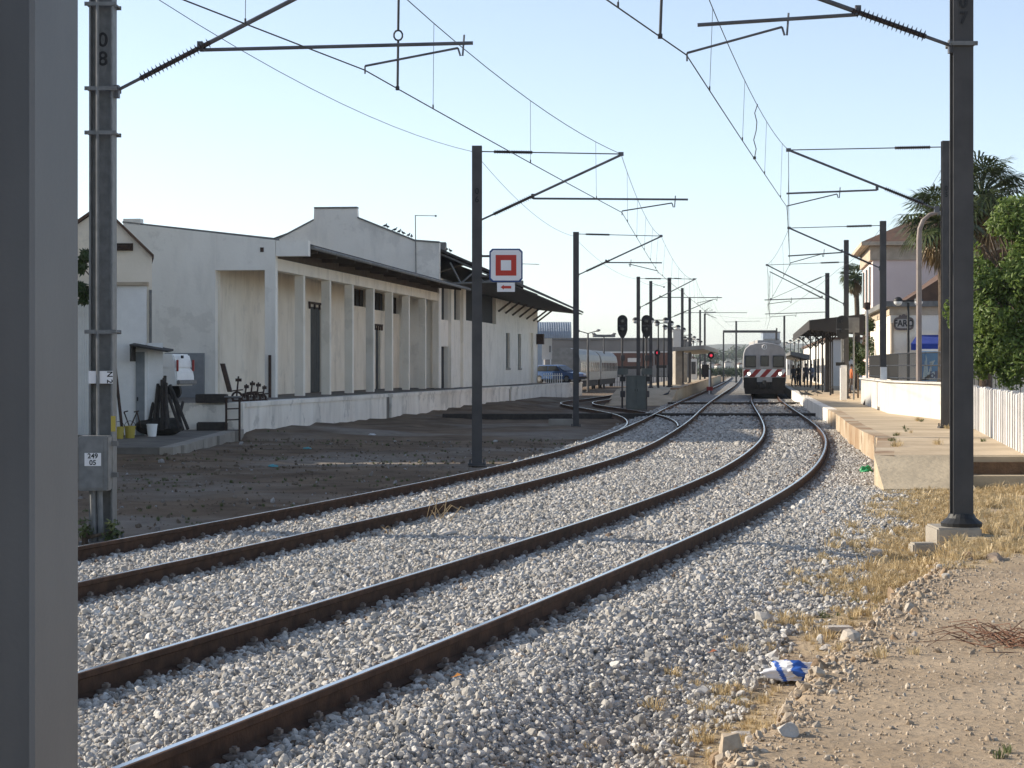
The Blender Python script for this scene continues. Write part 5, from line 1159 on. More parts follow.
# ================================================================== STATION, WALLS, FENCE
def station():
    Z=0.33
    root=thing("station_building","pale pink two-storey station with brown tiled roofs and a lower white wing","station building",(16.7,93,Z))
    d=Vector((0.117,0.993)); n=Vector((0.993,-0.117))
    # upper block
    A=Vector((18.9,110)); B=A+d*11; C=B+n*15; D=A+n*15
    def poly(L,z0,z1): return [(q.x,q.y,z0) for q in L]+[(q.x,q.y,z1) for q in L]
    MB().box8(poly([A,D,C,B],Z,8.35)).build("upper_block",M_pink,root)
    def grow(L,e): 
        c=sum(L,Vector((0,0)))/4; return [q+((q-c).normalized()*e) for q in L]
    MB().box8(poly(grow([A,D,C,B],0.18),7.55,8.30)).build("frieze",M_stone,root)
    g=grow([A,D,C,B],0.75); MB().box8(poly(g,8.303,8.5)).build("cornice",M_stone,root)
    r0=(A+B)/2+n*4.5; r1=(C+D)/2-n*4.5
    mb=MB(); v=[(q.x,q.y,8.503) for q in grow([A,D,C,B],0.7)]+[(r0.x,r0.y,10.9),(r1.x,r1.y,10.9)]; mb.add(v,[(0,1,5,4),(1,2,5),(2,3,4,5),(3,0,4),(3,2,1,0)]); mb.build("main_roof",M_tile,root)
    MB().box8(poly(grow([A,D,C,B],0.12),4.6,4.85)).build("string_course",M_stone,root)
    for k in range(3):
        q=A+d*(2+3.4*k)-n*0.02; mb=MB(); mb.wbox((q.x,q.y),((q+d*1.1).x,(q+d*1.1).y),5.3,7.3,0.06); mb.build("upper_window",M_glass,root)
    # low wing in front
    a=Vector((16.75,93)); b=a+d*16.8; c=b+n*15; e=a+n*15
    MB().box8(poly([a,e,c,b],Z,4.25)).build("low_wing",M_white,root)
    MB().box8(poly(grow([a,e,c,b],0.06),4.253,4.62)).build("wing_frieze",M_stone,root)
    MB().box8(poly(grow([a,e,c,b],0.42),4.623,4.86)).build("wing_cornice",M_lead,root)
    gg=grow([a,e,c,b],0.36); r0=(a+e)/2+d*4.0; 
    # lean hip rising to the right, as a tiled slope against the upper block
    p0=W(905,312,93); p1=W(948,276,97); 
    y0=93.0; xa_,xb_=W(904,313,y0).x,W(939,279,y0).x
    mb=MB(); mb.prism([(xa_,y0,4.865),(xa_+16,y0-1.6,4.865),(xa_+7,y0-0.6,8.1),(xb_+1.0,y0-0.1,6.6),(xb_,y0,CAMH+(HOR-279)*y0/F)],(0.117,0.993,0),14); mb.build("wing_roof",M_tile,root)
    # wing details: name sign, awning, doors
    s=93/F; c=W(903.7,323.6,92.8); w_,h_=20*s,14.5*s
    yb=92.83
    pts=[]
    for k in range(28):
        t=2*math.pi*k/28; r=abs(math.cos(t))**4+abs(math.sin(t))**4; rr=r**-0.25; pts.append((c.x+math.cos(t)*w_/2*rr,yb-0.06,c.z+math.sin(t)*h_/2*rr*0.92))
    sg=MB().prism(pts,(0,1,0),0.05).build("name_plate",mat("tile_plate_dark",(0.13,0.105,0.095),None,rough=0.5),root)
    pts2=[(c.x+(x-c.x)*0.82,yb-0.068,c.z+(z-c.z)*0.68) for x,y,z in pts]; MB().prism(pts2,(0,1,0),0.007).build("pale_field",mat("tile_plate_pale",(0.42,0.39,0.36),None,rough=0.4),sg)
    mb=MB()
    for dx,r in ((-3.6,1.5),(0,2.3),(3.6,1.5)): mb.disc((c.x+dx*s,yb-0.03,c.z+7.2*s),(0,1,0),r*s,0.04,12)
    mb.build("crest_ornament",mat("tile_plate_dark",(0.1,0.085,0.08)),sg)
    text_mesh("FARO",0.40,"lettering",M_black,sg,(c.x,yb-0.072,c.z),(1,0,0),(0,0,1),0.002,0.012,squash=0.86)
    # blue awning
    p=W(905,350,92.2); q=W(953,337,92.9); 
    L=W(903.5,350.5,91.0); 
    x0,x1=W(910,340,93).x,W(966,340,93).x; zt=CAMH+(HOR-335)*93/F; zb=CAMH+(HOR-350)*91/F
    aw=MB(); aw.add([(x0+0.25,92.68,zt),(x1,92.5,zt),(x1,91.2,zb+0.28),(x0-0.3,91.2,zb+0.28),(x0-0.3,91.2,zb),(x1,91.2,zb),(x0+0.25,92.68,zt-0.03),(x1,92.5,zt-0.03)],[(0,1,2,3),(3,2,5,4),(6,7,2,3),(0,3,6),(1,7,2)]); aw.build("awning",M_blue,root)
    MB().box((W(892,350,93).x,92.96,2.0),(0.10,0.1,3.8)).build("corner_trim",M_stone,root)
    c2=W(943,331,92.9); MB().disc((c2.x,92.6,c2.z),(0,1,0),0.10,0.25,12).build("wall_lamp",M_dark,root)
station()
def billboard():
    Y=90.4; a,b=W(920.5,349,Y),W(952,381,Y); z0=0.33
    root=thing("billboard","large blue billboard with pale sails and dark lettering under the blue awning","billboard",((a.x+b.x)/2,Y,z0))
    bd=MB().box(((a.x+b.x)/2,Y,(a.z+b.z)/2),(b.x-a.x,0.1,a.z-b.z)).build("panel",M_bill,root)
    s=Y/F; mb=MB()
    def P(px,py,dy=-0.056): q=W(px,py,Y); return (q.x,Y+dy,q.z)
    for poly in (((922,380),(926,352),(928.5,380)),((926.5,378),(931.5,360),(930.5,378)),((921,380),(934,371),(936,380)),((929,362),(935,360),(931,368))):
        mb.prism([P(*q) for q in poly],(0,1,0),0.005)
    mb.build("sail_picture",M_billp,bd)
    MB().box((W(934,350,Y).x,Y-0.055,W(934,350.2,Y).z),(1.25,0.01,0.1)).build("white_strip",M_whitep,bd)
    q=W(938,375,Y); text_mesh("bllm",0.42,"lettering",M_signbl,bd,(q.x,Y-0.058,q.z),(1,0,0),(0,0,1),0.002,0.012)
    MB().box((a.x+0.1,Y+0.1,(b.z+z0)/2),(0.1,0.08,b.z-z0+0.1)).build("leg",M_galv,root); MB().box((b.x-0.1,Y+0.1,(b.z+z0)/2),(0.1,0.08,b.z-z0+0.1)).build("leg",M_galv,root)
billboard()
WL=[(15.1,89.5),(12.85,70.5),(12.9,62.6),(12.55,57.2)]
def white_wall():
    root=thing("boundary_wall","sunlit white boundary wall along the platform with faint grey graffiti","wall",(12.9,62.6,0.4))
    for i,(a,b) in enumerate(zip(WL[:-1],WL[1:])):
        MB().wbox(b,a,0.2,1.44,0.22).build("wall",M_sunwhite,root)
        MB().wbox((b[0]-0.03,b[1]),(a[0]-0.03,a[1]),1.443,1.50,0.28).build("coping",M_sunwhite,root)
    mb=MB(); Y=66; x=12.83
    for pts in (((928,397),(925,402),(929,404),(926,409)),((931,398),(934,402),(930,405),(933,408)),((924,399),(926,396),(929,399)),((930,411),(934,407),(935,412))):
        out=[]
        for px,py in pts:
            # where the pixel ray meets the front wall face
            k=(px-CX)/F; (x0,y0),(x1,y1)=WL[1],WL[2]; s=(k*y0-x0)/((x1-x0)-k*(y1-y0)); yy=y0+s*(y1-y0); out.append((x0+s*(x1-x0)-0.012,yy,CAMH+(HOR-py)*yy/F))
        mb.tube(out,0.022,5)
    mb.build("graffiti",mat("grey_spray",(0.45,0.45,0.46),None,rough=0.9),root)
white_wall()
def railing():
    root=thing("iron_railing","dark iron railing with fine bars on top of the white boundary wall","railing",(12.95,70,1.5))
    pts=[Vector(p) for p in WL[:3]]
    for a,b in zip(pts[:-1],pts[1:]):
        d=(b-a); L=d.length; u=d/L; n=Vector((-u.y,u.x)); o=n*0.12
        mb=MB(); k=int(L/0.13)
        for i in range(k+1):
            q=a+u*(L*i/k)+o; mb.tube([(q.x,q.y,1.5),(q.x,q.y,2.42)],0.008,4)
        for z in (1.58,2.0,2.40): p,q=a+o,b+o; mb.tube([(p.x,p.y,z),(q.x,q.y,z)],0.022,6)
        mb.build("bars",M_black,root)
        pm=MB(); p,q=a+o*1.4,b+o*1.4; pm.wbox((p.x,p.y),(q.x,q.y),1.52,2.38,0.01); 
    q=Vector(WL[2]); r=Vector((20,63.4)); mb=MB(); u=(r-q); L=u.length; u=u/L
    for i in range(int(L/0.13)): z=q+u*(i*0.13); mb.tube([(z.x,z.y,0.4),(z.x,z.y,2.0)],0.012,4)
    for z in (0.6,1.95): mb.tube([(q.x,q.y,z),(r.x,r.y,z)],0.022,6)
    mb.build("side_bars",M_black,root)
railing()
def slat_fence():
    a=Vector((12.35,57.0)); b=Vector((8.6,33.8)); root=thing("slat_fence","white concrete slat fence along the back of the platform, under the leafy tree","fence",(b.x,b.y,0.4))
    d=b-a; L=d.length; u=d/L; n=int(L/0.62); mb=MB(); rz=math.atan2(u.y,u.x)
    for i in range(n):
        q=a+u*((i+0.5)*L/n); h=1.16+rnd.uniform(-0.02,0.03)
        MBs=MB().box((q.x,q.y,0.3+h/2),(0.37,0.13,h),rz+rnd.uniform(-0.03,0.03),0,0.012).build("slat",M_slat,root)
        q2=a+u*((i+1)*L/n); MB().box((q2.x+0.11,q2.y,0.3+h/2-0.03),(0.26,0.05,h-0.06),rz).build("narrow_slat",M_slat,root)
    mb=MB(); 
    for z in (0.75,1.25): p,q=a,b; mb.wbox((p.x+0.19,p.y),(q.x+0.19,q.y),z,z+0.08,0.05)
    mb.build("rail_bar",M_slat,root)
slat_fence()
def canopy():
    def lp(lat,Y,z): return (lat+0.116*Y,Y,z)
    root=thing("platform_canopy","dark flat platform canopy on slim columns with lacy brackets beside the station","canopy",lp(3.0,112,0.4))
    MB().box8([lp(2.9,112,4.3),lp(6.0,112,4.3),lp(6.0,161,4.3),lp(2.9,161,4.3),lp(2.9,112,4.42),lp(6.0,112,4.75),lp(6.0,161,4.75),lp(2.9,161,4.42)]).build("roof",M_roof,root)
    MB().box8([lp(2.86,111.9,3.95),lp(2.9,111.9,3.95),lp(2.9,161,3.95),lp(2.86,161,3.95),lp(2.86,111.9,4.45),lp(2.9,111.9,4.45),lp(2.9,161,4.45),lp(2.86,161,4.45)]).build("fascia",M_roof,root)
    MB().box8([lp(2.9,111.9,3.95),lp(6.0,111.9,3.6),lp(6.0,112.0,3.6),lp(2.9,112.0,3.95),lp(2.9,111.9,4.45),lp(6.0,111.9,4.8),lp(6.0,112.0,4.8),lp(2.9,112.0,4.45)]).build("end_fascia",M_black,root)
    for k in range(4):
        Y=115+k*14; 
        c=MB().tube([lp(4.1,Y,0.4),lp(4.1,Y,4.3)],0.05,10).build("column",M_black,root)
        mb=MB()
        for s in (-1,1):
            mb.tube([lp(4.1,Y,3.3),lp(4.1+s*0.5,Y,3.9),lp(4.1+s*1.1,Y,4.28)],0.04,6)
            for r,dx,dz in ((0.22,0.32,0.75),(0.13,0.62,0.88)):
                mb.tube([lp(4.1+s*dx+r*math.cos(t*math.pi/5),Y,3.3+dz+r*math.sin(t*math.pi/5)-0.05) for t in range(11)],0.025,5)
        mb.build("bracket",M_black,c)
    root=thing("far_canopy","farther low grey canopy sloping down towards the train, beyond the people","canopy",lp(2.5,165,0.4))
    MB().box8([lp(2.7,163,2.9),lp(4.2,163,2.5),lp(4.2,215,2.5),lp(2.7,215,2.9),lp(2.7,163,3.15),lp(4.2,163,2.9),lp(4.2,215,2.9),lp(2.7,215,3.15)]).build("roof",M_lead,root)
    for k in range(3): MB().tube([lp(3.6,168+k*20,0.4),lp(3.6,168+k*20,2.7)],0.06,8).build("column",M_black,root)
    root=thing("platform_hall","low pale platform hall with dark posts in front, behind the people","building",lp(5.2,180,0.4))
    MB().box8([lp(5.9,172,0.35),lp(14,172,0.35),lp(14,260,0.35),lp(5.9,260,0.35),lp(5.9,172,4.2),lp(14,172,4.2),lp(14,260,4.2),lp(5.9,260,4.2)]).build("wall",M_farw,root)
    MB().box8([lp(5.7,171.8,4.203),lp(14.2,171.8,4.203),lp(14.2,260.2,4.203),lp(5.7,260.2,4.203),lp(5.7,171.8,4.4),lp(14.2,171.8,4.4),lp(14.2,260.2,4.4),lp(5.7,260.2,4.4)]).build("roof",M_tile,root)
    for k in range(6): MB().box(lp(5.87,182+13*k,1.6),(0.1,1.6,2.2)).build("side_window",M_glass,root)
    for i,(px,Y) in enumerate(((818.5,146),(832.5,121))):
        x=(px-CX)*Y/F; tag(MB().lathe((x,Y,0.4),[(0.07,0),(0.07,0.3),(0.035,0.32),(0.035,3.4),(0.07,3.55)],10).build("iron_post",M_black,loc=(x,Y,0.4)),"one of the slim dark iron posts standing among the people under the canopy","post","iron posts under the canopy")
canopy()

# ================================================================== ISLAND PLATFORM
def island():
    root=thing("island_platform","sunlit island platform with a sloping ramp end left of the left track","platform",(8,133,-0.3))
    def lp(lat,Y,z): return (lat+0.112*Y,Y,z)
    y0,y1,yr=131,330,125; la,lb=-8.6,-4.75; z=0.55
    def q(px,Y): return (px-CX)*Y/F
    xa,xb=q(604,yr),q(669,yr); xc,xd=q(617,y0+3),q(677.5,y0)
    MB().add([(xa,yr,-0.35),(xb,yr,-0.35),(xd,y0,z),(xc,y0+3,z),(xa,yr,-0.5),(xb,yr,-0.5),(xd,y0,-0.5),(xc,y0+3,-0.5)],[(0,1,2,3),(4,5,1,0),(5,6,2,1),(7,4,0,3),(6,7,3,2)]).build("ramp",M_plat,root)
    f=lambda x,Y,k: x+0.113*(k-Y)
    MB().box8([(xc,y0+3.003,-0.5),(xd,y0+0.003,-0.5),(f(xd,y0,y1),y1,-0.5),(f(xc,y0,y1),y1,-0.5),(xc,y0+3.003,z),(xd,y0+0.003,z),(f(xd,y0,y1),y1,z),(f(xc,y0,y1),y1,z)]).build("body",M_platend,root)
    mb=MB(); mb.box8([(xd-0.45,y0+0.01,z+0.004),(xd+0.06,y0+0.01,z+0.004),(f(xd,y0,y1)+0.06,y1,z+0.004),(f(xd,y0,y1)-0.45,y1,z+0.004),(xd-0.45,y0+0.01,z+0.09),(xd+0.06,y0+0.01,z+0.09),(f(xd,y0,y1)+0.06,y1,z+0.09),(f(xd,y0,y1)-0.45,y1,z+0.09)]); mb.build("edge_coping",M_curb,root)
    s=thing("platform_shelter","pale concrete shelter with a thick pillar and slab roof on the island platform","shelter",W(679,386,165))
    a,b=W(675.5,385,165),W(682.5,351,165); MB().box(((a.x+b.x)/2,166.5,(a.z+b.z)/2),(b.x-a.x,3.0,b.z-a.z),0,0,0.03).build("pillar",M_conc,s)
    p,q2=W(674,351,164),W(698.5,346,190)
    MB().box8([(p.x,163,p.z-0.02),(p.x+2.3,163,p.z+0.12),(p.x+2.3+5.2,205,p.z+0.12),(p.x+5.2,205,p.z-0.02),(p.x,163,p.z+0.25),(p.x+2.3,163,p.z+0.45),(p.x+2.3+5.2,205,p.z+0.45),(p.x+5.2,205,p.z+0.25)]).build("roof",M_conc,s)
    MB().box((b.x+2.2,190,1.8),(0.5,0.5,2.6)).build("pillar",M_conc,s)
    c=W(677,338.5,172); w_=thing("white_board","plain white board standing above the shelter roof","board",(c.x,172,0.55)); MB().box((c.x,172,c.z),(8*172/F,0.1,17*172/F)).build("panel",M_farw,w_); MB().tube([(c.x,172.1,0.55),(c.x,172.1,c.z)],0.06,8).build("post",M_galv,w_)
    k=thing("glazed_kiosk","small pale kiosk with a window on the island platform behind the shelter","kiosk",W(693,384,235)); a,b=W(690,384,235),W(697,359,235); MB().box(((a.x+b.x)/2,236,(a.z+b.z)/2),(b.x-a.x,2,b.z-a.z)).build("wall",M_farw,k); MB().box(((a.x+b.x)/2,234.97,(a.z+b.z)/2+0.4),((b.x-a.x)*0.6,0.08,(b.z-a.z)*0.5)).build("window",M_glass,k)
    pigeon((W(667,393.5,129).x,129,0.10),0.5,M_bird,"dark pigeon alone on the ramp end of the island platform",None,1.6)
island()
for px,py,rz in ((802,397.0,2.6),(805.2,397.0,0.4),(808.2,397.6,2.9),(814.5,394.5,0.6),(817.5,395.8,2.7)):
    q=G(px,py,0.4); pigeon((q.x,q.y,0.4),rz,M_bird,"one of the dark pigeons walking near the platform edge in front of the train","pigeons on the platform",1.45)
# ================================================================== PEOPLE
def person(label, px, py, Y, z0, h, rz, shirt, trousers, arms=(0.15,0.2), stride=0.12, bag=False, skin=(0.30,0.19,0.13), hair=(0.02,0.016,0.013)):
    x=(px-CX)*Y/F; root=thing("person",label,"person",(x,Y,z0),"people waiting on the platform")
    s=h/1.75; J={}
    J['pel']=(0,0,0.93); J['spi']=(0,0.01,1.12); J['che']=(0,0.0,1.33); J['nek']=(0,0.0,1.50); J['hd0']=(0,-0.015,1.58); J['hd1']=(0,-0.02,1.70)
    E=[('pel','spi'),('spi','che'),('che','nek'),('nek','hd0'),('hd0','hd1')]; Rr={'pel':.15,'spi':.135,'che':.16,'nek':.058,'hd0':.082,'hd1':.085}
    for sd,nm in ((-1,'l'),(1,'r')):
        f=stride*sd
        J['sh'+nm]=(0.17*sd,0,1.43); J['el'+nm]=(0.24*sd,-0.02+arms[0]*0.3*sd,1.16); J['wr'+nm]=(0.25*sd-0.03*sd,-0.08-arms[1]*(0.6 if sd>0 else 0.2),0.95+arms[1]*0.4*(sd>0)); J['ha'+nm]=(J['wr'+nm][0],J['wr'+nm][1]-0.04,J['wr'+nm][2]-0.09)
        J['hi'+nm]=(0.09*sd,0,0.88); J['kn'+nm]=(0.10*sd,-0.03-f*0.6,0.49); J['an'+nm]=(0.10*sd,-f,0.09); J['to'+nm]=(0.115*sd,-f-0.17,0.035)
        E+=[('che','sh'+nm),('sh'+nm,'el'+nm),('el'+nm,'wr'+nm),('wr'+nm,'ha'+nm),('pel','hi'+nm),('hi'+nm,'kn'+nm),('kn'+nm,'an'+nm),('an'+nm,'to'+nm)]
        Rr.update({'sh'+nm:.075,'el'+nm:.052,'wr'+nm:.038,'ha'+nm:.042,'hi'+nm:.105,'kn'+nm:.072,'an'+nm:.05,'to'+nm:.038})
    keys=list(J); co,si=math.cos(rz),math.sin(rz)
    me=bpy.data.meshes.new("body"); me.from_pydata([((J[k][0]*co-J[k][1]*si)*s,(J[k][0]*si+J[k][1]*co)*s,J[k][2]*s) for k in keys],[(keys.index(a),keys.index(b)) for a,b in E],[])
    o=bpy.data.objects.new("body",me); COL.objects.link(o)
    md=o.modifiers.new("skin",'SKIN'); 
    if not me.skin_vertices: 
        bm=bmesh.new(); bm.from_mesh(me); bm.verts.layers.skin.verify(); bm.to_mesh(me); bm.free()
    for i,k in enumerate(keys):
        r=Rr[k]*s; me.skin_vertices[0].data[i].radius=(r,r*0.8 if k in('pel','spi','che') else r); me.skin_vertices[0].data[i].use_root=(k=='pel')
    o.modifiers.new("sub",'SUBSURF').levels=1
    bpy.context.view_layer.update(); dg=bpy.context.evaluated_depsgraph_get()
    nm=bpy.data.meshes.new_from_object(o.evaluated_get(dg)); o.modifiers.clear(); o.data=nm
    nm.materials.clear()
    for nme,c in (("skin",skin),("shirt",shirt),("trousers",trousers),("shoes",(0.02,0.02,0.02))): nm.materials.append(mat("cloth_%s_%d_%d_%d"%(nme,int(c[0]*99),int(c[1]*99),int(c[2]*99)),c,None,rough=0.9))
    for f in nm.polygons:
        z=f.center.z/s; hx=math.hypot(f.center.x,f.center.y)/s
        f.material_index=0 if z>1.485 else (3 if z<0.075 else (2 if z<0.94 and hx<0.225 else (0 if z<1.12 and hx>0.2 else 1))); f.use_smooth=True
    o.parent=root
    hb=MB(); hp=J['hd1']; c=((hp[0]*co-(hp[1]+0.022)*si)*s+x,(hp[0]*si+(hp[1]+0.022)*co)*s+Y,z0+hp[2]*s)
    prof=[(0.094*s*math.cos(k*math.pi/10),0.02*s+0.085*s*math.sin(k*math.pi/10)) for k in range(5)]+[(0.008,0.105*s)]
    hb.lathe(c,[(0.088*s,-0.05*s)]+prof,12); hb.build("hair",mat("hair_dark",hair,None,rough=0.7),root,True)
    # face: nose and ears
    fb=MB(); fx=lambda a,b,z:((a*co-b*si)*s+x,(a*si+b*co)*s+Y,z0+z*s)
    fb.tube([fx(0,-0.10,1.645),fx(0,-0.125,1.615),fx(0,-0.105,1.605)],0.014*s,6); fb.tube([fx(-0.088,-0.01,1.61),fx(-0.092,-0.005,1.65)],0.014*s,6); fb.tube([fx(0.088,-0.01,1.61),fx(0.092,-0.005,1.65)],0.014*s,6)
    fb.build("face_features",mat("cloth_skin_%d_%d_%d"%(int(skin[0]*99),int(skin[1]*99),int(skin[2]*99)),skin),root)
    if bag:
        b=MB().box((x+0.3,Y-0.05,z0+0.62),(0.22,0.12,0.3),rz,0,0.03).build("bag",M_dark,root)
person("person in dark clothes standing nearest the train, facing the tracks",793.3,384,166,0.4,1.66,0.5,(0.03,0.03,0.035),(0.025,0.028,0.035),stride=0.1)
person("person in black standing behind the one nearest the train",798.4,383.5,170,0.4,1.72,-0.6,(0.02,0.02,0.022),(0.02,0.02,0.022),stride=0.05)
person("person in a dark top and trousers, left of the one in the pale blue shirt",805.8,386.7,160,0.4,1.78,0.2,(0.05,0.05,0.06),(0.02,0.02,0.025),stride=0.06)
person("person in a pale blue shirt standing with the group under the canopy",811.3,386.4,161,0.4,1.76,-0.9,(0.20,0.24,0.33),(0.03,0.03,0.045),stride=0.1,bag=True)
person("person in an orange top walking behind the white signal pillar",851.5,388,122,0.4,1.68,1.6,(0.50,0.16,0.06),(0.10,0.09,0.085),stride=0.2)
person("person in white beside the one in orange, partly behind the pillar",848.0,388,124,0.4,1.70,1.2,(0.55,0.54,0.52),(0.06,0.06,0.07),stride=0.12)

# ================================================================== VEHICLES
def car(label, pos, rz, body, cat_, kind="hatch", length=4.1, width=1.66, height=1.42, name="parked_car"):
    root=thing(name,label,cat_,pos); co,si=math.cos(rz),math.sin(rz)
    def q(a,b,z): return Vector((pos[0]+a*co-b*si,pos[1]+a*si+b*co,pos[2]+z))
    L,Wd,Hh=length/2,width/2,height
    if kind=="hatch": low=[(-L,0.28),(L-0.1,0.28),(L,0.45),(L-0.02,0.72),(L-0.35,0.80),(L-1.15,0.90),(-L+0.02,0.92),(-L-0.02,0.6)]; cab=[(-L+0.06,0.90),(L-1.15,0.895),(L-1.85,Hh-0.03),(L-2.3,Hh),(-L+0.6,Hh-0.02),(-L+0.15,0.98)]
    else: low=[(-L,0.50),(L-0.1,0.40),(L,0.6),(L-0.03,0.9),(L-0.4,1.0),(L-1.0,1.08),(-L+0.03,1.10),(-L-0.03,0.75)]; cab=[(-L+0.06,1.08),(L-1.0,1.075),(L-1.6,Hh-0.04),(L-2.0,Hh),(-L+0.14,Hh-0.02),(-L+0.04,1.25)]
    def ext(prof,w0,w1,bev):
        bm=bmesh.new(); n=len(prof); zt=max(p[1] for p in prof); zb=min(p[1] for p in prof)
        A=[bm.verts.new(q(a,-(w0+(w1-w0)*(z-zb)/(zt-zb)),z)-Vector(pos)) for a,z in prof]; B=[bm.verts.new(q(a,(w0+(w1-w0)*(z-zb)/(zt-zb)),z)-Vector(pos)) for a,z in prof]
        bm.faces.new(A); bm.faces.new(B[::-1])
        for i in range(n): bm.faces.new((A[i],B[i],B[(i+1)%n],A[(i+1)%n]))
        bmesh.ops.recalc_face_normals(bm,faces=bm.faces[:]); bmesh.ops.bevel(bm,geom=bm.edges[:],offset=bev,segments=2,affect='EDGES'); return bm
    bm=ext(low,Wd,Wd*0.97,0.05); b2=ext(cab,Wd*0.95,Wd*(0.80 if kind=='hatch' else 0.90),0.05); me=bpy.data.meshes.new("body"); tmp=bpy.data.meshes.new("t"); b2.to_mesh(tmp); bm.from_mesh(tmp); bm.to_mesh(me); bm.free(); b2.free(); bpy.data.meshes.remove(tmp)
    me.materials.append(body); me.polygons.foreach_set("use_smooth",[True]*len(me.polygons)); me.set_sharp_from_angle(angle=R_(35)); o=bpy.data.objects.new("body",me); COL.objects.link(o); o.parent=root
    zb=cab[0][1]+0.04; zt=Hh-0.10
    def wpoly(pts,name,off): 
        MB().prism(pts,off,0.02).build(name,M_glass,root)
    f=lambda z:Wd*(0.95+((0.80 if kind=='hatch' else 0.90)-0.95)*(z-cab[0][1])/(Hh-cab[0][1]))+0.004
    xs=(-L+0.35,-L+1.5,L-1.4) if kind=="hatch" else (L-2.2,L-1.75,L-1.2)
    for s in (-1,1):
        for a,b in zip(xs[:-1],xs[1:]):
            a2=a+0.03; b2=b-0.03; bt=b2-(0.42 if b==xs[-1] else 0); at=a2+(0.25 if a==xs[0] else 0)
            pts=[q(a2,s*f(zb),zb),q(b2,s*f(zb),zb),q(bt,s*f(zt),zt),q(at,s*f(zt),zt)]; n=(pts[1]-pts[0]).cross(pts[3]-pts[0]).normalized(); n=n if n.dot(q(0,s,0)-q(0,0,0))>0 else -n
            MB().prism(pts,n,0.012).build("side_window",M_glass,root)
    if kind=="hatch":
        p=[q(L-1.18,-f(zb)+0.08,zb+0.0),q(L-1.18,f(zb)-0.08,zb),q(L-1.78,f(zt)-0.06,zt),q(L-1.78,-f(zt)+0.06,zt)]; MB().prism([v+Vector((0.03*co,0.03*si,0.02)) for v in p],Vector((co,si,0.3)),0.01).build("windscreen",M_glass,root)
    for a in (-L+0.75,L-0.8):
        for s in (-1,1):
            c=q(a,s*(Wd-0.10),0.30); w_=MB().disc(c,Vector((-si,co,0)),0.30,0.19,20).build("wheel",M_black,root); MB().disc(c+Vector((-si,co,0))*s*0.09,Vector((-si,co,0)),0.18,0.03,14).build("rim",M_galv,w_)
    for s in (-1,1):
        MB().box(q(-L-0.01,s*(Wd-0.10),(0.82 if kind=="hatch" else 1.20)),(0.06,0.10,0.22 if kind=="hatch" else 0.40),rz,0,0.015).build("tail_lamp",M_red,root)
        MB().box(q(L-0.02,s*(Wd-0.28),0.66 if kind=="hatch" else 0.8),(0.06,0.34,0.14),rz,0,0.02).build("head_lamp",M_signwh,root)
    MB().box(q(-L-0.05,0,0.42 if kind=="hatch" else 0.62),(0.14,width*0.96,0.16),rz,0,0.03).build("rear_bumper",M_galv,root); MB().box(q(L+0.02,0,0.42 if kind=="hatch" else 0.55),(0.12,width*0.96,0.16),rz,0,0.03).build("front_bumper",M_dark,root)
    return root,q
M_cblue=mat("blue_car_paint",(0.06,0.12,0.27),None,rough=0.25,spec=0.6); M_csilver=mat("pale_car_paint",(0.55,0.58,0.62),None,rough=0.3,spec=0.6)
Yc=163; car("blue hatchback parked on the platform end beyond the goods shed",((559-CX)*Yc/F,Yc,0.71),R_(-35),M_cblue,"car")
car("pale car parked half hidden behind the goods shed corner",((543.5-CX)*167/F-0.6,168,0.71),R_(20),M_csilver,"car")
# white van tail by the scrap heap
Yv=73.6
root,qv=car("white van with a tall red tail lamp, its nose hidden behind the cream house",(W(186,371,Yv).x-2.0,Yv,0.80),R_(180-13),M_whitep,"van","van",4.2,1.66,1.62,"parked_van")
MB().box(qv(-2.13,0.35,1.5),(0.05,0.14,0.1),R_(167)).build("door_handle",M_dark,root)

# ================================================================== SCRAP BY THE RAMP
def rod(name,label,a,b,r,m,cat_,group=None,n=8):
    tag(MB().tube([a,b],r,n).build(name,m,loc=b),label,cat_,group)
Zr=-0.09
for i,(ax,ay,bx_,by_,Y) in enumerate(((158,384,153,430,61.9),(162,380,162,430,61.8),(164,378,169,429,61.9),(156,388,148,429,62.1),(166,383,166,429,61.7),(172,390,188,429,62.2),(160,378,157,428,62.0),(165,376,163,429,62.3),(170,385,183,430,62.6),(168,395,180,428,62.0),(183,402,177,426,62.9))):
    a,b=W(ax,ay,Y+0.5),W(bx_,by_,Y); b.z=max(b.z,Zr); rod("scrap_pole","one of the dark timber poles leaning in the scrap heap below the van",a,b,0.05,M_timber,"pole","scrap poles below the van")
a,b=W(115,365,61.9),W(123,438,61.2); rod("scrap_pole","rusty pole leaning against the white gate left of the grey door",a,b,0.045,M_rust,"pole")
def tarp():
    c=W(160,420,62.4); bm=bmesh.new(); bmesh.ops.create_icosphere(bm,subdivisions=4,radius=1)
    for v in bm.verts:
        p=v.co; k=1+0.16*mnoise.noise(p*1.7)+0.05*mnoise.noise(p*5); v.co=Vector((p.x*0.72*k,p.y*0.45*k,max(-0.02,(p.z*0.5+0.5)*0.55*k if p.z>-0.9 else 0)))
    me=bpy.data.meshes.new("tarpaulin"); bm.to_mesh(me); bm.free(); me.materials.append(mat("dark_tarp",(0.022,0.022,0.02),(0.04,0.037,0.032),5,0.8)); me.polygons.foreach_set("use_smooth",[True]*len(me.polygons))
    o=bpy.data.objects.new("tarpaulin",me); COL.objects.link(o); o.location=(c.x,c.y,Zr-0.02); tag(o,"dark tarpaulin heaped over scrap in front of the white side wall","tarpaulin")
tarp()
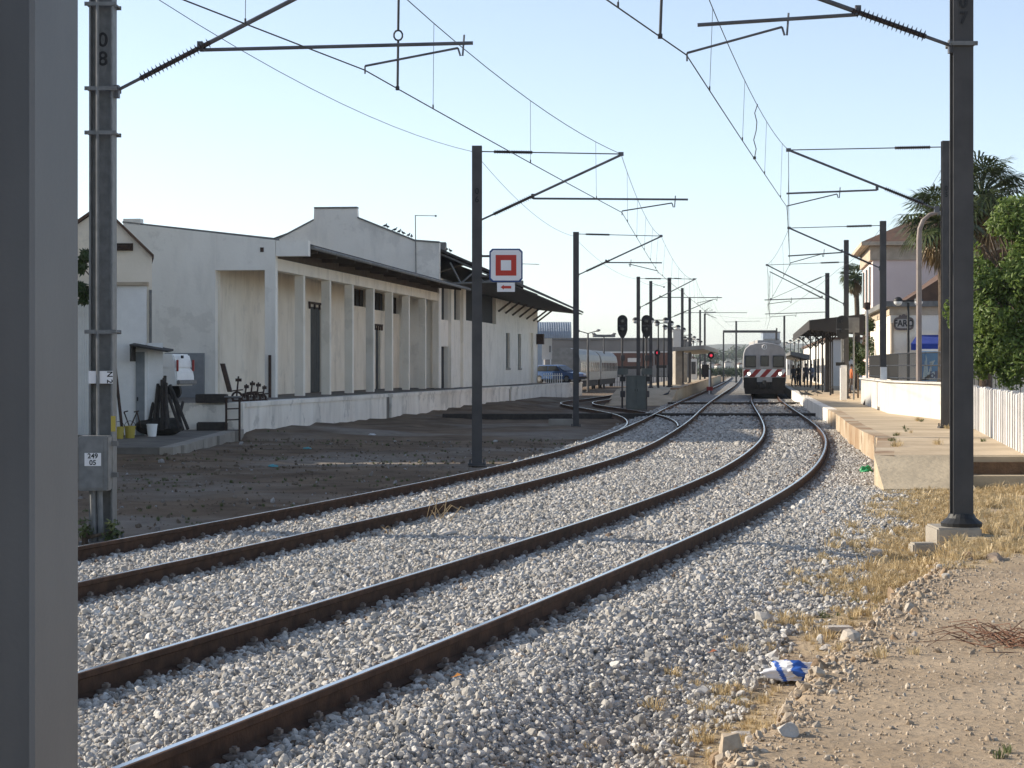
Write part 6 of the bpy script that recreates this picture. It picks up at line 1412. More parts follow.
def bucket(px,Y,z,m,label,h=0.34,r=0.15):
    x=(px-CX)*Y/F; root=thing("bucket",label,"bucket",(x,Y,z)); mb=MB(); mb.lathe((x,Y,z),[(r*0.78,0),(r,h),(r*1.06,h+0.01),(r*1.06,h-0.02),(r*0.93,h-0.02),(r*0.74,0.03)],16); mb.build("tub",m,root)
    MB().tube([(x+r*math.cos(k*math.pi/8),Y,z+h+0.16*math.sin(k*math.pi/8)) for k in range(9)],0.008,5).build("handle",M_dark,root)
bucket(152,61.5,Zr,M_whitep,"pale bucket standing on the ramp in front of the grey door",0.36,0.16)
bucket(130,60.5,Zr-0.03,M_yellow,"yellow bucket beside the bent metal frame, left of the grey door",0.36,0.16)
bucket(119,60.2,Zr-0.04,M_yellow,"yellow tub at the foot of the leaning rusty pole",0.36,0.15)
mb=MB(); 
for a,b in (((124,412),(130,428)),((130,428),(137,412)),((137,412),(141,428)),((124,412),(128,411)),((134,412),(139,411))): mb.tube([W(*a,61.4),W(*b,61.4)],0.02,6)
tag(mb.build("metal_frame",M_rust,loc=W(130,430,61.4)),"bent rusty metal frame standing beside the yellow bucket","metal frame")
# low wall in front of the platform end, trough and steps
a,b=W(171,425,66.0),W(226,401,66.0)
tag(MB().box(((a.x+b.x)/2,66.1,(0.78-0.1)/2+0.0),(b.x-a.x,0.2,0.86)).build("low_wall",M_platw,loc=(a.x,66.1,-0.1)),"low stained white wall between the scrap heap and the ladder","wall")
a,b=W(195,400,65.8),W(226,391,65.8); tag(MB().box(((a.x+b.x)/2,66.1,0.96),(b.x-a.x,0.5,0.28),0,0,0.02).build("dark_trough",M_timber,loc=(a.x,66.1,0.82)),"long dark trough lying on top of the low stained wall","trough")
a=W(206,418,65.6); mb=MB(); mb.box((a.x+0.2,65.55,0.08),(0.95,0.45,0.30),0.1,0,0.03); tag(mb.build("old_crate",M_timber,loc=(a.x,65.55,-0.07)),"dark old crate at the foot of the low wall, left of the ladder","crate")
def ladder():
    Y=65.2; root=thing("iron_ladder","rusty iron ladder frame leading up the broken end of the goods platform","ladder",W(226,440,Y))
    for px in (226.2,239.5): MB().tube([W(px,443 if px<230 else 441,Y),W(px,397,Y)],0.035,8).build("rail",M_rust,root)
    for py in (398,409,420,431): MB().tube([W(226.2,py,Y),W(239.5,py-0.5,Y)],0.022,6).build("rung",M_rust,root)
    MB().box((W(233,396.5,Y).x,Y,W(233,396.8,Y).z),(0.5,0.35,0.04)).build("top_plate",M_galv,root)
ladder()
a,b=W(222.5,363.5,66.8),W(230,392,66.6); tag(MB().box8([a+Vector((-0.07,-0.1,0)),a+Vector((0.07,-0.1,0)),a+Vector((0.07,0.1,0)),a+Vector((-0.07,0.1,0)),b+Vector((-0.07,-0.1,0)),b+Vector((0.07,-0.1,0)),b+Vector((0.07,0.1,0)),b+Vector((-0.07,0.1,0))]).build("iron_beam",M_rust,loc=b),"leaning rusty iron beam at the end of the goods platform","iron beam")
for i,(px,sz) in enumerate(((237,0.8),(245,0.55),(251,0.65),(257,0.6),(263,0.5))):
    Y=69.5+0.4*i; x=(px-CX)*Y/F; mb=MB(); z=0.80
    ring=lambda c,r,t: mb.tube([(c[0]+r*math.cos(k*math.pi/8),c[1],c[2]+r*math.sin(k*math.pi/8)) for k in range(17)],t,6)
    ring((x,Y,z+0.2*sz),0.2*sz,0.04); mb.tube([(x,Y-0.1,z+0.2*sz),(x+0.05,Y,z+sz*1.05)],0.03,6); mb.box((x+0.05,Y,z+sz*0.9),(0.18*sz+0.05,0.1,0.1)); mb.box((x,Y,z+0.03),(0.3,0.25,0.06)); mb.tube([(x-0.15,Y,z+0.45*sz),(x+0.2,Y,z+0.5*sz)],0.025,6)
    tag(mb.build("iron_fitting",M_rust,loc=(x,Y,z)),"one of the old rusty iron point levers kept on the end of the goods platform","iron fitting","old iron fittings on the goods platform")
for px,py,Y,s,m,l in ((200,402,66,0.13,M_whitep,"small white lump on the low wall behind the scrap"),):
    pass

# ================================================================== FAR LEFT YARD
def coach(label,t0,L):
    lat=-17.3; th=math.atan(0.116); ax=Vector((math.sin(th),math.cos(th),0)); sx=Vector((math.cos(th),-math.sin(th),0)); o=Vector((lat+0.116*t0,t0,-0.2))
    root=thing("silver_coach",label,"railway coach",o,"silver coaches stored in the yard")
    def p(a,l,z): q=o+sx*a+ax*l; return (q.x,q.y,z)
    sec=[(-1.4,0.7),(1.4,0.7),(1.42,2.6),(1.3,3.1),(0.95,3.5),(0.45,3.68),(0,3.72),(-0.45,3.68),(-0.95,3.5),(-1.3,3.1),(-1.42,2.6)]
    MB().prism([p(a,0,z) for a,z in sec],ax,L).build("body",mat("stored_coach_steel",(0.25,0.25,0.24),(0.19,0.19,0.18),3,0.5,metal=0.2,streak=0.4),root)
    MB().box8([p(-1.2,0.6,0.1),p(1.2,0.6,0.1),p(1.2,L-0.6,0.1),p(-1.2,L-0.6,0.1),p(-1.25,0.6,0.69),p(1.25,0.6,0.69),p(1.25,L-0.6,0.69),p(-1.25,L-0.6,0.69)]).build("underframe",M_under,root)
    n=int(L/2.4)
    for k in range(n): l=1.0+k*(L-1.5)/n; MB().box8([p(1.405,l,1.5),p(1.43,l,1.5),p(1.43,l+1.6,1.5),p(1.405,l+1.6,1.5),p(1.405,l,2.4),p(1.43,l,2.4),p(1.43,l+1.6,2.4),p(1.405,l+1.6,2.4)]).build("window",M_glass,root)
    for l in (2.5,5.0,L-5,L-2.5):
        MB().disc(p(1.0,l,0.2),sx,0.45,0.14,18).build("wheel",M_under,root); MB().disc(p(-1.0,l,0.2),sx,0.45,0.14,18).build("wheel",M_under,root)
    MB().box(p(0,L+0.02,2.0),(0.9,0.06,2.0)).build("end_door",M_trainf,root)
coach("silver corrugated coach in the yard, nearer one behind the second left mast",190,25)
coach("silver corrugated coach in the yard, farther one behind the street lamp",216.4,25)
def far_left():
    Y=350; a,b=W(534,338,Y),W(571.5,338,Y); R=(338-321.5)*Y/F*1.0; root=thing("barrel_roof_hall","blue grey barrel-roofed hall far beyond the goods shed","hall",(a.x,Y,-0.3)); zb=CAMH+(HOR-338)*Y/F
    mb=MB(); n=14; pts=[]
    for x in np.linspace(a.x,b.x,2):
        for k in range(n+1): t=math.pi*k/n; pts.append((x,Y+R*1.6-R*1.6*math.cos(t),zb+R*math.sin(t)))
    mb.add(pts,[(k,k+1,n+1+k+1,n+1+k) for k in range(n)]+[tuple(range(n+1)),tuple(range(2*n+1,n,-1))]); mb.build("barrel_roof",M_barrel,root)
    rb=MB(); 
    for i in range(16):
        x=a.x+(b.x-a.x)*(i+0.5)/16; rb.tube([(x,Y+R*1.6-R*1.62*math.cos(math.pi*k/n),zb+R*1.01*math.sin(math.pi*k/n)) for k in range(n+1)],0.07,4)
    rb.build("roof_ribs",M_barrel,root)
    MB().box(((a.x+b.x)/2,Y+R*1.6,(zb-0.3)/2),(b.x-a.x-0.1,R*3.15,zb+0.28)).build("wall",M_barrel,root)
    Y=300; a,b=W(545,352,Y),W(692,338,Y); r=thing("long_grey_depot","long low grey depot behind the silver coaches and black signals","depot",(a.x,Y,-0.3))
    MB().box(((a.x+b.x)/2,Y+6,(b.z-0.3)/2-0.2),(b.x-a.x,12,b.z+0.1)).build("wall",M_farg,r); MB().box(((a.x+b.x)/2,Y+6,b.z+0.1-0.2),(b.x-a.x+0.4,12.4,0.25)).build("roof_edge",M_lead,r)
    MB().box(((a.x+b.x)/2,Y-0.1,CAMH+(HOR-352.5)*Y/F),(b.x-a.x,0.12,0.3)).build("light_band",M_farw,r)
    c=W(605,335.5,Y); MB().box((c.x,Y+4,c.z),(3.2,3,0.35)).build("roof_monitor",M_lead,r)
    for k in range(9): MB().box((a.x+1.5+k*2.2,Y-0.05,3.1),(0.9,0.1,0.7)).build("window",M_glass,r)
    Y=266; a,b=W(603,366,Y),W(653,353,Y); r=thing("red_brown_wagon","red brown freight wagon behind the black signals and relay cabinet","freight wagon",(a.x,Y,-0.2),"red brown wagons in the yard")
    def wag(a,b,r,graf):
        MB().box(((a.x+b.x)/2,Y+1.3,(a.z+b.z)/2),(b.x-a.x,2.6,b.z-a.z)).build("body",M_brick,r); MB().box(((a.x+b.x)/2,Y+1.3,a.z-0.2),(b.x-a.x-0.3,2.0,0.36)).build("underframe",M_under,r)
        for f in (0.14,0.3,0.7,0.86): MB().disc((a.x+(b.x-a.x)*f,Y+0.35,0.25+0.1),(0,1,0),0.45,0.14,16).build("wheel",M_under,r)
        k=int((b.x-a.x)/0.8); mb=MB()
        for i in range(k+1): mb.box((a.x+(b.x-a.x)*i/k,Y-0.03,(a.z+b.z)/2),(0.07,0.06,b.z-a.z-0.1))
        mb.build("ribs",M_brick,r)
        if graf: c=W(634,360,Y); MB().box((c.x,Y-0.045,c.z),(1.6,0.05,0.5)).build("pale_patch",M_farw,r)
    wag(a,b,r,True)
    a,b=W(656,365,Y),W(668,352.5,Y); r=thing("red_brown_wagon","red brown wagon end right of the thick mast, partly behind lamp posts","freight wagon",(a.x,Y,-0.2),"red brown wagons in the yard"); wag(a,b,r,False)
    Y=250; a,b=W(602,386,Y),W(676,374,Y); r=thing("yard_wall","pale low yard wall below the red brown wagons","wall",(a.x,Y,-0.3)); MB().box(((a.x+b.x)/2,Y,0.2),(b.x-a.x,0.2,1.1)).build("wall",M_farw,r)
    r=thing("yard_fence","thin grey post fence in front of the pale yard wall","fence",(a.x,Y-6,-0.3)); Yf=Y-6
    mb=MB()
    for px in np.arange(599,676,2.6): x=(px-CX)*Yf/F; mb.box((x,Yf,0.65),(0.09,0.06,1.9))
    for z in (0.2,1.4): mb.box(((a.x+b.x)/2-0.6,Yf+0.05,z),(b.x-a.x-0.3,0.05,0.06))
    mb.build("posts",M_lead,r)
    Y=164.5; r=thing("white_notice_board","white notice board on posts beside the far corner of the goods shed","notice board",W(547,382,Y)); a,b=W(542,359.5,Y),W(552,338.5,Y)
    MB().box(((a.x+b.x)/2,Y,(a.z+b.z)/2),(b.x-a.x,0.08,b.z-a.z)).build("panel",M_farw,r)
    for x in (a.x+0.1,b.x-0.1): MB().box((x,Y+0.08,(0.7+b.z)/2),(0.08,0.06,b.z-0.7)).build("post",M_whitep,r)
    MB().box((W(550,349,Y).x,Y-0.05,CAMH+(HOR-349)*Y/F),(0.12,0.02,0.5)).build("dark_print",M_lead,r)
    Y=161.5; r=thing("white_picket_rail","small white picket rail on the end of the loading platform","railing",W(551,384,Y)); mb=MB()
    for px in np.arange(544,562,2.2): x=(px-CX)*Y/F; mb.box((x,Y,1.1),(0.06,0.05,0.75))
    mb.box(((553-CX)*Y/F,Y+0.03,1.3),(1.5,0.04,0.06)); mb.build("pickets",M_whitep,r)
far_left()

# ================================================================== FAR BACKGROUND
M_hill=mat("distant_hill",(0.075,0.085,0.055),(0.11,0.11,0.075),0.012,0.95,contrast=(0.4,0.6)); M_hedge=leafmat("far_foliage",(0.03,0.06,0.025),(0.07,0.10,0.04),0.1)
def hill(name,Y,x0,x1,prof,seed):
    mb=MB(); n=120; rr=random.Random(seed)
    xs=np.linspace(x0,x1,n); base=np.interp(xs,[p[0] for p in prof],[p[1] for p in prof])
    for i,x in enumerate(xs):
        h=base[i]*(1+0.06*mnoise.noise(Vector((x*0.011,seed,0)))+0.03*mnoise.noise(Vector((x*0.05,seed,1))))
        for k in range(7):
            f=k/6; mb.v.append((x,Y+f*500,-1+h*math.sin(f*math.pi/2)*(0.97+0.06*mnoise.noise(Vector((x*0.02,f*6,seed))))))
        mb.v.append((x,Y+1400,-2))
    for i in range(n-1):
        for k in range(7): a=i*8+k; mb.f.append((a,a+8,a+9,a+1)); mb.m.append(0)
    o=mb.build(name,M_hill,smooth=True); o["kind"]="structure"; return o
sY=lambda px,Y:(px-CX)*Y/F
hz_=lambda py,Y:CAMH+(HOR-py)*Y/F
Y=2100; hill("hills",Y,sY(-300,Y),sY(1500,Y),[(sY(-300,Y),18),(sY(560,Y),20),(sY(690,Y),hz_(352,Y)),(sY(716,Y),hz_(347,Y)),(sY(735,Y),hz_(341,Y)),(sY(760,Y),hz_(345,Y)),(sY(800,Y),hz_(343,Y)),(sY(850,Y),hz_(350,Y)),(sY(1500,Y),14)],3)
Y=3600; hill("far_hills",Y,sY(-400,Y),sY(1700,Y),[(sY(-400,Y),22),(sY(600,Y),hz_(352,Y)),(sY(700,Y),hz_(342,Y)),(sY(820,Y),hz_(338,Y)),(sY(1700,Y),20)],5)
Y=1500; a,b=W(763,352,Y),W(780,333,Y); r=thing("tower_block","grey blue tower block on the skyline above the train","tower block",(a.x,Y,0)); MB().box(((a.x+b.x)/2,Y+6,b.z/2),(b.x-a.x,12,b.z)).build("wall",M_barrel,r); MB().box(((a.x+b.x)/2,Y+6,b.z+0.5),(b.x-a.x+0.6,12.6,1.0)).build("roof",M_lead,r)
for fl in range(7): MB().box(((a.x+b.x)/2,Y-0.1,3+fl*3.1),(b.x-a.x-1.5,0.25,1.2)).build("window_row",M_glass,r)
houses=[(712,4.5,700,3.0,6,"white"),(719,3.5,640,2.6,5,"white"),(728,5,760,4,7,"cream"),(741,3.6,820,4,6,"white"),(704,4,600,3,6,"white"),(693,4.5,520,3,8,"white"),(790,5,420,5,8,"white"),(812,6,380,6,8,"cream"),(833,5,360,5,9,"white"),(648,9,620,6,11,"white"),(752,5,900,4,7,"white")]
for i,(px,wpx,Y,dz,h,c) in enumerate(houses):
    x=sY(px,Y); wd=wpx*Y/F*1.2; h=h*0.55; r=thing("small_house","one of the small pale houses far behind the station along the horizon","house",(x,Y,-0.3),"far houses on the horizon")
    MB().box((x,Y+4,h/2-0.3),(wd,8,h)).build("wall",M_farw,r); mb=MB(); mb.prism([(x-wd/2-0.3,Y-0.3,h-0.3),(x+wd/2+0.3,Y-0.3,h-0.3),(x,Y-0.3,h+wd*0.18)],(0,1,0),8.6); mb.build("roof",M_tile if i%2 else M_lead,r)
    for k in (-1,1): MB().box((x+k*wd*0.22,Y-0.02,h*0.45),(wd*0.16,0.1,h*0.22)).build("window",M_glass,r)

# ================================================================== TREES AND SHRUBS
def leaf_cloud(mb, blobs, n, size, rr, up=0.3, shell=0.55):
    tot=sum(b[1]**2 for b in blobs)
    for c,r,sq in blobs:
        k=int(n*r*r/tot)
        for _ in range(k):
            d=Vector((rr.gauss(0,1),rr.gauss(0,1),rr.gauss(0,1))).normalized(); rad=r*(shell+(1-shell)*rr.random()**0.6)*(0.86+0.3*mnoise.noise(d*2.3+Vector(c)))
            if mnoise.noise((Vector(c)+d*rad)*1.1)<-0.28: continue
            p=Vector(c)+Vector((d.x*rad,d.y*rad,d.z*rad*sq)); nrm=(d+Vector((rr.gauss(0,.5),rr.gauss(0,.5),up+rr.gauss(0,.4)))).normalized()
            t=nrm.cross(Vector((rr.gauss(0,1),rr.gauss(0,1),rr.gauss(0,1)))).normalized(); b=nrm.cross(t); L=size*rr.uniform(0.7,1.3); wv=L*0.42
            mb.add([p-t*L*0.5,p+b*wv*0.5-nrm*L*0.06,p+t*L*0.5,p-b*wv*0.5-nrm*L*0.06],[(0,1,2,3)])
def build_leaves(mb,name,m,parent):
    me=bpy.data.meshes.new(name); off=parent.location; me.from_pydata([(v[0]-off.x,v[1]-off.y,v[2]-off.z) for v in mb.v],[],mb.f); me.materials.append(m); o=bpy.data.objects.new(name,me); COL.objects.link(o); o.parent=parent; return o
def leafy_tree(label,x,Y,z0,blobs,n,size,seed,m,trunk_r=0.2,name="leafy_tree"):
    rr=random.Random(seed); root=thing(name,label,"tree",(x,Y,z0)); tm=MB(); top=Vector((x,Y,blobs[0][0][2]))
    tm.tube([(x,Y,z0-0.1),(x+0.05,Y,z0+0.8),(x-0.05,Y,z0+1.5),tuple(top)],[trunk_r*1.3,trunk_r,trunk_r*0.85,trunk_r*0.3],10)
    for c,r,sq in blobs: 
        b=Vector((x,Y,z0+1.0+0.8*rr.random())); e=Vector(c); m_=b.lerp(e,0.5)+Vector((0,0,-0.15+0.3*rr.random())); tm.tube([b,m_,e],[trunk_r*0.6,trunk_r*0.35,trunk_r*0.1],7)
        for _ in range(4):
            e2=e+Vector((rr.gauss(0,1),rr.gauss(0,1),rr.gauss(0,.8))).normalized()*r*0.85; tm.tube([m_.lerp(e,0.5),e.lerp(e2,0.5)+Vector((0,0,0.1)),e2],[trunk_r*0.22,trunk_r*0.12,trunk_r*0.04],5)
    tm.build("trunk",M_bark,root,True); lm=MB(); leaf_cloud(lm,blobs,n,size,rr); build_leaves(lm,"crown",m,root); return root
Yt=54; s=Yt/F
def TB(px,py,r,dy=0,sq=1.0): q=W(px,py,Yt+dy); return ((q.x,q.y,q.z),r*s,sq)
leafy_tree("dense sunlit green tree behind the white slat fence at the right edge",W(1050,380,Yt).x,Yt,0.33,
  [TB(1040,290,72),TB(981,300,20,-0.3),TB(982,335,20,-0.5),TB(980,268,17,-0.2),TB(992,250,24,0),TB(1004,232,24,0.2),TB(980,318,20,-0.2),TB(996,280,24,-0.4),TB(980,368,14,-0.6),TB(1010,375,16,-1.0),TB(1003,300,36,-0.6),TB(995,345,32,-0.8),TB(1018,355,36,-1.0),TB(1005,262,33,0),TB(1030,225,42,0.3),TB(1075,250,60,1),TB(1060,345,48,-0.4),TB(1100,320,60,0.5),TB(992,318,22,-1.2),TB(1010,215,20,0),TB(985,285,18,-0.5),TB(984,358,16,-0.9)],38000,0.14,5,M_leaf,0.2)
lm=thing("hanging_branch","small sprig of bright leaves showing between the two right masts","branch",W(950,312,50)); mb=MB(); rr=random.Random(9); leaf_cloud(mb,[(tuple(W(949,308,50)),0.22,1.3),(tuple(W(951,320,50)),0.17,1.3)],130,0.13,rr,shell=0.2); build_leaves(mb,"leaves",M_leaf,lm)
MB().tube([W(949,304,50),W(955,300,50.5),W(975,290,53),W(1010,285,54)],0.018,6).build("twig",M_bark,lm)
def palm(label,x,Y,z0,crown,fl,nf,seed,tr=0.22,dry=14,name="palm_tree"):
    rr=random.Random(seed); root=thing(name,label,"palm tree",(x,Y,z0)); c=Vector(crown); tm=MB(); pts=[]
    for k in range(10): f=k/9; p=Vector((x,Y,z0)).lerp(c,f)+Vector((0.12*math.sin(f*3),0,0)); pts.append(p)
    tm.tube(pts,[tr*(1.25-0.4*k/9)*(1.0+0.06*(k%2)) for k in range(10)],12); tm.build("trunk",M_bark,root)
    def frond(d,el,L,m,mb,droop):
        u=Vector((math.cos(d),math.sin(d),0)); p=c.copy(); stem=[]; n=9
        for k in range(n+1):
            f=k/n; a=el-droop*f; p=p+(u*math.cos(a)+Vector((0,0,math.sin(a))))*(L*0.55/n); stem.append(p.copy())
        t=(stem[-1]-stem[-2]).normalized(); side=u.cross(Vector((0,0,1))).normalized()
        mb.tube(stem,[0.03]*(n+1),4,cap=False)
        hub=stem[-1]; nl=17   # fan blade
        for j in range(nl):
            a=(j/(nl-1)-0.5)*math.pi*1.35; dv=(t*math.cos(a)+side*math.sin(a)).normalized(); Ll=L*0.5*rr.uniform(0.85,1.1)*(0.75+0.25*math.cos(a)); w_=side*0.042 if abs(math.cos(a))>0.5 else t*0.042
            m1=hub+dv*Ll*0.6; e=hub+dv*Ll+Vector((0,0,-0.30*Ll*rr.uniform(0.5,1.2)))
            mb.add([hub,m1-w_,e,m1+w_],[(0,1,2,3)])
    mb=MB()
    for i in range(nf): frond(rr.uniform(0,6.28),rr.uniform(-0.25,1.35),fl*rr.uniform(0.85,1.1),None,mb,rr.uniform(0.3,1.0))
    build_leaves(mb,"fronds",M_palm,root)
    mb=MB()
    for i in range(dry): frond(rr.uniform(0,6.28),rr.uniform(-1.5,-0.7),fl*rr.uniform(0.7,0.95),None,mb,0.5)
    build_leaves(mb,"dry_fronds",M_palmd,root)
palm("fan palm with a shaggy skirt of dry fronds in front of the station",W(944,380,84).x,84,0.33,W(940,222,84),1.9,60,21,0.24,40)
palm("tall dark fan palm behind the leafy green tree",W(985,380,92).x,92,0.33,W(982,200,92),2.5,110,22,0.24,30)
palm("small yellowish palm behind the station canopy, left of the station",W(856,380,150).x,150,0.4,W(855.5,277,150),1.35,46,23,0.18,34)
def shrub(label,blobs,n,size,seed,z0,m=None,name="shrub"):
    rr=random.Random(seed); c=blobs[0][0]; root=thing(name,label,"shrub",(c[0],c[1],z0)); mb=MB(); leaf_cloud(mb,blobs,n,size,rr,shell=0.3); build_leaves(mb,"foliage",m or M_shrub,root)
    tm=MB(); tm.tube([(c[0],c[1],z0),c],[0.05,0.035],6)
    for b in blobs[1:]: tm.tube([(c[0],c[1],c[2]-0.1),b[0]],[0.03,0.015],6)
    tm.build("stem",M_bark,root)
s=105/F
shrub("dark creeper hanging below the canopy beside the white pillar",[(tuple(W(858,352,105)),9*s,1.3),(tuple(W(850,345,105)),7*s,1.2),(tuple(W(866,340,105)),7*s,1.8),(tuple(W(862,368,105)),8*s,1.2),(tuple(W(870,325,105)),6*s,1.5),(tuple(W(846,356,104)),6*s,1.3),(tuple(W(866,352,104)),9*s,1.3),(tuple(W(873,345,106)),6*s,2.0)],5600,0.17,31,0.4)
s=63/F
shrub("dark spiky plant between the near mast and the cream house, upper one",[(tuple(W(102,285,61)),8*s,1.0),(tuple(W(86,256,61)),7*s,1.1),(tuple(W(81,266,61)),6*s,1.4),(tuple(W(80,288,61)),8*s,0.9),(tuple(W(89,294,61)),7*s,0.8),(tuple(W(84,300,61)),5*s,0.7)],620,0.3,33,-0.1)
shrub("dark weeds along the foot of the grey cable box mast",[(tuple(W(85,530,26.6)),0.14,1.3),(tuple(W(112,532,26.6)),0.15,1.3)],160,0.09,34,-0.35,M_weed)
Y=400
shrub("green hedge across the tracks far behind the train",[((sY(px,Y),Y,1.0),1.6,0.75) for px in range(700,752,4)],5200,0.35,35,-0.3,M_hedge,"hedge")
for i,(px,py,Y,r) in enumerate(((742,354,1300,5),(752,353,1350,6),(760,353,1320,5),(729,355,1250,4),(718,354,1150,4),(788,353,1200,5),(802,354,1100,5),(735,351,1500,6),(748,350,1500,6),(706,356,900,5))):
    c=W(px,py,Y); leafy_tree("one of the rounded trees on the far hills beyond the train",c.x,Y,0,[(tuple(c),r,0.8),((c.x-r*.7,Y,c.z-2),r*.7,.8),((c.x+r*.7,Y,c.z-1.5),r*.7,.8)],420,r*0.34,60+i,M_hedge,r*0.06,"far_tree"); 
    bpy.data.objects[-1] if False else None
for o in list(bpy.data.objects):
    if o.name.startswith("far_tree"): o["group"]="trees on the far hills"

# ================================================================== SMALL THINGS ON THE GROUND
def crumple(name,label,px,py,size,mats,cat_,seed,z=None,flat=0.5,idx=None):
    g=hit(px,py)
    bm=bmesh.new(); bmesh.ops.create_icosphere(bm,subdivisions=5,radius=1); rr=random.Random(seed); off=Vector((rr.uniform(0,50),rr.uniform(0,50),0))
    for v in bm.verts:
        p=v.co.copy(); k=1+0.5*mnoise.noise(p*1.6+off)+0.30*abs(mnoise.noise(p*3.5+off))-0.15*abs(mnoise.noise(p*8+off)); v.co=Vector((p.x*size[0]*k,p.y*size[1]*k,max(p.z,-0.35)*size[2]*k))
    me=bpy.data.meshes.new(name); bm.to_mesh(me); bm.free()
    for m in mats: me.materials.append(m)
    me.polygons.foreach_set('use_smooth',[True]*len(me.polygons))
    if idx:
        for f in me.polygons: f.material_index=idx(f.center)
    o=bpy.data.objects.new(name,me); COL.objects.link(o); o.location=(g.x,g.y,hz(g.x,g.y)+size[2]*0.35+0.03); tag(o,label,cat_); return o
M_bagw=mat("bag_white_film",(0.70,0.71,0.73),None,rough=0.5); M_bagb=mat("bag_blue_film",(0.03,0.11,0.42),None,rough=0.5)
crumple("plastic_bag","crumpled blue and white plastic bag in the gully beside the path",797,682,(0.23,0.11,0.085),[M_bagw,M_bagb],"plastic bag",3,idx=lambda c:1 if (abs(c.x-0.05+0.9*c.z+0.03*math.sin(c.y*40))<0.045 or abs(c.x+0.12+0.5*c.z)<0.02) else 0)
crumple("plastic_bag","bright green plastic bag lying on the ballast by the platform end",866,474,(0.11,0.08,0.10),[mat("bag_green_film",(0.02,0.30,0.11),None,rough=0.4)],"plastic bag",4)
M_teal=mat('teal_scrap',(0.10,0.33,0.38),None,rough=0.5)
for i,(px,py,l) in enumerate(((307,450,'small teal plastic scrap lying in the yard below the white platform'),(273,468,'small blue-green plastic scrap on the yard ground nearer the rails'),(372,436,'tiny white plastic scrap on the bank below the loading platform'))): crumple('plastic_scrap',l,px,py,(0.10,0.06,0.035),[M_teal if i<2 else M_bagw],'plastic scrap',20+i)
def rock(label,px,py,r,m,seed,sc=(1,1,0.7),name="rock",cat_="rock"):
    g=hit(px,py)
    src=stone_src("tmp",m,seed); o=bpy.data.objects.new(name,src.data); bpy.data.objects.remove(src); COL.objects.link(o); o.scale=(r*sc[0],r*sc[1],r*sc[2]); o.location=(g.x,g.y,hz(g.x,g.y)+r*0.35*sc[2]); o.rotation_euler=(0.2,0.1,seed); return tag(o,label,cat_)
M_rk=mat("pale_rock",(0.50,0.47,0.43),(0.40,0.37,0.33),14,0.9,bump=0.3,bscale=40); M_rkd=mat("brown_rock",(0.24,0.19,0.14),(0.17,0.13,0.10),14,0.9,bump=0.3,bscale=40); M_rkk=mat("black_rock",(0.03,0.03,0.03),None,rough=0.8)
rock("large pale stone against the foot of the outermost rail",331,722,0.07,M_rk,71)
rock("pale stone lying beside the right rail of the left track",279,552,0.085,M_rk,72)
rock("pale flat stone beside the dry twigs on the ballast",443,537,0.11,M_rk,73,(1.5,1,0.5))
rock("small black lump on the ballast between the two tracks",290,581,0.06,M_rkk,74,(1.6,1,0.5))
rock("black flat lump on the right ballast slope",780,600,0.06,M_rkk,75,(1.8,1,0.35))
rock("white lump at the edge of the dry grass, left of the square block",880,555,0.10,M_rk,76,(1.4,1,0.7))
rock("grey stone in the gully, right of the other two at the bottom",788,735,0.075,M_rk,77)
rock("grey stone in the gully, leftmost of three at the bottom",743,737,0.072,M_rk,78)
rock("pale stone above the plastic bag on the gully edge",825,650,0.06,M_rk,79)
rock("brown clump lying on the path right of the mast foot",995,560,0.13,M_rkd,80,(1.5,1,0.5))
g=hit(838,632)
tag(MB().box((g.x,g.y,hz(g.x,g.y)+0.03),(0.24,0.16,0.045),0.15,0,0.008).build("flat_slab",M_rk,loc=(g.x,g.y,hz(g.x,g.y))),"thin flat pale slab at the gully edge above the plastic bag","stone slab")
g=hit(923,556)
tag(MB().box((g.x,g.y,hz(g.x,g.y)+0.05),(0.30,0.22,0.22),0.1,0,0.02).build("square_block",M_conc,loc=(g.x,g.y,hz(g.x,g.y))),"small square concrete block in the dry grass left of the mast foot","concrete block")
rr=random.Random(4)
def twigs(name,label,px,py,L,n,m,cat_,h=0.25,r=0.006):
    g=hit(px,py)
    mb=MB(); z=hz(g.x,g.y)
    for i in range(n):
        a=rr.uniform(0,6.28); l=L*rr.uniform(0.5,1.1); p0=Vector((g.x+rr.gauss(0,L*.25),g.y+rr.gauss(0,L*.35),z+0.01)); p1=p0+Vector((math.cos(a)*l*.5,math.sin(a)*l*.5,rr.uniform(0.1,1)*h)); p2=p0+Vector((math.cos(a+.3)*l,math.sin(a+.3)*l,rr.uniform(0,.8)*h)); mb.tube([p0,p1,p2],[r,r*.8,r*.3],5)
    tag(mb.build(name,m,loc=(g.x,g.y,z)),label,cat_)
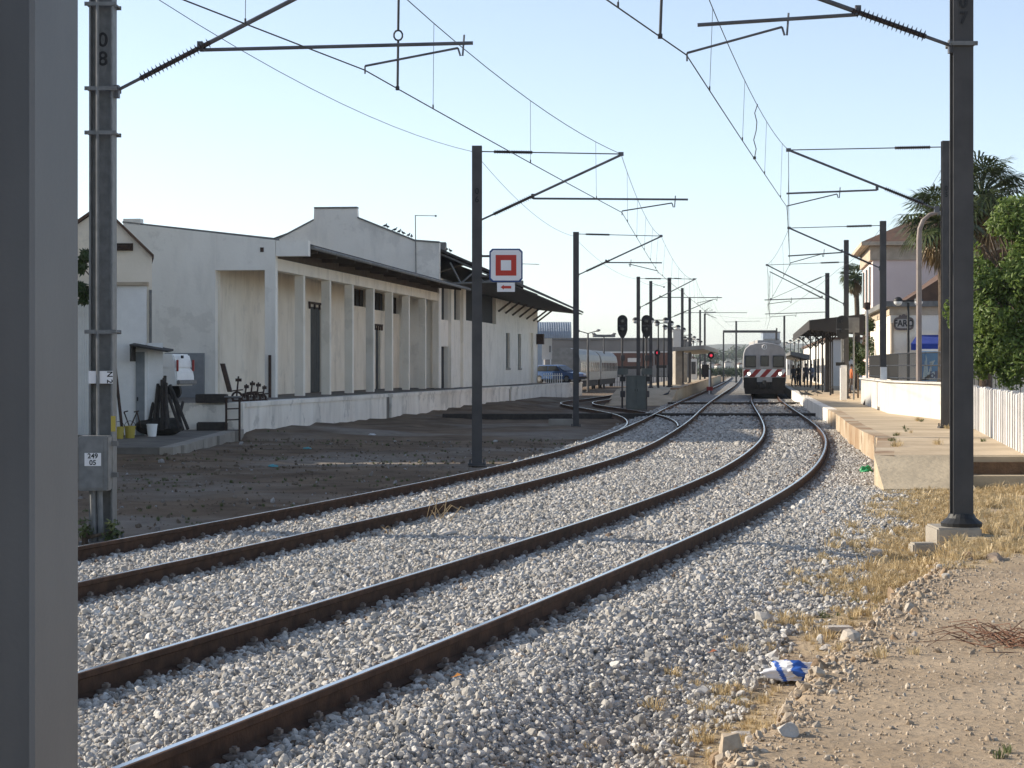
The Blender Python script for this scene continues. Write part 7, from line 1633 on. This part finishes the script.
M_twig=mat("dry_twig",(0.42,0.31,0.18),(0.33,0.24,0.13),12,0.9); M_twigr=mat("reddish_dry_stalks",(0.20,0.10,0.06),(0.13,0.07,0.045),12,0.9)
twigs("dry_twigs","pale dry twigs sticking up by the right rail of the left track",438,522,0.45,9,M_twig,"twigs",0.4)
twigs("dry_twigs","heap of reddish dry stalks on the path at the right edge",1012,645,0.5,70,M_twigr,"twigs",0.10,0.004)
twigs("dry_twigs","short pale twig curl on the ballast near the left track",382,536,0.3,3,M_twig,"twigs",0.12)
def leaf(label,px,py,s,m,seed):
    g=hit(px,py)
    mb=MB(); z=hz(g.x,g.y)+0.055; mb.add([(g.x-s,g.y,z),(g.x,g.y-s*.6,z+.012),(g.x+s,g.y,z+0.02),(g.x+s*0.2,g.y+s*.6,z+.03),(g.x-s*.3,g.y+s*0.5,z+.008)],[(0,1,2,3,4)]); tag(mb.build("fallen_leaf",m,loc=(g.x,g.y,z)),label,"leaf")
leaf("orange dead leaf on the ballast right of the outermost rail",456,686,0.04,mat("orange_leaf",(0.40,0.17,0.03),None),1)
leaf("reddish dead leaf on the lower right ballast slope",712,660,0.04,mat("red_leaf",(0.30,0.11,0.05),None),2)

# ================================================================== AIR
hb=bpy.data.meshes.new("haze"); x0,x1,y0,y1,z0,z1=-1700,2300,-60,5200,-6,75
hb.from_pydata([(x0,y0,z0),(x1,y0,z0),(x1,y1,z0),(x0,y1,z0),(x0,y0,z1),(x1,y0,z1),(x1,y1,z1),(x0,y1,z1)],[],[(3,2,1,0),(4,5,6,7),(0,1,5,4),(1,2,6,5),(2,3,7,6),(3,0,4,7)])
HAZE=True
if HAZE:
    m=bpy.data.materials.new("haze_air"); m.use_nodes=True; t=m.node_tree; t.nodes.remove(t.nodes["Principled BSDF"]); v=t.nodes.new("ShaderNodeVolumePrincipled"); v.inputs["Color"].default_value=(0.86,0.92,1.0,1); v.inputs["Density"].default_value=0.00011; v.inputs["Anisotropy"].default_value=0.3
    t.links.new(v.outputs[0],t.nodes["Material Output"].inputs["Volume"]); hb.materials.append(m); o=bpy.data.objects.new("haze",hb); COL.objects.link(o); o["kind"]="stuff"
